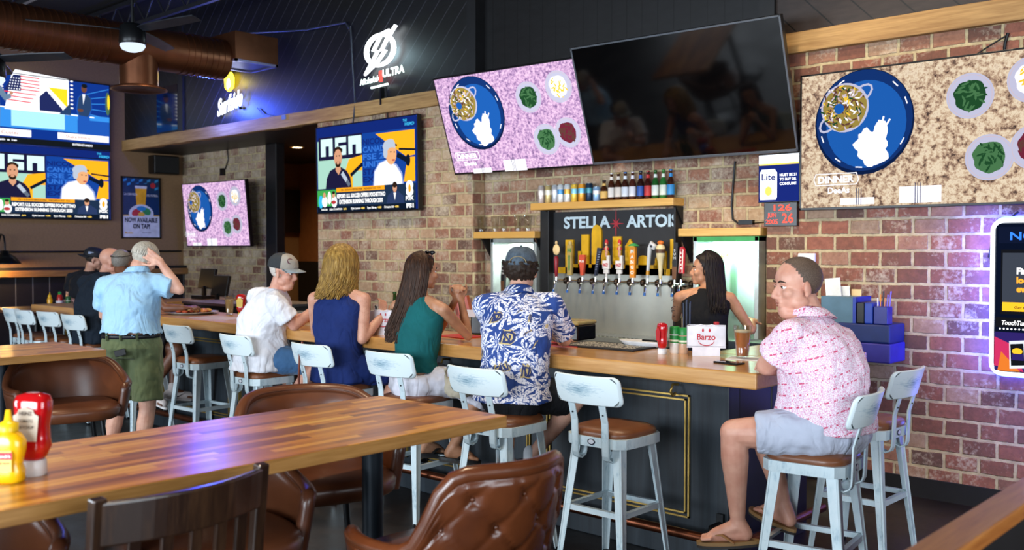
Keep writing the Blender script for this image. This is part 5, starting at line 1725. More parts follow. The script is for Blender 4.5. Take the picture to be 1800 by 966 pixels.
T_(b, 4, 'Find', .15, .63, .038, None, 'l', bold=.05); T_(b, 5, 'local', .15, .575, .038, None, 'l', bold=.05); T_(b, 5, 'events', .15, .52, .038, None, 'l', bold=.05)
R_(b, 8, .035, .30, JW - .035, .36); T_(b, 4, 'TouchTunes', .065, .315, .028, .17, 'l', bold=.03, shear=.2)
for i in range(24): E_(b, 4, .06 + i * .022, .29, .006, .006, n=8)
P_(b, 10, [(.03, .03), (.30, .03), (.30, .27), (.03, .27)]); P_(b, 7, [(.03, .06), (.20, .03), (.12, .20), (.03, .24)]); P_(b, 11, [(.05, .03), (.18, .03), (.07, .15)])
R_(b, 8, .30, .03, JW - .03, .27); P_(b, 9, [(.12, .045), (.215, .055), (.205, .225), (.115, .215)]); P_(b, 8, [(.128, .065), (.205, .072), (.196, .205), (.122, .197)]); E_(b, 6, .162, .155, .03, .02); R_(b, 10, .13, .10, .20, .14)
for i in range(3): R_(b, 4, .33, .06 + i * .05, .52, .08 + i * .05)
b.build('front_graphics', JM, jb)
light('jukebox_blue_spill', 'AREA', (jb.location.x - JW / 2 - .03, YW - .13, 1.40), 8, (.10, .14, 1), (jb.location.x - JW / 2 - .16, YW, 1.40), .05, 1.0)
light('jukebox_blue_low', 'POINT', (jb.location.x - .1, YW - .35, .60), 6, (.12, .16, 1), size=.15)
light('jukebox_violet_bounce', 'POINT', (-1.15, 5.2, 1.5), 2.2, (.38, .25, 1), size=.2)
b = MB(); q = Py(1790, 372, YW - .02); b.tube([(q.x, YW - .02, q.z), (q.x - .14, YW - .015, q.z - .12), (q.x - .17, YW - .015, q.z - .28), (q.x - .06, YW - .03, q.z - .40)], .006, 6)
tag(b.build('power_lead', M_BLKMETAL), 'thin black lead looping from the television down to the jukebox', 'cable')

# ordering station with blue trays behind the man in pink
YS = YW - .27
def blk(px0, px1, py0, py1, y=YS):
    a = Py(px0, py1, y); c = Py(px1, py0, y); return a.x, c.x, a.z, c.z
xa, xb, za, zb = blk(1470, 1565, 605, 632)
b = MB(); b.box(xa, xb, YS, YS + .268, za, zb); tag(b.build('organizer_tray', pm('#302c8c', .5), bevel=.01), 'violet blue organizer tray at the bottom of the stack behind the man in pink', 'tray')
xa, xb, za, zb2 = blk(1470, 1564, 571, 605)
b = MB(); b.box(xa, xb, YS, YS + .268, zb, zb2); tag(b.build('organizer_box', pm('#0f2460', .5), bevel=.012), 'dark blue box in the middle of the stack behind the man in pink', 'box')
xa, xb, za, zc = blk(1505, 1534, 532, 571); xm = xa + (xb - xa) * .48
t = empty('napkin_dispenser', (xa, YS, zb2), 0, 'black and blue dispenser on the blue box beside the pen cup', 'dispenser')
b = MB(); b.box(0, xm - xa, 0, .24, 0, zc - zb2); b.build('black_side', M_TVBLACK, t, bevel=.006)
b = MB(); b.box(xm - xa, xb - xa, 0, .24, 0, zc - zb2); b.build('blue_side', pm('#1a3aa0', .35), t, bevel=.008)
xa, xb, za, zc = blk(1535, 1560, 539, 571)
t = empty('pen_cup', (xa, YS, zb2), 0, 'dark blue caddy full of pens at the top right of the stack', 'caddy')
b = MB(); b.box(0, xb - xa, 0, .09, 0, zc - zb2); b.build('cup', pm('#20287c', .35), t, bevel=.006)
for i, c in enumerate(('#e8e8f0', '#e08a2c', '#2c2c34', '#c88040', '#6c5cc0', '#7a6ae0')):
    b = MB(); b.cyl((.012 + i * .014, .05, .06), (.008 + i * .016, .05 + .01 * (i % 3), zc - zb2 + .055 + .022 * (i % 3)), .005, seg=8); b.build('pen', pm(c, .4), t)
xa, xb, za, zc = blk(1440, 1503, 522, 590)
t = empty('check_holder', (xa, YW - .001, za), 0, 'teal and blue box of white paper slips behind the man in pink', 'holder')
w9 = min(xb - xa, .5); h9 = zc - za
b = MB(); b.box(0, w9 - .022, -.25, -.0, 0, h9); b.build('box', pm('#4a6c80', .4), t, bevel=.006)
b = MB(); b.box(w9 - .022, w9, -.252, .0, 0, h9); b.build('blue_edge', pm('#1c36a0', .4), t)
for i in range(3):
    b = MB(); b.M = Matrix.Rotation(-.1 + .05 * i, 4, 'Y'); x_ = (.02, .09, .14)[i]; b.box(x_, x_ + (.11, .07, .07)[i], -.15 + .04 * i, -.147 + .04 * i, h9 - .15, h9 + (.115, .06, .045)[i]); b.build('paper_slip', pm('#e6e6e2' if i < 2 else '#e6c890', .8), t)
b = MB(); b.box(-.03, .23, 0, .22, 0, .06); tag(b.build('receipt_printer', pm('#2a3440', .4), loc=(-3.26, 5.75, .985), bevel=.01), 'dark grey printer on the end counter left of the man in pink', 'printer')
b = MB(); b.box(-.05, .25, -.05, .3, 0, .985); tag(b.build('printer_cabinet', M_NIGHT, loc=(-3.26, 5.72, 0)), 'black cabinet below the printer at the end of the back bar', 'cabinet')

# cables on the bricks
b = MB(); a = [Py(x, y, YB - .015) for x, y in ((1292, 283), (1289, 320), (1286, 360), (1288, 385), (1300, 394))]; b.tube(a, .008, 6); q = Py(1312, 391, YB - .02); b.box(q.x - .06, q.x + .06, q.y - .02, q.y + .02, q.z - .015, q.z + .02); b.tube([Py(1325, 392, YB - .02), Py(1345, 390, YW - .02)], .006, 6)
tag(b.build('power_cable', M_BLKMETAL), 'black cable and adapter hanging below the blank television', 'cable')
b = MB(); a = [Py(x, y, YW - .01) for x, y in ((1772, 58), (1767, 75), (1765, 92))]; b.tube(a, .010, 6); a = [Py(x, y, YW - .01) for x, y in ((1770, 62), (1740, 80), (1705, 103))]; b.tube(a, .005, 6)
tag(b.build('television_cable', M_BLKMETAL), 'black cables above the big granite recipe television', 'cable')
b = MB(); a = [Py(x, y, 7.48) for x, y in ((399, 262), (401, 280), (396, 296), (390, 304))]; b.tube(a, .008, 6); q = Py(391, 302, 7.48); b.box(q.x - .04, q.x + .05, 7.46, 7.5, q.z - .05, q.z + .05)
tag(b.build('outlet_and_cable', M_TVBLACK), 'black outlet with a cable on the pale alcove brick above the small television', 'outlet')

# speaker and framed poster on the tan wall
a = Px(263, 305, XT + .1); c = Px(310, 276, XT + .1)
sp = empty('wall_speaker', (XT, (a.y + c.y) / 2, a.z), PI / 2, 'black wall speaker above the beer poster', 'speaker')
b = MB(); b.box(-.2, .2, -.22, -.03, .0, .27); b.build('cabinet', M_TVBLACK, sp, bevel=.015)
b = MB(); b.box(-.18, .18, -.228, -.22, .02, .25); b.build('grille', pm('#101012', .7), sp)
b = MB(); b.box(-.05, .05, -.03, 0, .08, .2); b.build('bracket', M_BLKMETAL, sp)
po = empty('framed_poster', (XT, 6.83, 1.81), PI / 2, 'framed poster reading NOW AVAILABLE ON TAP beside the lower television', 'poster')
PW, PH = .60, .90
b = MB()
for s in ((-PW / 2, PW / 2, 0, .02), (-PW / 2, PW / 2, PH - .02, PH), (-PW / 2, -PW / 2 + .02, 0, PH), (PW / 2 - .02, PW / 2, 0, PH)): b.box(s[0], s[1], -.025, 0, s[2], s[3])
b.build('frame', M_TVBLACK, po)
b = MB(); L.k = 0; b.M = Matrix.Translation((-PW / 2, -.008, 0))
R_(b, 0, .02, .02, PW - .02, PH - .02); R_(b, 1, .02, .02, PW - .02, .34); R_(b, 2, .02, .33, PW - .02, .345)
for i in range(9):
    for j in range(5):
        if (i + j) % 2 == 0 and j > 1 + (i % 3 == 0): P_(b, 3, [(.03 + i * .06, .60 + j * .055), (.085 + i * .06, .62 + j * .055), (.085 + i * .06, .655 + j * .055), (.03 + i * .06, .635 + j * .055)])
P_(b, 0, [(.10, .42), (.5, .42), (.46, .80), (.14, .80)]); P_(b, 4, [(.23, .46), (.36, .46), (.385, .76), (.21, .76)]); P_(b, 1, [(.21, .73), (.385, .73), (.39, .77), (.205, .77)])
E_(b, 1, .30, .36, .19, .14); E_(b, 5, .22, .38, .07, .05, .5); E_(b, 6, .38, .40, .07, .05, -.5); E_(b, 3, .30, .44, .07, .035); E_(b, 2, .30, .35, .05, .04); R_(b, 1, .02, .02, PW - .02, .33)
T_(b, 7, 'NOW AVAILABLE', .30, .24, .065, .50, bold=.05); T_(b, 7, 'ON TAP!', .30, .15, .065, .26, bold=.05); T_(b, 1, 'LA CERVEZA', .14, .63, .03, .20); T_(b, 1, 'DEL FUTBOL', .47, .62, .03, .18); T_(b, 2, 'Modelo', .11, .07, .03, .12, bold=.02); E_(b, 5, .48, .78, .04, .04); T_(b, 7, 'imported beer', .38, .08, .015, .14)
b.build('print', [pm('#16335e', .3), pm('#c9ccdc', .3), pm('#d6a848', .3), pm('#2f86c8', .3), pm('#e6a428', .3), pm('#b83040', .3), pm('#3a8c5c', .3), pm('#222a44', .3)], po)
b = MB(); b.tube([(XT + .02, 4.0, 1.62), (XT + .02, 5.5, 1.62), (XT + .02, 7.45, 1.625)], .014, 6); tag(b.build('wall_conduit', M_BLKMETAL), 'thin black horizontal conduit running along the tan wall to the barn lamp', 'conduit')

# ------------------------------------------------------------------ condiments and things on the bar top
def squeeze(loc, s, rz, body, cap, lab, inv=True, label=None, ltxt=None):
    """flat sided ketchup bottle standing on its cap"""
    t = empty('ketchup_bottle', loc, rz, lab, 'bottle')
    b = MB(); b.lathe([(.026 * s, 0), (.029 * s, .004 * s), (.028 * s, .034 * s), (.024 * s, .038 * s)], seg=20)
    b.build('cap', pm(cap, .4), t)
    b = MB(); rs = []
    for z, w_, d in ((.036, .018, .016), (.045, .028, .022), (.07, .040, .026), (.09, .037, .024), (.12, .036, .024), (.15, .042, .027), (.175, .043, .027), (.19, .037, .022), (.196, .015, .010)):
        r = []
        for j in range(24):
            a = 2 * PI * j / 24; c, q_ = math.cos(a), math.sin(a); e = (abs(c) ** 3.2 + abs(q_) ** 3.2) ** (-1 / 3.2); r.append((c * e * w_ * s, q_ * e * d * s, z * s))
        rs.append(r)
    b.rings(rs); b.build('bottle_body', pm(body, .12, 0, .04, coat=.6), t)
    if label:
        b = MB(); b.M = Matrix.Translation((0, -.0275 * s, 0))
        b.m = 0; L.k = 0
        P_(b, 0, [(-.026 * s, .085 * s), (.026 * s, .085 * s), (.032 * s, .145 * s), (.022 * s, .15 * s), (.018 * s, .16 * s), (0, .166 * s), (-.018 * s, .16 * s), (-.022 * s, .15 * s), (-.032 * s, .145 * s)])
        if ltxt: T_(b, 1, ltxt, 0, .147 * s, .008 * s, .034 * s, bold=.05); T_(b, 1, 'TOMATO', 0, .130 * s, .007 * s, .036 * s); T_(b, 1, 'KETCHUP', 0, .115 * s, .007 * s, .04 * s)
        b.build('label', [pm(label, .5), pm('#4a3a2c', .5)], t)
    return t
# foreground mustard and ketchup on the high table
_m = Pz(16, 845, 1.06); _k = Pz(60, 834, 1.06)
mu = empty('mustard_bottle', (_m.x, _m.y, 1.06), .75, 'large yellow mustard squeeze bottle at the left edge of the foreground table', 'bottle')
b = MB(); b.M = Matrix.Scale(1.0, 4)
rs = []
for z, w_, d in ((0, .036, .024), (.004, .040, .027), (.03, .040, .027), (.045, .034, .024), (.06, .037, .025), (.085, .043, .028), (.105, .043, .028), (.122, .032, .024), (.130, .020, .020)):
    r = []
    for j in range(24):
        a = 2 * PI * j / 24; c, q_ = math.cos(a), math.sin(a); e = (abs(c) ** 2.6 + abs(q_) ** 2.6) ** (-1 / 2.6); r.append((c * e * w_, q_ * e * d, z))
    rs.append(r)
b.rings(rs); b.build('bottle_body', pm('#f2b80c', .25, 0, .04, coat=.4), mu)
b = MB(); b.lathe([(.024, .130), (.025, .150), (.018, .153), (.010, .158), (.006, .185), (.0, .186)], seg=20); b.build('nozzle_cap', pm('#f0c418', .35), mu)
b = MB(); L.k = 0; b.M = Matrix.Translation((0, -.0285, 0)); R_(b, 0, -.022, .03, .022, .085); R_(b, 1, -.024, .062, .024, .080); T_(b, 2, "French's", 0, .067, .008, .040, bold=.03); T_(b, 1, 'CLASSIC YELLOW', 0, .050, .005, .036)
b.build('label', [pm('#f4d870', .5), pm('#c81c34', .5), pm('#f4f0f0', .5)], mu)
squeeze((_k.x, _k.y, 1.06), 1.12, .62, '#b00f14', '#d8d4d0', 'large red ketchup bottle standing on its cap behind the mustard bottle', label='#b8ab98', ltxt='HEINZ')

def shaker(loc, s, cap, body, lab, name='cheese_shaker', lc='#e8e4c8'):
    t = empty(name, loc, 0, lab, 'shaker')
    b = MB(); b.lathe([(.024 * s, 0), (.026 * s, .004), (.026 * s, .098 * s), (.02 * s, .104 * s)], seg=18); b.build('jar', pm(body, .25), t)
    b = MB(); b.lathe([(.0275 * s, .10 * s), (.0275 * s, .135 * s), (.024 * s, .14 * s), (0, .141 * s)], seg=18); b.build('lid', pm(cap, .4), t)
    b = MB(); b.lathe([(.0265 * s, .055 * s), (.0268 * s, .057 * s), (.0268 * s, .092 * s), (.0265 * s, .094 * s)], seg=18, caps=False); b.m = 1; b.lathe([(.0270 * s, .062 * s), (.0272 * s, .064 * s), (.0272 * s, .07 * s), (.0270 * s, .072 * s)], seg=18, caps=False); b.build('label', [pm(cap, .5), pm(lc, .5)], t)
    return t
_q = [Pz(px_, py_, ZB) for px_, py_ in ((1164, 622), (1186, 620), (1201, 621), (1231, 624), (1305, 630), (1207, 612), (1259, 615))]
squeeze((_q[0].x, _q[0].y, ZB), .90, -.55, '#b8141c', '#e8e8e8', 'red ketchup bottle with a white cap on the bar beside the green topped shakers', label='#c83038')
shaker((_q[1].x, _q[1].y, ZB), 1.08, '#1c8a3a', '#e4e0d8', 'green topped shaker of white cheese beside the ketchup bottle')
shaker((_q[2].x, _q[2].y, ZB), 1.05, '#1c8a3a', '#c8a080', 'green topped shaker of spice beside the white caddy', 'spice_shaker')

def caddy(loc, rz, lab, s=1.0):
    t = empty('menu_caddy', loc, rz, lab, 'caddy', 'white smiling menu caddies')
    b = MB(); b.box(-.075 * s, .075 * s, -.05 * s, .05 * s, 0, .05 * s); b.box(-.105 * s, .105 * s, -.052 * s, .052 * s, .045 * s, .055 * s)
    for y in (-.052, .048): b.box(-.105 * s, .105 * s, y * s, (y + .004) * s, .05 * s, .165 * s)
    for x in (-.105, .101): b.box(x * s, (x + .004) * s, -.052 * s, .052 * s, .05 * s, .165 * s)
    b.tube([(-.06 * s, -.05 * s, .165 * s), (-.03 * s, -.05 * s, .172 * s), (0, -.05 * s, .165 * s), (.03 * s, -.05 * s, .172 * s), (.06 * s, -.05 * s, .165 * s)], .004 * s, 6)
    b.build('box', pm('#eceaf0', .35), t)
    b = MB(); b.M = Matrix.Translation((0, -.0535 * s, 0)); put_text(b, 'Barzo', 0, .090 * s, .034 * s, 0, .10 * s, bold=.02)
    for x in (-.018, .018): b.ell((x * s, 0, .142 * s), (.0055 * s, .0008, .010 * s))
    b.tube([(.044 * s * math.sin(a), 0, .088 * s - .030 * s * math.cos(a)) for a in [math.radians(k) for k in range(-80, 81, 16)]], [.0008 * s + .0022 * s * math.cos(math.radians(k)) for k in range(-80, 81, 16)], 6)
    b.build('smile_print', pm('#c8102c', .5), t)
    return t
cb = caddy((_q[3].x + .02, _q[3].y + .03, ZB), math.radians(30), 'white caddy with a red smile on the bar beside the beer glass')
st_ = empty('drink_straws', (_q[5].x, _q[5].y, ZB), 0, 'dark drinking straws standing behind the white caddy near the beer', 'straws', 'dark straws')
for i in range(5):
    b = MB(); b.cyl((i * .010 - .02, (i % 2) * .012, .0), (i * .012 - .024, (i % 2) * .012, .27 + .01 * (i % 3)), .004, seg=6); b.build('straw', pm('#1c2a44', .4), st_)
b = MB(); b.cyl((0, 0, 0), (0, 0, .165), .016, seg=14); tag(b.build('red_tube', pm('#c01820', .4), loc=(_q[6].x, _q[6].y, ZB)), 'short red cup behind the white caddy near the beer', 'cup')
caddy((-5.12, 4.33, ZB), math.radians(25), 'white caddy with a red smile on the bar between the two women')
def wine(loc, lab):
    t = empty('green_bottle', loc, 0, lab, 'bottle', 'green bottles behind the far caddy')
    b = MB(); b.lathe([(.032, 0), (.035, .005), (.035, .13), (.030, .16), (.013, .20), (.012, .27), (.0145, .272), (.0145, .285), (.0, .286)], seg=20); b.build('glass_body', pm('#1f4a18', .08, coat=.7), t)
    b = MB(); b.lathe([(.0355, .03), (.036, .032), (.036, .11), (.0355, .112)], seg=20, caps=False); b.build('label', pm('#1a1a1a', .5), t)
wine((-5.23, 4.50, ZB), 'green glass bottle behind the far smiling caddy, left one'); wine((-5.16, 4.53, ZB), 'green glass bottle behind the far smiling caddy, right one')
sh = empty('steel_shaker', (-5.36, 4.44, ZB), 0, 'slim silver steel bottle with a handle beside the blonde woman', 'shaker')
b = MB(); b.lathe([(.027, 0), (.028, .005), (.026, .11), (.018, .135), (.013, .16), (.012, .185), (0, .188)], seg=18); b.build('body', M_CHROME, sh)
b = MB(); b.tube([(.012, 0, .15), (.04, 0, .13), (.045, 0, .08), (.026, 0, .04)], .004, 6); b.build('handle', M_STEEL, sh)
b = MB(); b.box(-.05, .05, -.03, .03, 0, .17); tag(b.build('sauce_packet_box', pm('#a01420', .4), loc=(-5.03, 4.44, ZB), bevel=.006), 'dark red box rising behind the far smiling caddy', 'box')

pg = pint((_q[4].x, _q[4].y, ZB + .003), 'full glass of amber beer on a napkin at the bar corner', NT('amber_beer').mat, True, .175, .048, None, 'beer')
_bm = bpy.data.materials['amber_beer'].node_tree.nodes['Principled BSDF']
_bm.inputs['Base Color'].default_value = lin('#c8702c'); _bm.inputs['Roughness'].default_value = .15; _bm.inputs['Subsurface Weight'].default_value = .5; _bm.inputs['Emission Color'].default_value = lin('#a04c14'); _bm.inputs['Emission Strength'].default_value = 0.0
b = MB(); b.M = Matrix.Rotation(.3, 4, 'Z'); b.box(-.085, .085, -.07, .07, 0, .003); tag(b.build('paper_napkin', pm('#e8e6e4', .8), loc=(_q[4].x + .01, _q[4].y, ZB)), 'white paper napkin under the beer glass', 'napkin')
ph = empty('phone', (-2.52, 4.42, ZB), math.radians(-8), 'black smartphone lying on the bar in front of the beer glass', 'phone')
b = MB(); b.box(-.075, .075, -.036, .036, 0, .009); b.build('body', M_TVBLACK, ph, bevel=.004)
b = MB(); b.box(-.068, .068, -.031, .031, .009, .0096); b.build('glass', pm('#0a0c12', .05), ph)
_r3 = Pz(1070, 609, ZB)
mn = empty('bar_mat', (_r3.x, _r3.y, ZB), .06, 'black rubber bar mat covered in white lettering', 'mat')
b = MB(); b.box(-.27, .27, -.16, .16, 0, .010); b.build('rubber', pm('#17181b', .6), mn, bevel=.003)
b = MB()
for i in range(6):
    vs, fs = text_geo(('ICE COLD BEER HERE', 'GOOD FOOD GOOD FUN', 'WINGS PIZZA BURGERS', 'EVERY GAME ALL DAY', 'TAPS AND TAVERN BAR', 'CHEERS TO FRIENDS')[i], .04)
    k = .46 / (max(v[0] for v in vs)); b.add([(-.23 + v[0] * k, .09 - i * .04 + v[1] * .04, .0104) for v in vs], fs, False)
b.build('lettering', pm('#d8d2c4', .6), mn)
bw_ = empty('white_dish', (-3.34, 4.83, ZB), 0, 'white oval dish with a dark spoon behind the ketchup bottle', 'dish')
b = MB(); b.lathe([(.10, 0), (.12, .004), (.165, .035), (.16, .037), (.115, .010), (0, .009)], seg=28); b.v = [(p[0], p[1] * .45, p[2]) for p in b.v]; b.build('dish', pm('#e8e8ea', .25), bw_)
b = MB(); b.tube([(.0, 0, .04), (.17, -.02, .042)], .006, 6); b.build('spoon', M_BLKMETAL, bw_)
_r = Pz(988, 598, ZB); _r2 = Pz(1000, 607, ZB)
rb = empty('catering_box', (_r.x - .06, _r.y + .12, ZB), .1, 'black takeaway box with a clear lid and food right of the leaf print shirt', 'box')
b = MB(); b.box(-.16, .16, -.11, .11, 0, .10); b.build('box', pm('#0d0d10', .2), rb, bevel=.01)
b = MB(); b.box(-.165, .165, -.115, .115, .10, .125); b.build('lid', pm('#b8a468', .2), rb, bevel=.01)
for i, (x, y, w_, d_, c, lab) in enumerate(((_r2.x - .06, _r2.y, .16, .10, '#b01c1c', 'red folded menu on the bar under the black mat corner'), (-4.62, 4.56, .14, .10, '#c02018', 'red menu lying between the long haired woman and the leaf print shirt'))):
    b = MB(); b.M = Matrix.Rotation(.2 - .3 * i, 4, 'Z'); b.box(-w_, w_, -d_, d_, 0, .006); tag(b.build('folded_menu', pm(c, .4), loc=(x, y, ZB)), lab, 'menu')
t = empty('order_clipboard', (-4.72, 4.78, ZB), .3, 'orange and black order pad standing on the bar right of the clasped hands', 'clipboard')
b = MB(); b.M = Matrix.Rotation(-.25, 4, 'Y'); b.box(-.09, -.07, -.02, .02, 0, .27); b.box(-.09, .02, -.02, .02, .15, .27); b.build('orange_frame', pm('#c84a1c', .4), t)
b = MB(); b.box(0, .11, -.05, .05, 0, .16); b.build('black_base', M_TVBLACK, t, bevel=.01)
b = MB(); b.box(-.03, .04, -.055, -.05, .12, .17); b.build('tag_paper', M_WHITE, t)
t = empty('water_cup', (-4.98, 4.56, ZB), 0, 'clear cup with a blue lid behind the long haired woman', 'cup')
b = MB(); b.lathe([(.03, 0), (.042, .17), (.039, .17), (.028, .005), (0, .006)], seg=18); b.build('cup', M_GLASS, t)
b = MB(); b.lathe([(.02, .06), (.04, .11), (.04, .16), (0, .162)], seg=14); b.build('blue_drink', pm('#2038b0', .3), t)

# far part of the bar
pz = empty('pizza_tray', (-8.05, 4.52, ZB), 0, 'tray of pizza and fries on the bar right of the standing man', 'food tray')
b = MB(); b.lathe([(.17, .0), (.19, .012), (.235, .02), (.23, .024), (.18, .016), (0, .014)], seg=28); b.build('tray', pm('#a8a29c', .3, .5), pz)
b = MB(); rnd = random.Random(3)
for i in range(26):
    a = rnd.random() * 6.28; r = .15 * math.sqrt(rnd.random()); b.m = rnd.choice([0, 0, 1, 2]); b.ell((r * math.cos(a), r * math.sin(a), .025 + .01 * rnd.random()), (.04, .03, .014), seg=8, ring=5)
for i in range(14):
    a = rnd.random() * 6.28; b.m = 2; x = .08 + .07 * rnd.random(); y = -.06 + .12 * rnd.random(); b.bar((x, y, .03), (x + .05 * math.cos(a), y + .05 * math.sin(a), .045), .009, .009)
b.build('pizza', [pm('#a8401c', .5, bump=.3), pm('#c8783c', .5), pm('#e0aa48', .5)], pz)
pint((-7.72, 4.70, ZB), 'nearly empty tall glass on the far part of the bar beside the pizza', pm('#b89868', .3), False, .17, .044, None) 
squeeze((-7.40, 4.62, ZB), 1.0, .5, '#b01418', '#e0c028', 'ketchup bottle at the left elbow of the man in the white shirt', label='#e0c040')
shaker((-7.52, 4.72, ZB), .8, '#18181a', '#3a3a40', 'small dark pepper shaker beside the far ketchup bottle', 'pepper_shaker', '#888888')
b = MB(); b.M = Matrix.Rotation(.15, 4, 'Z'); b.box(-.28, .22, -.14, .12, 0, .004); tag(b.build('paper_placemat', pm('#b8a8b0', .7), loc=(-7.35, 4.42, ZB)), 'crumpled printed paper mat on the bar left of the man in the white shirt', 'placemat')
for i, (x, y, w_, c, lab) in enumerate(((-8.75, 5.25, .42, '#5a4852', 'low glossy equipment case inside the bar behind the pizza'), (-8.15, 5.62, .32, '#26262c', 'black low case inside the bar right of the glossy case'))):
    b = MB(); b.box(-w_, w_, -.2, .2, 0, 1.10); b.m = 1; b.box(-w_ - .01, w_ + .01, -.21, .21, 1.10, 1.125); tag(b.build('bar_cooler', [M_NIGHT, pm(c, .25)], loc=(x, y, 0)), lab, 'cooler')
for i, (x, y, lab) in enumerate(((-10.41, 6.0, 'black register stand at the far end of the bar near the alcove'), (-9.95, 5.9, 'black register screen at the far side of the bar left of the white shirted man'))):
    t = empty('cash_register', (x, y, ZB if i == 0 else 1.0), 0, lab, 'register')
    b = MB(); b.box(-.12, .12, -.1, .1, 0, .04); b.box(-.02, .02, -.02, .02, .04, .15); b.build('base', M_TVBLACK, t)
    b = MB(); b.M = Matrix.Rotation(-.2, 4, 'X'); b.box(-.16, .16, -.02, .02, .12, .36); b.build('screen', M_TVBLACK, t, bevel=.006)
b = MB(); b.box(-.6, .55, -.35, .35, 0, 1.0); tag(b.build('service_counter', M_NIGHT, loc=(-9.9, 5.95, 0)), 'black service counter on the far side inside the bar', 'counter')
# the blonde woman's neighbour: foil bowl and condiments on the far counter beyond the white cap
t = empty('foil_bowl', (-6.55, 4.62, ZB), 0, 'shiny foil lined basket in front of the man in the white shirt', 'bowl')
b = MB(); b.lathe([(.08, 0), (.13, .075), (.125, .08), (.07, .01), (0, .01)], seg=26); b.build('basket', pm('#c8c8c8', .2, .8, bump=.8, vs=8), t)
# small items at the far left table
def mini(loc, kind, lab):
    t = empty(kind, loc, 0, lab, 'bottle')
    if kind == 'mustard_bottle':
        b = MB(); b.lathe([(.032, 0), (.033, .01), (.028, .06), (.033, .10), (.02, .135)], seg=16); b.build('bottle_body', pm('#e8a818', .3), t)
        b = MB(); b.lathe([(.02, .135), (.02, .155), (.008, .165), (.004, .19), (0, .19)], seg=12); b.build('nozzle_cap', pm('#e8b428', .3), t)
    else:
        b = MB(); b.lathe([(.032, 0), (.034, .01), (.034, .11), (.03, .15), (.02, .17)], seg=16); b.build('bottle_body', pm('#b02020', .3), t)
        b = MB(); b.lathe([(.02, .17), (.018, .20), (0, .205)], seg=12); b.build('cap', pm('#2a8a3c', .3), t)
        b = MB(); b.lathe([(.035, .03), (.0355, .032), (.0355, .1), (.035, .102)], seg=16, caps=False); b.build('label', pm('#d8ccd0', .5), t)
def far_at(px, X0=0): return None
mini((-11.42, 4.63, .97), 'mustard_bottle', 'small yellow mustard bottle on the far left table')
mini((-11.22, 4.66, .97), 'hot_sauce_bottle', 'red sauce bottle with a green cap on the far left table')
shaker((-11.02, 4.67, .97), 1.1, '#1c5a2a', '#d8d4c8', 'green topped cheese shaker on the far left table')
b = MB(); b.M = Matrix.Rotation(.4, 4, 'Z'); b.box(-.14, .14, -.1, .1, 0, .012); tag(b.build('paper_napkin', pm('#c8b8b8', .8), loc=(-11.06, 4.42, .97)), 'folded napkins on the far left table right of the shakers', 'napkin')
# purse on the lap side of the bar and brown strap on a stool
b = MB(); b.tube([(-5.33, 3.785, 1.045), (-5.335, 3.765, .95), (-5.33, 3.755, .8), (-5.34, 3.76, .62), (-5.33, 3.775, .5)], .009, 6, flat=.4)
tag(b.build('purse_strap', pm('#7a3a28', .5)), 'thin brown purse strap hanging over the stool of the blonde woman', 'strap')
b = MB(); rnd = random.Random(8)
for i in range(9): b.ell((.03 * (i % 3) - .02, .02 * (i // 3), .04 + .02 * (i % 2)), (.06, .045, .055), seg=12, ring=8)
b.tube([(-.07, 0, .07), (-.05, -.03, .16), (.02, -.04, .17), (.07, -.02, .10)], .015, 8, flat=.5)
tag(b.build('cloth_handbag', make_cloth('beige_canvas', '#b8ad98'), loc=(-4.17, 4.06, .775), remesh=.009, smooth_it=4, disp=(.02, .04)), 'soft beige cloth handbag squeezed beside the hip of the long haired woman', 'handbag')
# ------------------------------------------------------------------ people
def V(*a): return Vector(a)


def hframe(phi, pitch=0.0, roll=0.0):
    """columns: right, forward, up; phi measured anticlockwise from +y; pitch>0 looks down"""
    return (Matrix.Rotation(phi, 3, 'Z') @ Matrix.Rotation(-pitch, 3, 'X') @ Matrix.Rotation(roll, 3, 'Y'))


def ringp(c, r, f, rx, ry, n=24, e=2.3, back=1.0):
    out = []
    for j in range(n):
        a = 2 * PI * j / n; cc, s = math.cos(a), math.sin(a)
        k = (abs(cc) ** e + abs(s) ** e) ** (-1 / e)
        out.append(c + r * (cc * k * rx) + f * (s * k * ry * (back if s < 0 else 1)))
    return out


def lerp(a, b, t): return a + (b - a) * t


def head_geo(b, H, R, s=1.0, jowl=1.0, female=False):
    def P(x, y, z): return H + R @ (Vector((x, y, z)) * s)
    def E(x, y, z, a, c, d, rot=None):
        M = R if rot is None else R @ rot
        b.ell(P(x, y, z), (a * s, c * s, d * s), M, 18, 12)
    E(0, -.012, .030, .076, .096, .086)
    E(0, .022, -.040, .060 * (jowl * .5 + .5), .064, .072)
    E(0, .030, .030, .064, .056, .062)
    E(0, .058, -.094, .028 * jowl, .026, .022)
    for sx in (-1, 1):
        E(sx * .040 * jowl, .012, -.066, .024 * jowl, .040, .030)
        E(sx * .040, .056, -.026, .024, .026, .024)
        E(sx * .030, .086 - .018, .016, .020, .014, .010)
        b.cap(P(sx * .006, .094, -.042), P(sx * .013, .088, -.043), .009 * s, .008 * s, 8)
        # ear
        E(sx * .079, -.008, -.012, .009, .018, .030, Matrix.Rotation(sx * -.25, 3, 'Z') @ Matrix.Rotation(-.12, 3, 'X'))
        E(sx * .080, -.004, -.034, .008, .010, .012)
    b.cap(P(0, .078, .008), P(0, .101, -.034), .0085 * s, .0125 * s, 10)
    b.ell(P(0, .103, -.038), (.012 * s, .010 * s, .009 * s), R)
    b.cap(P(-.016, .080, -.062), P(.016, .080, -.062), .0085 * s, .0085 * s, 8)
    b.cap(P(-.013, .079, -.073), P(.013, .079, -.073), .009 * s, .009 * s, 8)
    if jowl > 1.05:
        E(0, .035, -.108, .048, .045, .028)


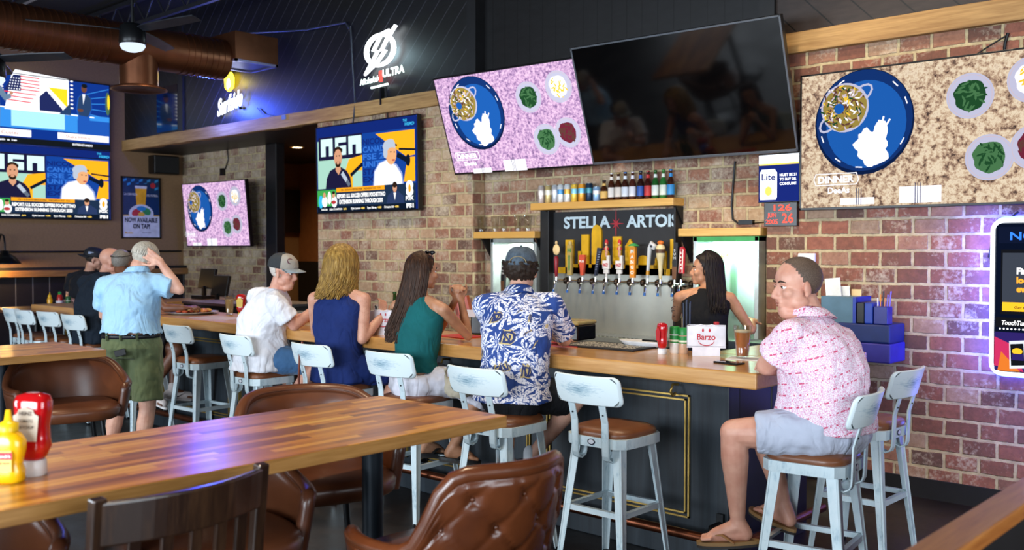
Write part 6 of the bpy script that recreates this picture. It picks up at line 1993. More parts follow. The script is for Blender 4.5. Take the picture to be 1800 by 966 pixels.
def head_extras(root, H, R, s, skin_lip='#a8685c', brow='#3a2a20', iris='#3a2c22', lids=None, female=False):
    o = root.location
    def P(x, y, z): return H + R @ (Vector((x, y, z)) * s) - o
    for sx in (-1, 1):
        b = MB(); b.ell(P(sx * .031, .0690, .0005), (.0120 * s, .0120 * s, .0100 * s), R, 14, 10)
        b.m = 1; b.ell(P(sx * .031, .0755, .0005), (.0078 * s, .0065 * s, .0078 * s), R, 12, 8)
        b.build('eye', [pm('#e8e2dc', .2), pm(iris, .15)], root)
        b = MB(); b.tube([P(sx * .014, .0845, .019), P(sx * .030, .0855, .025), P(sx * .050, .070, .018)], [.0030 * s, .0042 * s, .002 * s], 6); b.build('eyebrow', pm(brow, .8), root)
        b = MB(); b.tube([P(sx * .017, .0800, .003), P(sx * .031, .0835, .0095), P(sx * .046, .0715, .004)], [.0026 * s, .0042 * s, .0026 * s], 6)
        b.build('eyelid', lids or pm('#b07860', .5), root)
    b = MB(); b.tube([P(-.023, .078, -.067), P(-.008, .0885, -.0635), P(0, .0885, -.065), P(.008, .0885, -.0635), P(.023, .078, -.067)], [.0015 * s, .0036 * s, .0036 * s, .0036 * s, .0015 * s], 8)
    b.tube([P(-.02, .079, -.070), P(0, .0885, -.0745), P(.02, .079, -.070)], [.0015 * s, .0042 * s, .0015 * s], 8); b.build('lips', pm(skin_lip, .45), root)


def hand_geo(b, wr, d, pn, side=1, curl=(.3, .4, .3), s=1.0, spread=.10, thumb=.7):
    """wr wrist, d direction of the fingers, pn palm normal (the way the fingers curl), side=+1 thumb on +lateral"""
    d = Vector(d).normalized(); pn = Vector(pn); pn = (pn - d * pn.dot(d)).normalized()
    lat = d.cross(pn).normalized() * side
    palm = wr + d * .045 * s
    for k, (w0, w1) in enumerate(((-.026, -.032), (-.010, -.011), (.008, .011), (.022, .031))):
        b.cap(wr + lat * w0 * .75 * s, wr + d * .086 * s + lat * w1 * s, .013 * s, .0105 * s, 8)
    b.cap(wr - d * .01, wr + d * .03 * s, .022 * s, .024 * s, 10, .8)
    for k, (off, ln, r) in enumerate(((-.031, .066, .0078), (-.011, .082, .0086), (.011, .088, .0089), (.031, .080, .0087))):
        p = wr + d * .088 * s + lat * off * s
        a = (off / .031) * -spread
        dd = (d * math.cos(a) - lat * math.sin(a)).normalized()
        ang = 0
        for j, (q, rr) in enumerate(((.46, 1.0), (.30, .92), (.24, .84))):
            ang += curl[j] * (1 + .12 * k)
            v = dd * math.cos(ang) + pn * math.sin(ang)
            n = p + v * ln * q * s
            b.cap(p, n, r * rr * s, r * (rr - .07) * s, 8)
            p = n
    t0 = wr + d * .022 * s + lat * .026 * s
    tv_ = (d * .62 + lat * thumb + pn * .35).normalized()
    t1 = t0 + tv_ * .042 * s; t2 = t1 + (tv_ * .8 + d * .5 - lat * .1).normalized() * .034 * s; t3 = t2 + (d * .9 + tv_ * .2).normalized() * .026 * s
    b.cap(t0, t1, .0135 * s, .011 * s, 8); b.cap(t1, t2, .0105 * s, .0095 * s, 8); b.cap(t2, t3, .0095 * s, .008 * s, 8)


def foot_geo(b, an, fd, s=1.0, up=V(0, 0, 1)):
    fd = Vector(fd).normalized(); side = fd.cross(up).normalized()
    heel = an - fd * .035 * s - up * .055 * s
    b.cap(an, heel, .038 * s, .034 * s, 10)
    b.cap(an - up * .02 * s, an + fd * .10 * s - up * .055 * s, .038 * s, .030 * s, 10)
    b.cap(heel, an + fd * .12 * s - up * .066 * s, .032 * s, .026 * s, 10)
    for k, (o, L_) in enumerate(((-.030, .045), (-.014, .052), (.002, .055), (.017, .052), (.031, .050))):
        p = an + fd * .12 * s + side * o * s - up * .068 * s
        b.cap(p, p + fd * L_ * s * (.8) - up * .004, .011 * s + (.004 if k == 4 else 0), .009 * s + (.004 if k == 4 else 0), 8)


def person(name_label, J, skin, vox=.008, g=1.0, hs=1.0, jowl=1.0, armr=1.0, legr=1.0, hands=True, feet=True, fem=False, spec=None, hcl='right', hcr='left', show_head=True):
    """J: dictionary of world joints. returns root empty"""
    spec = spec or {}
    root = empty('person', (J['pel'].x, J['pel'].y, 0), 0, name_label, 'person')
    o = root.location
    J = {k: (v.copy() if isinstance(v, Vector) else v) for k, v in J.items()}
    W_ = {k: (v - o if isinstance(v, Vector) else v) for k, v in J.items()}
    b = MB()
    rs_ = (W_['shR'] - W_['shL']).normalized(); rh = (W_['hipR'] - W_['hipL']).normalized()
    sp = (W_['neck'] - W_['pel']).normalized()
    fs = sp.cross(rs_).normalized(); fh = V(0, 0, 1).cross(rh).normalized()
    pel, nk, ch = W_['pel'], W_['neck'], W_['chest']
    sw = (W_['shR'] - W_['shL']).length / 2
    kx = .92 if fem else 1.0
    b.rings([ringp(pel - sp * .11, rh, fh, .10, .08), ringp(pel - sp * .05, rh, fh, .155, .12 * g), ringp(pel + sp * .03, rh, fh, .155 * g, .12 * g),
             ringp(lerp(pel, ch, .5), lerp(rh, rs_, .5).normalized(), fs, (.125 if fem else .145) * g, .105 * g), ringp(ch, rs_, fs, .15 * kx * g, .115 * g),
             ringp(lerp(ch, nk, .55), rs_, fs, sw * .93, .10 * g), ringp(lerp(ch, nk, .85), rs_, fs, sw * .72, .075), ringp(nk, rs_, fs, .060, .058)])
    hd = W_['head']; Rh = J['hR']
    b.cap(nk - sp * .03, hd + Rh @ V(0, -.025, -.06) * hs, .056 * (.88 if fem else 1.08) * hs, .052 * (.85 if fem else 1.08) * hs, 14)
    for S in 'LR':
        b.cap(lerp(nk, W_['sh' + S], .25) - sp * .02, W_['sh' + S], .046, .052 * armr, 12)
        sh, el, wr = W_['sh' + S], W_['el' + S], W_['wr' + S]
        b.cap(sh, lerp(sh, el, .45), .052 * armr, .046 * armr, 12); b.cap(lerp(sh, el, .45), el, .046 * armr, .036 * armr, 12)
        b.cap(el, lerp(el, wr, .3), .037 * armr, .040 * armr, 12); b.cap(lerp(el, wr, .3), wr, .040 * armr, .026 * armr, 12)
        h = J.get('hand' + S)
        if hands and h:
            hand_geo(b, wr, h[0], h[1], h[2], *(h[3:] if len(h) > 3 else ()), s=spec.get('hand', 1.0))
        hp, kn, an = W_['hip' + S], W_['kn' + S], W_['an' + S]
        b.cap(hp, kn, .085 * legr * g ** .5, .056 * legr, 14)
        b.cap(kn, lerp(kn, an, .28), .054 * legr, .057 * legr, 14); b.cap(lerp(kn, an, .28), lerp(kn, an, .62), .057 * legr, .043 * legr, 14); b.cap(lerp(kn, an, .62), an, .043 * legr, .033, 12)
        if feet:
            foot_geo(b, an, J.get('ft' + S, (0, 1, 0)), spec.get('foot', 1.0), J.get('fu' + S, V(0, 0, 1)))
    head_geo(b, hd, Rh, hs, jowl, fem)
    b.build('body', skin, root, remesh=vox, smooth_it=2 if vox <= .0062 else 1)
    root['_'] = 0; del root['_']
    return root, W_, dict(rs=rs_, rh=rh, sp=sp, fs=fs, fh=fh, sw=sw, Rh=Rh)


def shirt(root, W_, A, mat, name='shirt', hem=.10, g=1.0, belly=0.0, sleeve=.62, vox=.009, collar=True, disp=(.022, .10), loose=.016, sl_r=(.066, .070), hemg=1.0, sw_x=1.0, tank=False, backb=0.0):
    b = MB()
    pel, nk, ch = W_['pel'], W_['neck'], W_['chest']; sp, rs_, rh, fs, fh, sw = A['sp'], A['rs'], A['rh'], A['fs'], A['fh'], A['sw']
    L_ = loose
    b.rings([ringp(pel - sp * hem, rh, fh, (.165 * g + L_ + .01) * hemg, (.13 * g + L_ + belly * .6) * hemg, 28),
             ringp(pel + sp * .03, rh, fh, .165 * g + L_, .13 * g + L_ + belly, 28),
             ringp(lerp(pel, ch, .5) + fs * belly * .3 - fs * backb * .3, lerp(rh, rs_, .5).normalized(), fs, .150 * g + L_, .112 * g + L_ + belly, 28),
             ringp(ch - fs * backb * .6, rs_, fs, .158 * g + L_, .122 * g + L_ + belly * .35, 28),
             ringp(lerp(ch, nk, .55), rs_, fs, sw * .97 * sw_x + L_ * .6, .104 * g + L_, 28), ringp(lerp(ch, nk, .86), rs_, fs, sw * (.74 if not tank else .5) + L_ * .4, .08 + L_, 28), ringp(nk - sp * .005, rs_, fs, .068 + L_ * .2, .066 + L_ * .2, 28)])
    if not tank:
        for S in 'LR':
            sh, el = W_['sh' + S], W_['el' + S]
            b.cap(lerp(nk, sh, .12) - sp * .055, sh - sp * .006, .070 + L_ * .6, sl_r[0], 14)
            e = lerp(sh, el, sleeve)
            b.cap(sh, lerp(sh, e, .3), sl_r[0], (sl_r[0] + sl_r[1]) / 2, 14)
            b.tube([sh, e], [sl_r[0] * .97, sl_r[1]], 16)
    s = b.build(name, mat, root, remesh=vox, smooth_it=9, disp=disp)
    if collar:
        b = MB(); ring = []
        hd = W_['head']
        up = (lerp(hd + A['Rh'] @ V(0, -.02, -.06), hd, 0) - nk).normalized()
        rs1 = []
        for z, r in ((-.012, .080), (.006, .079), (.034, .068), (.042, .069), (.036, .075), (.012, .088), (-.008, .098)):
            rs1.append([p for p in ringp(nk + up * z, rs_, fs, r * collar if collar is not True else r, r * .95 * (collar if collar is not True else 1), 24, 2)])
        b.rings(rs1, False, False); b.build('collar', mat, s)
    return s


def shorts(root, W_, A, mat, name='shorts', g=1.0, ln=.72, r0=.105, r1=.092, vox=.010, disp=(.02, .07), top=.06, fwd=0.0, calf=0.0):
    b = MB()
    pel = W_['pel']; rh, fh, sp = A['rh'], A['fh'], A['sp']
    b.rings([ringp(pel - sp * .13, rh, fh, .13 * g, .10 * g), ringp(pel - sp * .06, rh, fh, .172 * g, .138 * g), ringp(pel + sp * top, rh, fh, .165 * g, .132 * g)])
    for S in 'LR':
        hp, kn = W_['hip' + S], W_['kn' + S]
        e = lerp(hp, kn, ln)
        b.ell(hp, (r0 * .98,) * 3); b.tube([hp, lerp(hp, e, .5), e], [r0, lerp(r0, r1, .5), r1], 18)
        if calf:
            an = W_['an' + S]; b.ell(kn, (r1 * .98,) * 3); b.tube([kn, lerp(kn, an, calf)], [r1, r1 * 1.02], 18)
    return b.build(name, mat, root, remesh=vox, smooth_it=3, disp=disp)


def hair_shell(root, H, R, s, mat, cut=None, th=.006, jit=.002, name='hair', seed=0):
    """short hair hugging the skull; cut(x, y, z) -> True where the hair grows (head frame metres)"""
    b = MB(); o = root.location; H = H - o if H.x < -1.2 and abs(H.x) > .9 else H
    g = {}; vs = []; fs = []; n, m_ = 64, 40
    for i in range(m_ + 1):
        th_ = PI * i / m_
        for j in range(n):
            a = 2 * PI * j / n
            q = Vector((math.sin(th_) * math.cos(a), math.sin(th_) * math.sin(a), math.cos(th_)))
            k = th + jit * noise.noise(q * 9 + Vector((seed, 0, 0)))
            p = Vector((q.x * (.077 + k), -.012 + q.y * (.097 + k), .030 + q.z * (.087 + k)))
            if p.z < -.03: p.x *= 1 - (-.03 - p.z) * 3.5; p.y *= 1 - (-.03 - p.z) * 1.2
            vs.append(p)
    for i in range(m_):
        for j in range(n):
            q = (i * n + j, (i + 1) * n + j, (i + 1) * n + (j + 1) % n, i * n + (j + 1) % n)
            c = sum((vs[k] for k in q), Vector((0, 0, 0))) / 4
            if cut(c.x, c.y, c.z): fs.append(q)
    b.add([H + R @ (p * s) for p in vs], fs, True)
    h = b.build(name, mat, root)
    md = h.modifiers.new('sol', 'SOLIDIFY'); md.thickness = .006; md.offset = -1
    return h


def strands(root, paths, mat, name='hair', r0=.0045, r1=.0015, seg=5):
    b = MB()
    for p in paths:
        n = len(p); b.tube(p, [lerp(r0, r1, (i / (n - 1)) ** 1.5) for i in range(n)], seg, True)
    return b.build(name, mat, root)


def base_cap(root, H, R, s): return H


def cap_hat(root, H, R, s, crown, brim, back=False, panel=None, brim_c=None, flip=1, name='baseball_cap', logo=None):
    """baseball cap; back=True puts the brim behind"""
    c = tag(MB().build(name, crown, root)); bpy.data.objects.remove(c)
    o = root.location
    sg = -1 if back else 1
    def P(x, y, z): return H + R @ (Vector((x, sg * (y + .012) - .012, z)) * s)
    b = MB(); rs = []
    for i in range(11):
        t = i / 10 * PI / 2
        zz = .030 + .104 * math.sin(t) ** .9; k = math.cos(t) ** .62
        rs.append([P(.086 * k * math.cos(a), -.012 + .106 * k * math.sin(a) + (.008 * math.sin(a) if i < 5 else 0), zz) for a in [2 * PI * j / 32 for j in range(32)]])
    b.rings(rs, False, True)
    for i, f in enumerate(b.f):
        pass
    if panel:
        # front panels of another colour
        for i, f in enumerate(b.f):
            cc = sum((Vector(b.v[k]) for k in f), Vector()) / len(f)
            l = R.transposed() @ (cc - H)
            if sg * l.y > .002 * s: b.mi[i] = 1
    hat = b.build('baseball_cap', [crown, panel or crown], root)
    md = hat.modifiers.new('sol', 'SOLIDIFY'); md.thickness = .004; md.offset = -1
    b = MB(); g = []
    n, m_ = 16, 5
    for t_ in (0, 1):
        for j in range(m_ + 1):
            for i in range(n + 1):
                a = PI * (.10 + .80 * i / n); v = j / m_
                x = .085 * math.cos(a) * (1 - .10 * v); y = -.012 + .100 * math.sin(a) + v * .078 * math.sin(a) ** .6
                g.append(P(x, y, .034 - .012 * v - .9 * x * x * (1 + v * 2) - .006 * t_ + .004))
    w_ = n + 1; f = []
    for j in range(m_):
        for i in range(n):
            k = j * w_ + i; f.append((k, k + 1, k + w_ + 1, k + w_)); k += w_ * (m_ + 1); f.append((k + w_, k + w_ + 1, k + 1, k))
    top = w_ * (m_ + 1)
    for i in range(n): f.append((m_ * w_ + i, m_ * w_ + i + 1, top + m_ * w_ + i + 1, top + m_ * w_ + i)); f.append((i + 1, i, top + i, top + i + 1))
    for j in range(m_): f.append((j * w_ + w_, j * w_, top + j * w_, top + j * w_ + w_)); f.append((j * w_ + n, j * w_ + w_ + n, top + j * w_ + w_ + n, top + j * w_ + n))
    b.add(g, f, True); b.build('brim', brim, hat)
    b = MB(); b.ell(P(0, -.012, .136), (.008 * s, .008 * s, .005 * s), R); b.build('top_button', crown, hat)
    return hat


SK_PINKM = make_skin('skin_fair_ruddy', '#dba58e', '#c88c76')
SK_FAIR = make_skin('skin_fair', '#dcab94', '#c6907a')
SK_FRECK = make_skin('skin_freckled', '#dba68e', '#c48c74', freck=.5)
SK_TAN = make_skin('skin_tan', '#c08c6c', '#a67252')
SK_BROWN = make_skin('skin_brown', '#7a4c34', '#5f3826')


def S3(px, py, Y): return Py(px, py, Y)
def hairline(y, P=((-.2, -.070), (-.030, -.068), (-.020, -.010), (-.004, .000), (.006, .022), (.020, .052), (.040, .088), (.055, .110), (.2, .3))):
    for (a, c), (d, e) in zip(P, P[1:]):
        if y <= d: return c + (e - c) * (y - a) / (d - a)
    return 1


LONGLINE = ((-.2, -.070), (.004, -.060), (.016, .010), (.034, .044), (.058, .080), (.075, .105), (.2, .3))
FULL = lambda x, y, z: z > hairline(y, LONGLINE)
# ================================================== man in the pink shirt
J = dict(pel=V(-1.895, 4.20, .875), chest=V(-1.905, 4.185, 1.13), neck=V(-1.955, 4.165, 1.355), head=V(-2.01, 4.13, 1.492),
         shL=V(-1.97, 4.0, 1.275), shR=V(-1.89, 4.32, 1.23), elL=V(-2.115, 4.045, 1.125), elR=V(-2.06, 4.47, 1.125), wrL=V(-2.125, 4.29, 1.112), wrR=V(-2.15, 4.29, 1.13),
         hipL=V(-1.87, 4.09, .845), hipR=V(-1.85, 4.31, .845), knL=V(-2.205, 3.915, .825), knR=V(-2.22, 4.22, .80), anL=V(-2.21, 3.965, .405), anR=V(-2.10, 4.20, .455),
         ftL=(-.8, -.35, -.1), ftR=(-.75, .2, .12),
         hR=hframe(math.radians(142), .06),
         handL=(V(-.2, 1, .0), V(-.2, 0, -1), 1, (.2, .3, .2)), handR=(V(-.3, -1, .0), V(0, 0, -1), -1, (.2, .3, .2)))
root, W_, A = person('heavy man in a pink print shirt and pale shorts seated at the bar end', J, SK_PINKM, .006, 1.18, 1.12, 1.16, 1.25, 1.12)
PINK_ROOT = root
shirt(root, W_, A, make_pink(), 'shirt', hem=.035, g=1.27, belly=.04, sleeve=.66, vox=.0085, collar=1.16, disp=(.026, .13), loose=.012, sl_r=(.078, .084), sw_x=1.28, backb=.0)
shorts(root, W_, A, make_cloth('pale_lavender_grey_cotton', '#b9bfd0', .06), 'shorts', 1.28, .74, .125, .098, disp=(.026, .09), top=.03)
cutp = lambda x, y, z: (z > .022 and y < .048 - .6 * (z - .022) * (1 if z < .08 else .2) or (z > -.075 and y < -.022)) and not (abs(x) > .06 and y > -.022 and z < .03)
hair_shell(root, W_['head'], A['Rh'], 1.12, make_hair('buzzed_dark_hair', '#463830', '#6b594c', '#8a7868', (1, 1, 1), 260), lambda x, y, z: z > hairline(y), .0008, .0004, 'short_hair')
head_extras(root, J['head'], A['Rh'], 1.12, '#a0604f', '#3c2c22', '#3c3026', SK_PINKM)
# flip flops
M_FLIP = pm('#8c6a40', .7, name='tan_footbed'); M_FLIPD = pm('#2a2420', .7)
def sandal(root, an, fd, up=V(0, 0, 1), s=1.0, strap='#8a6238', sole=M_FLIP, nm='flip_flop'):
    o = root.location; fd = Vector(fd).normalized(); up = (up - fd * up.dot(fd)).normalized(); sd = fd.cross(up)
    c = an - o - up * .100 * s
    b = MB(); rs = []
    for z in (0, .016):
        rr_ = []
        for j in range(28):
            a = 2 * PI * j / 28; L_ = math.cos(a); w_ = math.sin(a)
            rr_.append(c + fd * (.055 + .145 * L_) * s + sd * w_ * (.046 + .008 * L_) * s + up * z)
        rs.append(rr_)
    b.rings(rs, smooth=False); sb = b.build(nm, sole, root)
    b = MB(); t_ = c + fd * .135 * s + up * .03
    for k in (-1, 1): b.tube([c + fd * .02 * s + sd * k * .045 * s + up * .012, c + fd * .07 * s + sd * k * .040 * s + up * .050 * s, t_ + up * .012], [.012, .013, .008], 8, flat=.4)
    b.build('strap', pm(strap, .6), sb)
    b = MB(); b.rings([[p - up * .012 for p in rs[0]], [p for p in rs[0]]], smooth=False); b.build('outsole', M_FLIPD, sb)
sandal(root, J['anL'], J['ftL']); sandal(root, J['anR'], J['ftR'])

# ================================================== man in the leaf print shirt
J = dict(pel=V(-3.60, 3.96, .875), chest=V(-3.62, 4.00, 1.13), neck=V(-3.70, 4.11, 1.405), head=V(-3.725, 4.165, 1.535),
         shL=V(-3.855, 3.995, 1.335), shR=V(-3.535, 4.215, 1.34), elL=V(-3.99, 4.27, 1.12), elR=V(-3.60, 4.41, 1.12), wrL=V(-3.86, 4.50, 1.12), wrR=V(-3.74, 4.52, 1.12),
         hipL=V(-3.70, 3.98, .85), hipR=V(-3.51, 4.06, .85), knL=V(-3.86, 4.22, .82), knR=V(-3.39, 4.245, .81), anL=V(-3.72, 4.04, .47), anR=V(-3.60, 4.10, .47),
         ftL=(-.2, 1, -.1), ftR=(.0, 1, -.1), hR=hframe(math.radians(32), .05),
         handL=(V(.4, 1, 0), V(0, 0, -1), 1), handR=(V(-.6, 1, 0), V(0, 0, -1), -1))
root, W_, A = person('man in a navy leaf print shirt and denim cap with his back turned', J, SK_FAIR, .008, 1.05, 1.04)
M_HAW = make_hawaii()
SH = shirt(root, W_, A, M_HAW, 'shirt', hem=.055, g=1.14, belly=.02, sleeve=.80, vox=.009, collar=1.0, disp=(.024, .10), loose=.018, sl_r=(.074, .080), hemg=1.05, sw_x=1.04)
for (px, py, sc, kind) in ((868, 552, .055, 'ND'), (892, 590, .06, 'ND'), (948, 522, .05, 'ND'), (930, 650, .05, 'ND'), (911, 521, .026, 'Irish'), (936, 560, .028, 'Irish'), (852, 620, .028, 'Irish'), (886, 646, .028, 'Irish'), (975, 590, .024, 'Irish')):
    q = Py(px, py, 3.86) - root.location; sc *= 1.3
    for m_, bo, off in (('#c9b078', .10, .003), ('#1a2c62', .015, .0055)):
        b = MB(); b.M = Matrix.Translation(q) @ Matrix.Rotation(YAW, 4, 'Z') @ Matrix.Rotation(.15 if kind == 'ND' else -.25, 4, 'Y')
        if kind == 'ND':
            put_text(b, 'N', -.010, -sc / 2, sc, 0, sc * .9, bold=bo); put_text(b, 'D', .012, -sc / 2, sc * .92, 0, sc * .9, bold=bo)
        else: put_text(b, 'Irish', 0, -sc / 2, sc, 0, sc * 2.6, bold=bo, shear=.25)
        o_ = b.build('shirt_emblem', pm(m_, .7), SH)
        sw_ = o_.modifiers.new('wrap', 'SHRINKWRAP'); sw_.target = SH
        sw_.wrap_method = 'NEAREST_SURFACEPOINT'; sw_.wrap_mode = 'OUTSIDE_SURFACE'; sw_.offset = off
shorts(root, W_, A, make_cloth('black_cotton', '#141519', .2), 'shorts', 1.08, .80, .110, .098, top=.0)
hair_shell(root, W_['head'], A['Rh'], 1.04, make_hair('dark_brown_curls', '#17110d', '#33261d', None, (1, 1, 1), 120), lambda x, y, z: z > -.085 and y < .0 and z < .05, .020, .020, 'hair', 2)
M_DENIM = NT('washed_denim'); _v = M_DENIM.obj(); _n = M_DENIM.noise(_v, 30, 5, .7); M_DENIM.base(M_DENIM.ramp(_n.outputs['Fac'], [(.3, lin('#2f3c4a')), (.7, lin('#566674'))])); M_DENIM.rough(.85); M_DENIM = M_DENIM.mat
hat = cap_hat(root, W_['head'] + A['Rh'] @ V(0, 0, -.004), A['Rh'], 1.07, M_DENIM, M_DENIM)
def HP(x, y, z, s=1.07): return W_['head'] + A['Rh'] @ (V(x, y, z - .004) * s)
b = MB(); b.tube([HP(.045 * math.cos(a), -.122 + 3.0 * (.045 * math.cos(a)) ** 2 + .10 * .03 * math.sin(a), .040 + .034 * math.sin(a)) for a in [PI * i / 12 for i in range(13)]], .0030, 6); b.build('opening_trim', pm('#8a7a58', .6), hat)
b = MB(); b.prism([(.043 * math.cos(a), .033 * math.sin(a)) for a in [PI * i / 12 for i in range(13)]], 0, .003)
b.v = [tuple(HP(p[0], -.1215 + p[1] * .3 + 3.0 * p[0] ** 2 + .1 * p[2], .039 + p[2])) for p in b.v]; b.build('hair_in_opening', pm('#1c1510', .7), hat)
b = MB(); b.tube([HP(-.050, -.113, .037), HP(0, -.1225, .034), HP(.050, -.113, .037)], .006, 6, flat=1.0); b.build('back_strap', M_DENIM, hat)
for x in (-.035, .035):
    b = MB(); b.ell(HP(x, -.099, .085), (.004, .004, .004)); b.build('eyelet', pm('#c8a040', .4), hat)
for S in 'LR':
    an = W_['an' + S]; b = MB(); b.cap(an + V(0, 0, -.03), an + V(0, 0, .04), .040, .038, 14); b.build('sock', pm('#d0d4da', .8), root)
    b = MB(); b.cap(an + V(0, -.03, -.06), an + V(0, .13, -.065), .042, .040, 12); b.box(an.x - .044, an.x + .044, an.y - .07, an.y + .17, an.z - .112, an.z - .09); b.build('sneaker', pm('#2a2c32', .6), root, remesh=.008, smooth_it=2)

# ================================================== long haired woman
J = dict(pel=V(-4.50, 4.03, .86), chest=V(-4.49, 4.05, 1.10), neck=V(-4.505, 4.10, 1.37), head=V(-4.53, 4.135, 1.515),
         shL=V(-4.65, 4.02, 1.30), shR=V(-4.345, 4.13, 1.285), elL=V(-4.66, 4.38, 1.105), elR=V(-4.335, 4.34, 1.105), wrL=V(-4.50, 4.395, 1.335), wrR=V(-4.425, 4.365, 1.335),
         hipL=V(-4.58, 4.05, .84), hipR=V(-4.41, 4.07, .84), knL=V(-4.62, 4.33, .83), knR=V(-4.18, 4.33, .82), anL=V(-4.52, 4.15, .44), anR=V(-4.24, 4.12, .455),
         ftL=(.2, 1, -.1), ftR=(.5, .6, -.1), hR=hframe(math.radians(-14), .0),
         handL=(V(.5, -.1, .9), V(.6, -.5, -.3), -1, (.7, .8, .5)), handR=(V(-.3, .0, .95), V(-.7, .3, -.2), -1, (.75, .85, .5)))
root, W_, A = person('woman with very long brown hair, teal tank top and clasped hands', J, SK_TAN, .0068, .88, .94, 1, .78, .92, fem=True, spec=dict(hand=.92, foot=.9))
b = shirt(root, W_, A, make_cloth('teal_rib_knit', '#0f5a5c', .12), 'tank_top', hem=-.045, g=.90, belly=.0, vox=.008, collar=False, disp=(.008, .06), loose=.006, tank=True)
shorts(root, W_, A, make_cloth('white_linen', '#dcdbe6', .05), 'trousers', .98, .98, .100, .090, disp=(.030, .08), top=.03, calf=.38)
rnd = random.Random(5)
def hair_paths(H, R, s, n, length, rnd, wave=.0, back_only=True, spread=.9, fall=None, amin=-1.1, amax=1.1, out=.012, taper=.6, drop=0.0, part=0.0):
    P_ = []
    for i in range(n):
        a = amin + (amax - amin) * rnd.random()                 # around the head, 0 = straight back
        st = .15 + .8 * rnd.random()
        pts = []
        for k in range(5):
            t = st * (k / 4)
            th = t * PI / 2 * 1.02
            q = V(math.sin(a) * math.sin(th), -math.cos(a) * math.sin(th), math.cos(th))
            e = out + .006 * rnd.random()
            pts.append(H + R @ (V(q.x * (.078 + e), -.012 + q.y * (.098 + e), .030 + q.z * (.088 + e)) * s))
        # finish round the side of the skull then fall
        q = V(math.sin(a), -math.cos(a), 0)
        e = out + .008 * rnd.random()
        edge = H + R @ (V(q.x * (.080 + e), -.012 + q.y * (.100 + e), .02) * s)
        if st < .9: pts.append(lerp(pts[-1], edge, .6))
        pts.append(edge)
        L_ = length * (.85 + .2 * rnd.random())
        ph = rnd.random() * 6.28; side = R @ V(1, 0, 0)
        cen = H + R @ V(0, -.06, 0)
        for k in range(1, 9):
            t = k / 8
            p = edge + V(0, 0, -L_ * t)
            x_in = (edge - cen).dot(side)
            p += side * (x_in * (taper - 1) * t)
            if fall: p += fall * (t ** 1.3)
            if wave: p += side * wave * math.sin(ph + t * 9) * t + (R @ V(0, 1, 0)) * wave * .7 * math.cos(ph * 1.3 + t * 8) * t
            pts.append(p)
        P_.append(pts)
    return P_
M_LH = make_hair('long_brown_hair', '#1d110b', '#40281a', '#7a543a', (1, 1, .03), 90)
hp = hair_paths(W_['head'], A['Rh'], .94, 760, .44, rnd, .006, spread=1, fall=V(-.075, -.085, 0), amin=-1.95, amax=1.6, taper=1.5)
h = strands(root, hp, M_LH, 'long_hair', .0072, .0026)
hair_shell(root, W_['head'], A['Rh'], .94, M_LH, FULL, .010, .003, 'hair_crown')
sg = MB(); 
def HP2(x, y, z): return W_['head'] + A['Rh'] @ (V(x, y, z) * .94)
sg.tube([HP2(-.07, .03, .118), HP2(-.03, .055, .128), HP2(.03, .055, .128), HP2(.07, .03, .118)], .006, 8)
for sx in (-1, 1): sg.ell(HP2(sx * .035, .050, .130), (.026, .018, .012), A['Rh']); sg.tube([HP2(sx * .07, .03, .118), HP2(sx * .085, -.04, .07)], .003, 6)
sg.build('sunglasses', pm('#15161c', .15), root)
head_extras(root, J['head'], A['Rh'], .94, '#a8584c', '#2a1c14', '#2c2018', SK_TAN)
sandal(root, J['anR'], J['ftR'], V(0, 0, 1), .9, '#101010', pm('#18181a', .5), 'black_sandal'); sandal(root, J['anL'], J['ftL'], V(0, 0, 1), .9, '#101010', pm('#18181a', .5), 'black_sandal')

# ================================================== blonde woman in navy
J = dict(pel=V(-5.27, 4.04, .865), chest=V(-5.29, 4.05, 1.12), neck=V(-5.315, 4.09, 1.40), head=V(-5.34, 4.12, 1.54),
         shL=V(-5.485, 4.00, 1.315), shR=V(-5.155, 4.16, 1.315), elL=V(-5.60, 4.09, 1.075), elR=V(-5.095, 4.10, 1.055), wrL=V(-5.50, 4.35, 1.13), wrR=V(-5.13, 4.30, 1.20),
         hipL=V(-5.36, 4.06, .85), hipR=V(-5.18, 4.10, .85), knL=V(-5.36, 4.36, .82), knR=V(-5.00, 4.36, .82), anL=V(-5.35, 4.2, .44), anR=V(-5.1, 4.2, .44),
         ftL=(0, 1, -.1), ftR=(.1, 1, -.1), hR=hframe(math.radians(28), .05),
         handL=(V(.3, 1, .1), V(.3, 0, -1), 1), handR=(V(-.25, .35, 1), V(-.8, .1, 0), -1, (.4, .5, .4)))
root, W_, A = person('woman with shoulder length blonde hair in a sleeveless navy dress', J, SK_FRECK, .0078, 1.0, .97, 1, .98, 1.0, fem=True, spec=dict(hand=.95))
M_NAVY = make_cloth('navy_jersey', '#172a63', .12)
shirt(root, W_, A, M_NAVY, 'navy_dress', hem=.10, g=1.06, belly=.01, vox=.0085, collar=False, disp=(.014, .07), loose=.008, tank=True, hemg=1.06)
shorts(root, W_, A, M_NAVY, 'skirt', 1.12, .86, .118, .092, disp=(.018, .08), top=.05)
M_BL = make_hair('blonde_highlighted_hair', '#5e4426', '#a5813f', '#dcc08a', (1, 1, .10), 70)
hp = hair_paths(W_['head'], A['Rh'], .99, 620, .235, rnd, .026, fall=V(0, -.045, 0), amin=-2.2, amax=2.2, out=.030, taper=1.0)
strands(root, hp, M_BL, 'wavy_blonde_hair', .0085, .003)
hair_shell(root, W_['head'], A['Rh'], .99, M_BL, FULL, .018, .006, 'hair_crown')

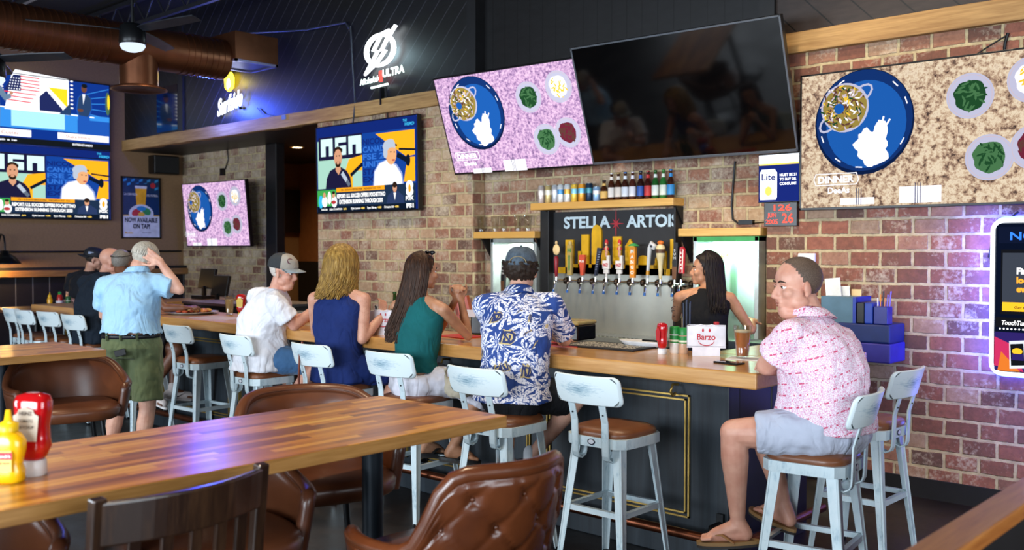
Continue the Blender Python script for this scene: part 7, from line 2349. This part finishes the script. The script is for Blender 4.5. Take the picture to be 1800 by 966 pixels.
# ================================================== man in the white shirt
J = dict(pel=V(-6.215, 4.05, .87), chest=V(-6.20, 4.05, 1.12), neck=V(-6.10, 4.11, 1.365), head=V(-6.025, 4.12, 1.49),
         shL=V(-6.30, 4.06, 1.30), shR=V(-5.965, 4.01, 1.27), elL=V(-6.25, 4.38, 1.12), elR=V(-5.90, 4.12, 1.10), wrL=V(-6.03, 4.48, 1.15), wrR=V(-5.86, 4.34, 1.26),
         hipL=V(-6.29, 4.07, .85), hipR=V(-6.11, 4.07, .85), knL=V(-6.22, 4.36, .82), knR=V(-5.84, 4.27, .82), anL=V(-6.2, 4.2, .42), anR=V(-6.06, 4.12, .46),
         ftL=(0, 1, -.1), ftR=(.2, 1, -.1), hR=hframe(math.radians(-62), .14, .05),
         handL=(V(.6, .7, .2), V(0, -.3, -1), 1, (.3, .4, .3)), handR=(V(.25, .1, .9), V(-.5, .6, .0), -1, (.5, .6, .4)))
root, W_, A = person('older man in a white shirt and two tone cap turning to look over his shoulder', J, SK_PINKM, .0072, 1.1, 1.0, 1.1, 1.05)
shirt(root, W_, A, make_cloth('white_cotton', '#e6e6ec', .04), 'white_shirt', hem=.11, g=1.16, belly=.03, sleeve=.72, vox=.009, collar=False, disp=(.030, .09), loose=.018, sl_r=(.074, .086), hemg=1.05, backb=.02)
shorts(root, W_, A, make_cloth('faded_blue_denim', '#3f6690', .2), 'denim_shorts', 1.1, .78, .115, .100, top=.0)
hair_shell(root, W_['head'], A['Rh'], 1.0, make_hair('white_short_hair', '#b8a898', '#d8d0c8', None, (1, 1, 1), 200), lambda x, y, z: z > -.065 and y < .01 and z < .05 and not (abs(x) > .07 and y > -.035), .004, .002, 'white_hair')
hat = cap_hat(root, W_['head'], A['Rh'], 1.03, make_cloth('charcoal_mesh', '#3a3c3e', .1), make_cloth('grey_brim', '#8f989c', .08), panel=make_cloth('heather_beige', '#a39c90', .08))
b = MB(); q = W_['head'] + A['Rh'] @ (V(.045, .062, .088) * 1.03); nn = (A['Rh'] @ V(.6, .65, .45)).normalized()
b.M = Matrix.Translation(q) @ nn.to_track_quat('Z', 'Y').to_matrix().to_4x4(); b.lathe([(.024, 0), (.022, .004), (0, .005)], seg=20); b.build('round_patch', pm('#5a3038', .6), hat)
head_extras(root, J['head'], A['Rh'], 1.0, '#a06858', '#a89880', '#3c3c40', SK_PINKM)
b = MB(); 
def HP3(x, y, z): return W_['head'] + A['Rh'] @ V(x, y, z)
b.tube([HP3(-.022, .083, -.054), HP3(0, .092, -.050), HP3(.022, .083, -.054)], [.003, .006, .003], 8); b.build('moustache', pm('#b8a48c', .8), root)

# ================================================== standing man in the pale blue polo
J = dict(pel=V(-6.80, 3.33, 1.00), chest=V(-6.82, 3.34, 1.25), neck=V(-6.82, 3.39, 1.49), head=V(-6.80, 3.44, 1.585),
         shL=V(-6.985, 3.23, 1.385), shR=V(-6.685, 3.47, 1.41), elL=V(-7.10, 3.27, 1.165), elR=V(-6.555, 3.58, 1.36), wrL=V(-7.12, 3.50, 1.05), wrR=V(-6.645, 3.482, 1.56),
         hipL=V(-6.88, 3.27, .95), hipR=V(-6.73, 3.41, .95), knL=V(-6.90, 3.27, .50), knR=V(-6.70, 3.40, .50), anL=V(-6.93, 3.20, .10), anR=V(-6.72, 3.34, .10),
         ftL=(-.6, .8, 0), ftR=(-.4, .9, 0), hR=hframe(math.radians(22), .42, .22),
         handL=(V(.3, 1, -.2), V(.3, 0, -1), 1), handR=(V(-.50, -.57, .52), V(-.674, .739, -.2), 1, (.16, .26, .22), ))
root, W_, A = person('standing man in pale blue polo and olive shorts, hand on grey head', J, SK_FAIR, .0068, 1.12, 1.0, 1.05, 1.0, 1.05, spec=dict(hand=1.05))
shirt(root, W_, A, make_cloth('pale_blue_pique', '#9cc6e4', .05, 400), 'polo_shirt', hem=-.06, g=1.14, belly=.03, sleeve=.70, vox=.009, collar=1.02, disp=(.026, .11), loose=.022, sl_r=(.078, .088), sw_x=1.03)
shorts(root, W_, A, make_cloth('olive_twill', '#636e4c', .12), 'olive_shorts', 1.16, .88, .118, .110, disp=(.024, .09), top=.045)
b = MB(); r1 = [ringp(W_['pel'] + A['sp'] * z, A['rh'], A['fh'], .196, .158, 32) for z in (.015, .048)]; b.rings(r1, False, False); bl = b.build('belt', pm('#17171c', .4), root)
md = bl.modifiers.new('s', 'SOLIDIFY'); md.thickness = .006; md.offset = 1
for k in (-.9, -.1, .75):
    b = MB(); c = W_['pel'] + A['rh'] * (.13 * k) - A['fh'] * (.163 if abs(k) < .5 else .145) + V(0, 0, .032); b.box(c.x - .007, c.x + .007, c.y - .007, c.y + .007, c.z - .03, c.z + .03); b.build('belt_loop', pm('#56603f', .8), root)
b = MB(); c = W_['pel'] - A['fh'] * .168 + A['rh'] * -.015; b.M = Matrix.Translation(c + V(0, 0, -.075)) @ Matrix.Rotation(math.atan2(A['rh'].y, A['rh'].x), 4, 'Z') @ Matrix.Rotation(-.25, 4, 'Y'); b.box(-.04, .04, -.008, .006, -.03, .018); b.build('phone_in_pocket', pm('#15161a', .3), root, bevel=.004)
M_GREY = make_hair('silver_hair', '#8c8478', '#c9c3b6', '#e6e2d8', (1, 1, .1), 120)
rnd = random.Random(9)
hp = []
for i in range(520):
    a = -2.3 + 4.6 * rnd.random(); st = rnd.random(); pts = []
    for k in range(6):
        t = min(1.18, st + k * .09) * PI / 2
        q = V(math.sin(a) * math.sin(t), -math.cos(a) * math.sin(t), math.cos(t)); e = .006 + .004 * rnd.random()
        pts.append(W_['head'] + A['Rh'] @ V(q.x * (.077 + e), -.012 + q.y * (.097 + e), .030 + q.z * (.087 + e)))
    hp.append(pts)
strands(root, hp, M_GREY, 'grey_hair', .0050, .0030)
hair_shell(root, W_['head'], A['Rh'], 1.0, M_GREY, lambda x, y, z: (z > .05 and y < .03) or (y < -.01 and z > -.06), .004, .003, 'hair_base')
for S in 'LR':
    an = W_['an' + S]; f = Vector(J['ft' + S]).normalized(); b = MB(); b.cap(an - f * .03 - V(0, 0, .055), an + f * .14 - V(0, 0, .06), .044, .040, 12); b.cap(an + V(0, 0, .0), an - V(0, 0, .04), .045, .045); b.build('shoe', pm('#3a3a40', .6), root, remesh=.008, smooth_it=2)

# ================================================== person in black shorts behind the standing man
J = dict(pel=V(-8.22, 4.08, .87), chest=V(-8.32, 4.08, 1.12), neck=V(-8.52, 4.13, 1.39), head=V(-8.62, 4.14, 1.535),
         shL=V(-8.66, 4.06, 1.31), shR=V(-8.33, 4.22, 1.31), elL=V(-8.62, 4.36, 1.12), elR=V(-8.12, 4.30, 1.13), wrL=V(-8.45, 4.50, 1.12), wrR=V(-7.99, 4.42, 1.13),
         hipL=V(-8.26, 4.10, .85), hipR=V(-8.12, 4.02, .85), knL=V(-8.05, 4.36, .81), knR=V(-7.77, 4.22, .79), anL=V(-8.0, 4.3, .42), anR=V(-7.93, 4.05, .44),
         ftL=(.3, 1, -.1), ftR=(.95, .35, -.3), hR=hframe(math.radians(40), .05),
         handL=(V(.3, .8, .0), V(0, 0, -1), 1), handR=(V(.85, .25, .15), V(0, .2, -1), 1, (.35, .5, .4)))
root, W_, A = person('person in black shorts and sunglasses mostly hidden behind the standing man', J, SK_BROWN, .0085, 1.05, .98)
shirt(root, W_, A, make_cloth('black_tee', '#15161a', .2), 'black_shirt', hem=.10, g=1.1, sleeve=.6, vox=.010, collar=False)
shorts(root, W_, A, make_cloth('black_shorts', '#15171f', .2), 'black_shorts', 1.08, .80, .115, .105, top=.0)
hair_shell(root, W_['head'], A['Rh'], .98, make_hair('salt_pepper_hair', '#55504a', '#8e8880', None, (1, 1, 1), 160), lambda x, y, z: (z > .02 and y < .045) or (y < -.01 and z > -.06), .006, .002, 'grey_hair')
b = MB(); b.tube([W_['head'] + A['Rh'] @ V(.088 * math.sin(a), -.012 - .108 * math.cos(a), .065 - .02 * math.cos(a)) for a in [-1.6 + 3.2 * i / 12 for i in range(13)]], .004, 6); b.build('sunglasses', pm('#18140c', .2), root)
for S in 'LR':
    an = W_['an' + S]; f = Vector(J['ft' + S]).normalized(); b = MB(); b.cap(an - f * .04 - V(0, 0, .055), an + f * .15 - V(0, 0, .065), .046, .040, 12); b.cap(an + V(0, 0, .02), an - V(0, 0, .04), .044, .046); sn = b.build('sneaker', pm('#d8ccc8', .6), root, remesh=.007, smooth_it=2)
    sd = V(f.y, -f.x, 0).normalized(); b = MB(); c = an + sd * .047 - V(0, 0, .055)
    b.tube([c - f * .02 + V(0, 0, .01), c + f * .03 - V(0, 0, .012), c + f * .10 + V(0, 0, .028)], [.003, .008, .001], 6, flat=.5); b.build('side_mark', pm('#202028', .5), sn)
    b = MB(); b.cap(an - f * .05 - V(0, 0, .095), an + f * .17 - V(0, 0, .10), .030, .026, 10, .5); b.build('rubber_sole', pm('#e8e4e4', .6), sn)

# ================================================== bald man in navy
J = dict(pel=V(-9.28, 4.18, .87), chest=V(-9.27, 4.18, 1.13), neck=V(-9.15, 4.23, 1.41), head=V(-9.055, 4.25, 1.545),
         shL=V(-9.43, 4.16, 1.33), shR=V(-9.06, 4.30, 1.33), elL=V(-9.45, 4.46, 1.13), elR=V(-8.95, 4.45, 1.13), wrL=V(-9.25, 4.60, 1.12), wrR=V(-8.95, 4.62, 1.12),
         hipL=V(-9.36, 4.18, .85), hipR=V(-9.18, 4.22, .85), knL=V(-9.35, 4.4, .82), knR=V(-9.05, 4.4, .82), anL=V(-9.3, 4.25, .44), anR=V(-9.1, 4.25, .44),
         ftL=(0, 1, -.1), ftR=(.1, 1, -.1), hR=hframe(math.radians(-25), .1, .1), handL=(V(.3, .8, .0), V(0, 0, -1), 1), handR=(V(-.3, .8, 0), V(0, 0, -1), -1))
root, W_, A = person('bald man in a dark navy hooded top sitting left of the standing man', J, SK_PINKM, .0085, 1.12, 1.06, 1.12)
sh_ = shirt(root, W_, A, make_cloth('dark_navy_fleece', '#18222e', .15), 'hooded_top', hem=.12, g=1.16, sleeve=.95, vox=.010, collar=1.25, disp=(.03, .09), loose=.024, sl_r=(.078, .065))
b = MB(); b.ell(W_['neck'] - A['fs'] * .09 - A['sp'] * .05, (.10, .05, .07)); b.build('hood', make_cloth('dark_navy_hood', '#1a2430', .15), sh_, disp=(.02, .05))
shorts(root, W_, A, make_cloth('dark_shorts', '#1c2230', .2), 'shorts', 1.1, .8, .115, .1)

# ================================================== man in the black cap
J = dict(pel=V(-11.78, 5.18, .86), chest=V(-11.76, 5.19, 1.12), neck=V(-11.70, 5.22, 1.40), head=V(-11.61, 5.24, 1.535),
         shL=V(-11.93, 5.10, 1.31), shR=V(-11.56, 5.36, 1.31), elL=V(-12.02, 5.10, 1.08), elR=V(-11.4, 5.55, 1.12), wrL=V(-11.80, 5.02, 1.06), wrR=V(-11.25, 5.45, 1.12),
         hipL=V(-11.84, 5.12, .85), hipR=V(-11.70, 5.26, .85), knL=V(-11.55, 5.40, .82), knR=V(-11.40, 5.5, .82), anL=V(-11.5, 5.3, .4), anR=V(-11.3, 5.4, .4),
         ftL=(1, .5, 0), ftR=(1, .5, 0), hR=hframe(math.radians(-30), .2, .1), handL=(V(.9, -.2, .0), V(0, 0, -1), -1), handR=(V(.9, -.2, 0), V(0, 0, -1), -1))
root, W_, A = person('man in a black cap and black shirt at the far end behind the bald man', J, SK_FAIR, .0095, 1.08, 1.0)
shirt(root, W_, A, make_cloth('black_shirt', '#1d1f26', .2), 'black_shirt', hem=.1, g=1.12, sleeve=.7, vox=.010, collar=False, disp=(.03, .09))
shorts(root, W_, A, make_cloth('dark_trousers', '#16181e', .2), 'trousers', 1.1, .98, .11, .09, calf=.9)
hat = cap_hat(root, W_['head'], A['Rh'], 1.05, pm('#15171f', .7), pm('#15171f', .7), back=True)
b = MB(); b.M = Matrix.Translation(W_['head'] + A['Rh'] @ V(.082, -.045, .075)) @ A['Rh'].to_4x4(); b.box(-.004, .006, -.03, .03, -.012, .016); b.build('cap_patch', pm('#8c9ab8', .5), hat)
hair_shell(root, W_['head'], A['Rh'], 1.0, pm('#2a201a', .7), lambda x, y, z: z > -.06 and y < -.01 and z < .05, .004, .002, 'short_hair')
b = MB(); b.ell(W_['head'] + A['Rh'] @ V(-.084, .0, -.03), (.009, .009, .012)); b.build('earbud', M_WHITE, root)
copy_tree(stool0, (-11.78, 5.18, 0), -.9, 'far metal stool under the man in the black cap, mostly hidden by the bar')

# ================================================== bartender
J = dict(pel=V(-3.48, 5.80, .95), chest=V(-3.49, 5.80, 1.18), neck=V(-3.505, 5.83, 1.39), head=V(-3.535, 5.86, 1.515),
         shL=V(-3.645, 5.72, 1.325), shR=V(-3.37, 5.92, 1.32), elL=V(-3.76, 5.85, 1.17), elR=V(-3.26, 6.02, 1.10), wrL=V(-3.78, 6.05, 1.30), wrR=V(-3.36, 6.22, 1.14),
         hipL=V(-3.55, 5.75, .92), hipR=V(-3.41, 5.85, .92), knL=V(-3.58, 5.80, .50), knR=V(-3.42, 5.92, .50), anL=V(-3.60, 5.74, .09), anR=V(-3.40, 5.88, .09),
         ftL=(-.5, .9, 0), ftR=(-.3, .9, 0), hR=hframe(math.radians(126), -.05), handL=(V(-.1, .7, .6), V(.2, .5, -.6), 1), handR=(V(-.4, .8, .2), V(-.3, 0, -1), -1))
root, W_, A = person('bartender with long black hair and black tank top behind the bar', J, SK_TAN, .0068, .86, .93, 1, .84, .9, fem=True, spec=dict(hand=.9, foot=.9))
M_TANK = make_cloth('black_tank', '#0e0e12', .2)
shirt(root, W_, A, M_TANK, 'black_tank_top', hem=.10, g=.92, vox=.008, collar=False, disp=(.008, .06), loose=.007, tank=True)
shorts(root, W_, A, make_cloth('dark_jeans', '#15182a', .2), 'dark_jeans', 1.0, .98, .095, .07, calf=.9)
head_extras(root, J['head'], A['Rh'], .93, '#a85c50', '#1c1410', '#2c1c14', SK_TAN)
M_BK = make_hair('long_black_hair', '#0b0809', '#1d1617', '#3a2a26', (1, 1, .03), 120)
rnd = random.Random(15)
hp = hair_paths(W_['head'], A['Rh'], .94, 700, .30, rnd, .012, fall=V(.06, -.05, 0), amin=-1.7, amax=2.0, taper=1.1, out=.018)
strands(root, hp, M_BK, 'long_black_hair', .0078, .0026)
hair_shell(root, W_['head'], A['Rh'], .94, M_BK, FULL, .011, .003, 'hair_crown')
b = MB(); b.cap(J['shL'] - root.location + V(0, 0, .018), J['shL'] - root.location + V(.06, .07, .05), .034, .028, 10); b.build('yellow_strap_tattoo', pm('#a8a02c', .6), root) if False else None
for p_, q_, nm in (('shL', 'elL', 'arm_tattoo'),):
    a_, c_ = W_[p_], W_[q_]; b = MB()
    rr_ = random.Random(2)
    for i in range(26):
        t = .15 + .6 * rr_.random(); an_ = -1.2 + 3.2 * rr_.random(); d_ = (c_ - a_).normalized(); s1 = d_.orthogonal().normalized(); s2 = d_.cross(s1)
        rad = lerp(.0445, .033, t)
        pts = [lerp(a_, c_, t + .03 * k) + (s1 * math.cos(an_ + .25 * k * rr_.choice((-1, 1))) + s2 * math.sin(an_ + .25 * k)) * rad for k in range(4)]
        b.tube(pts, .0028, 5)
    b.build(nm, pm('#4a3a38', .6), root)
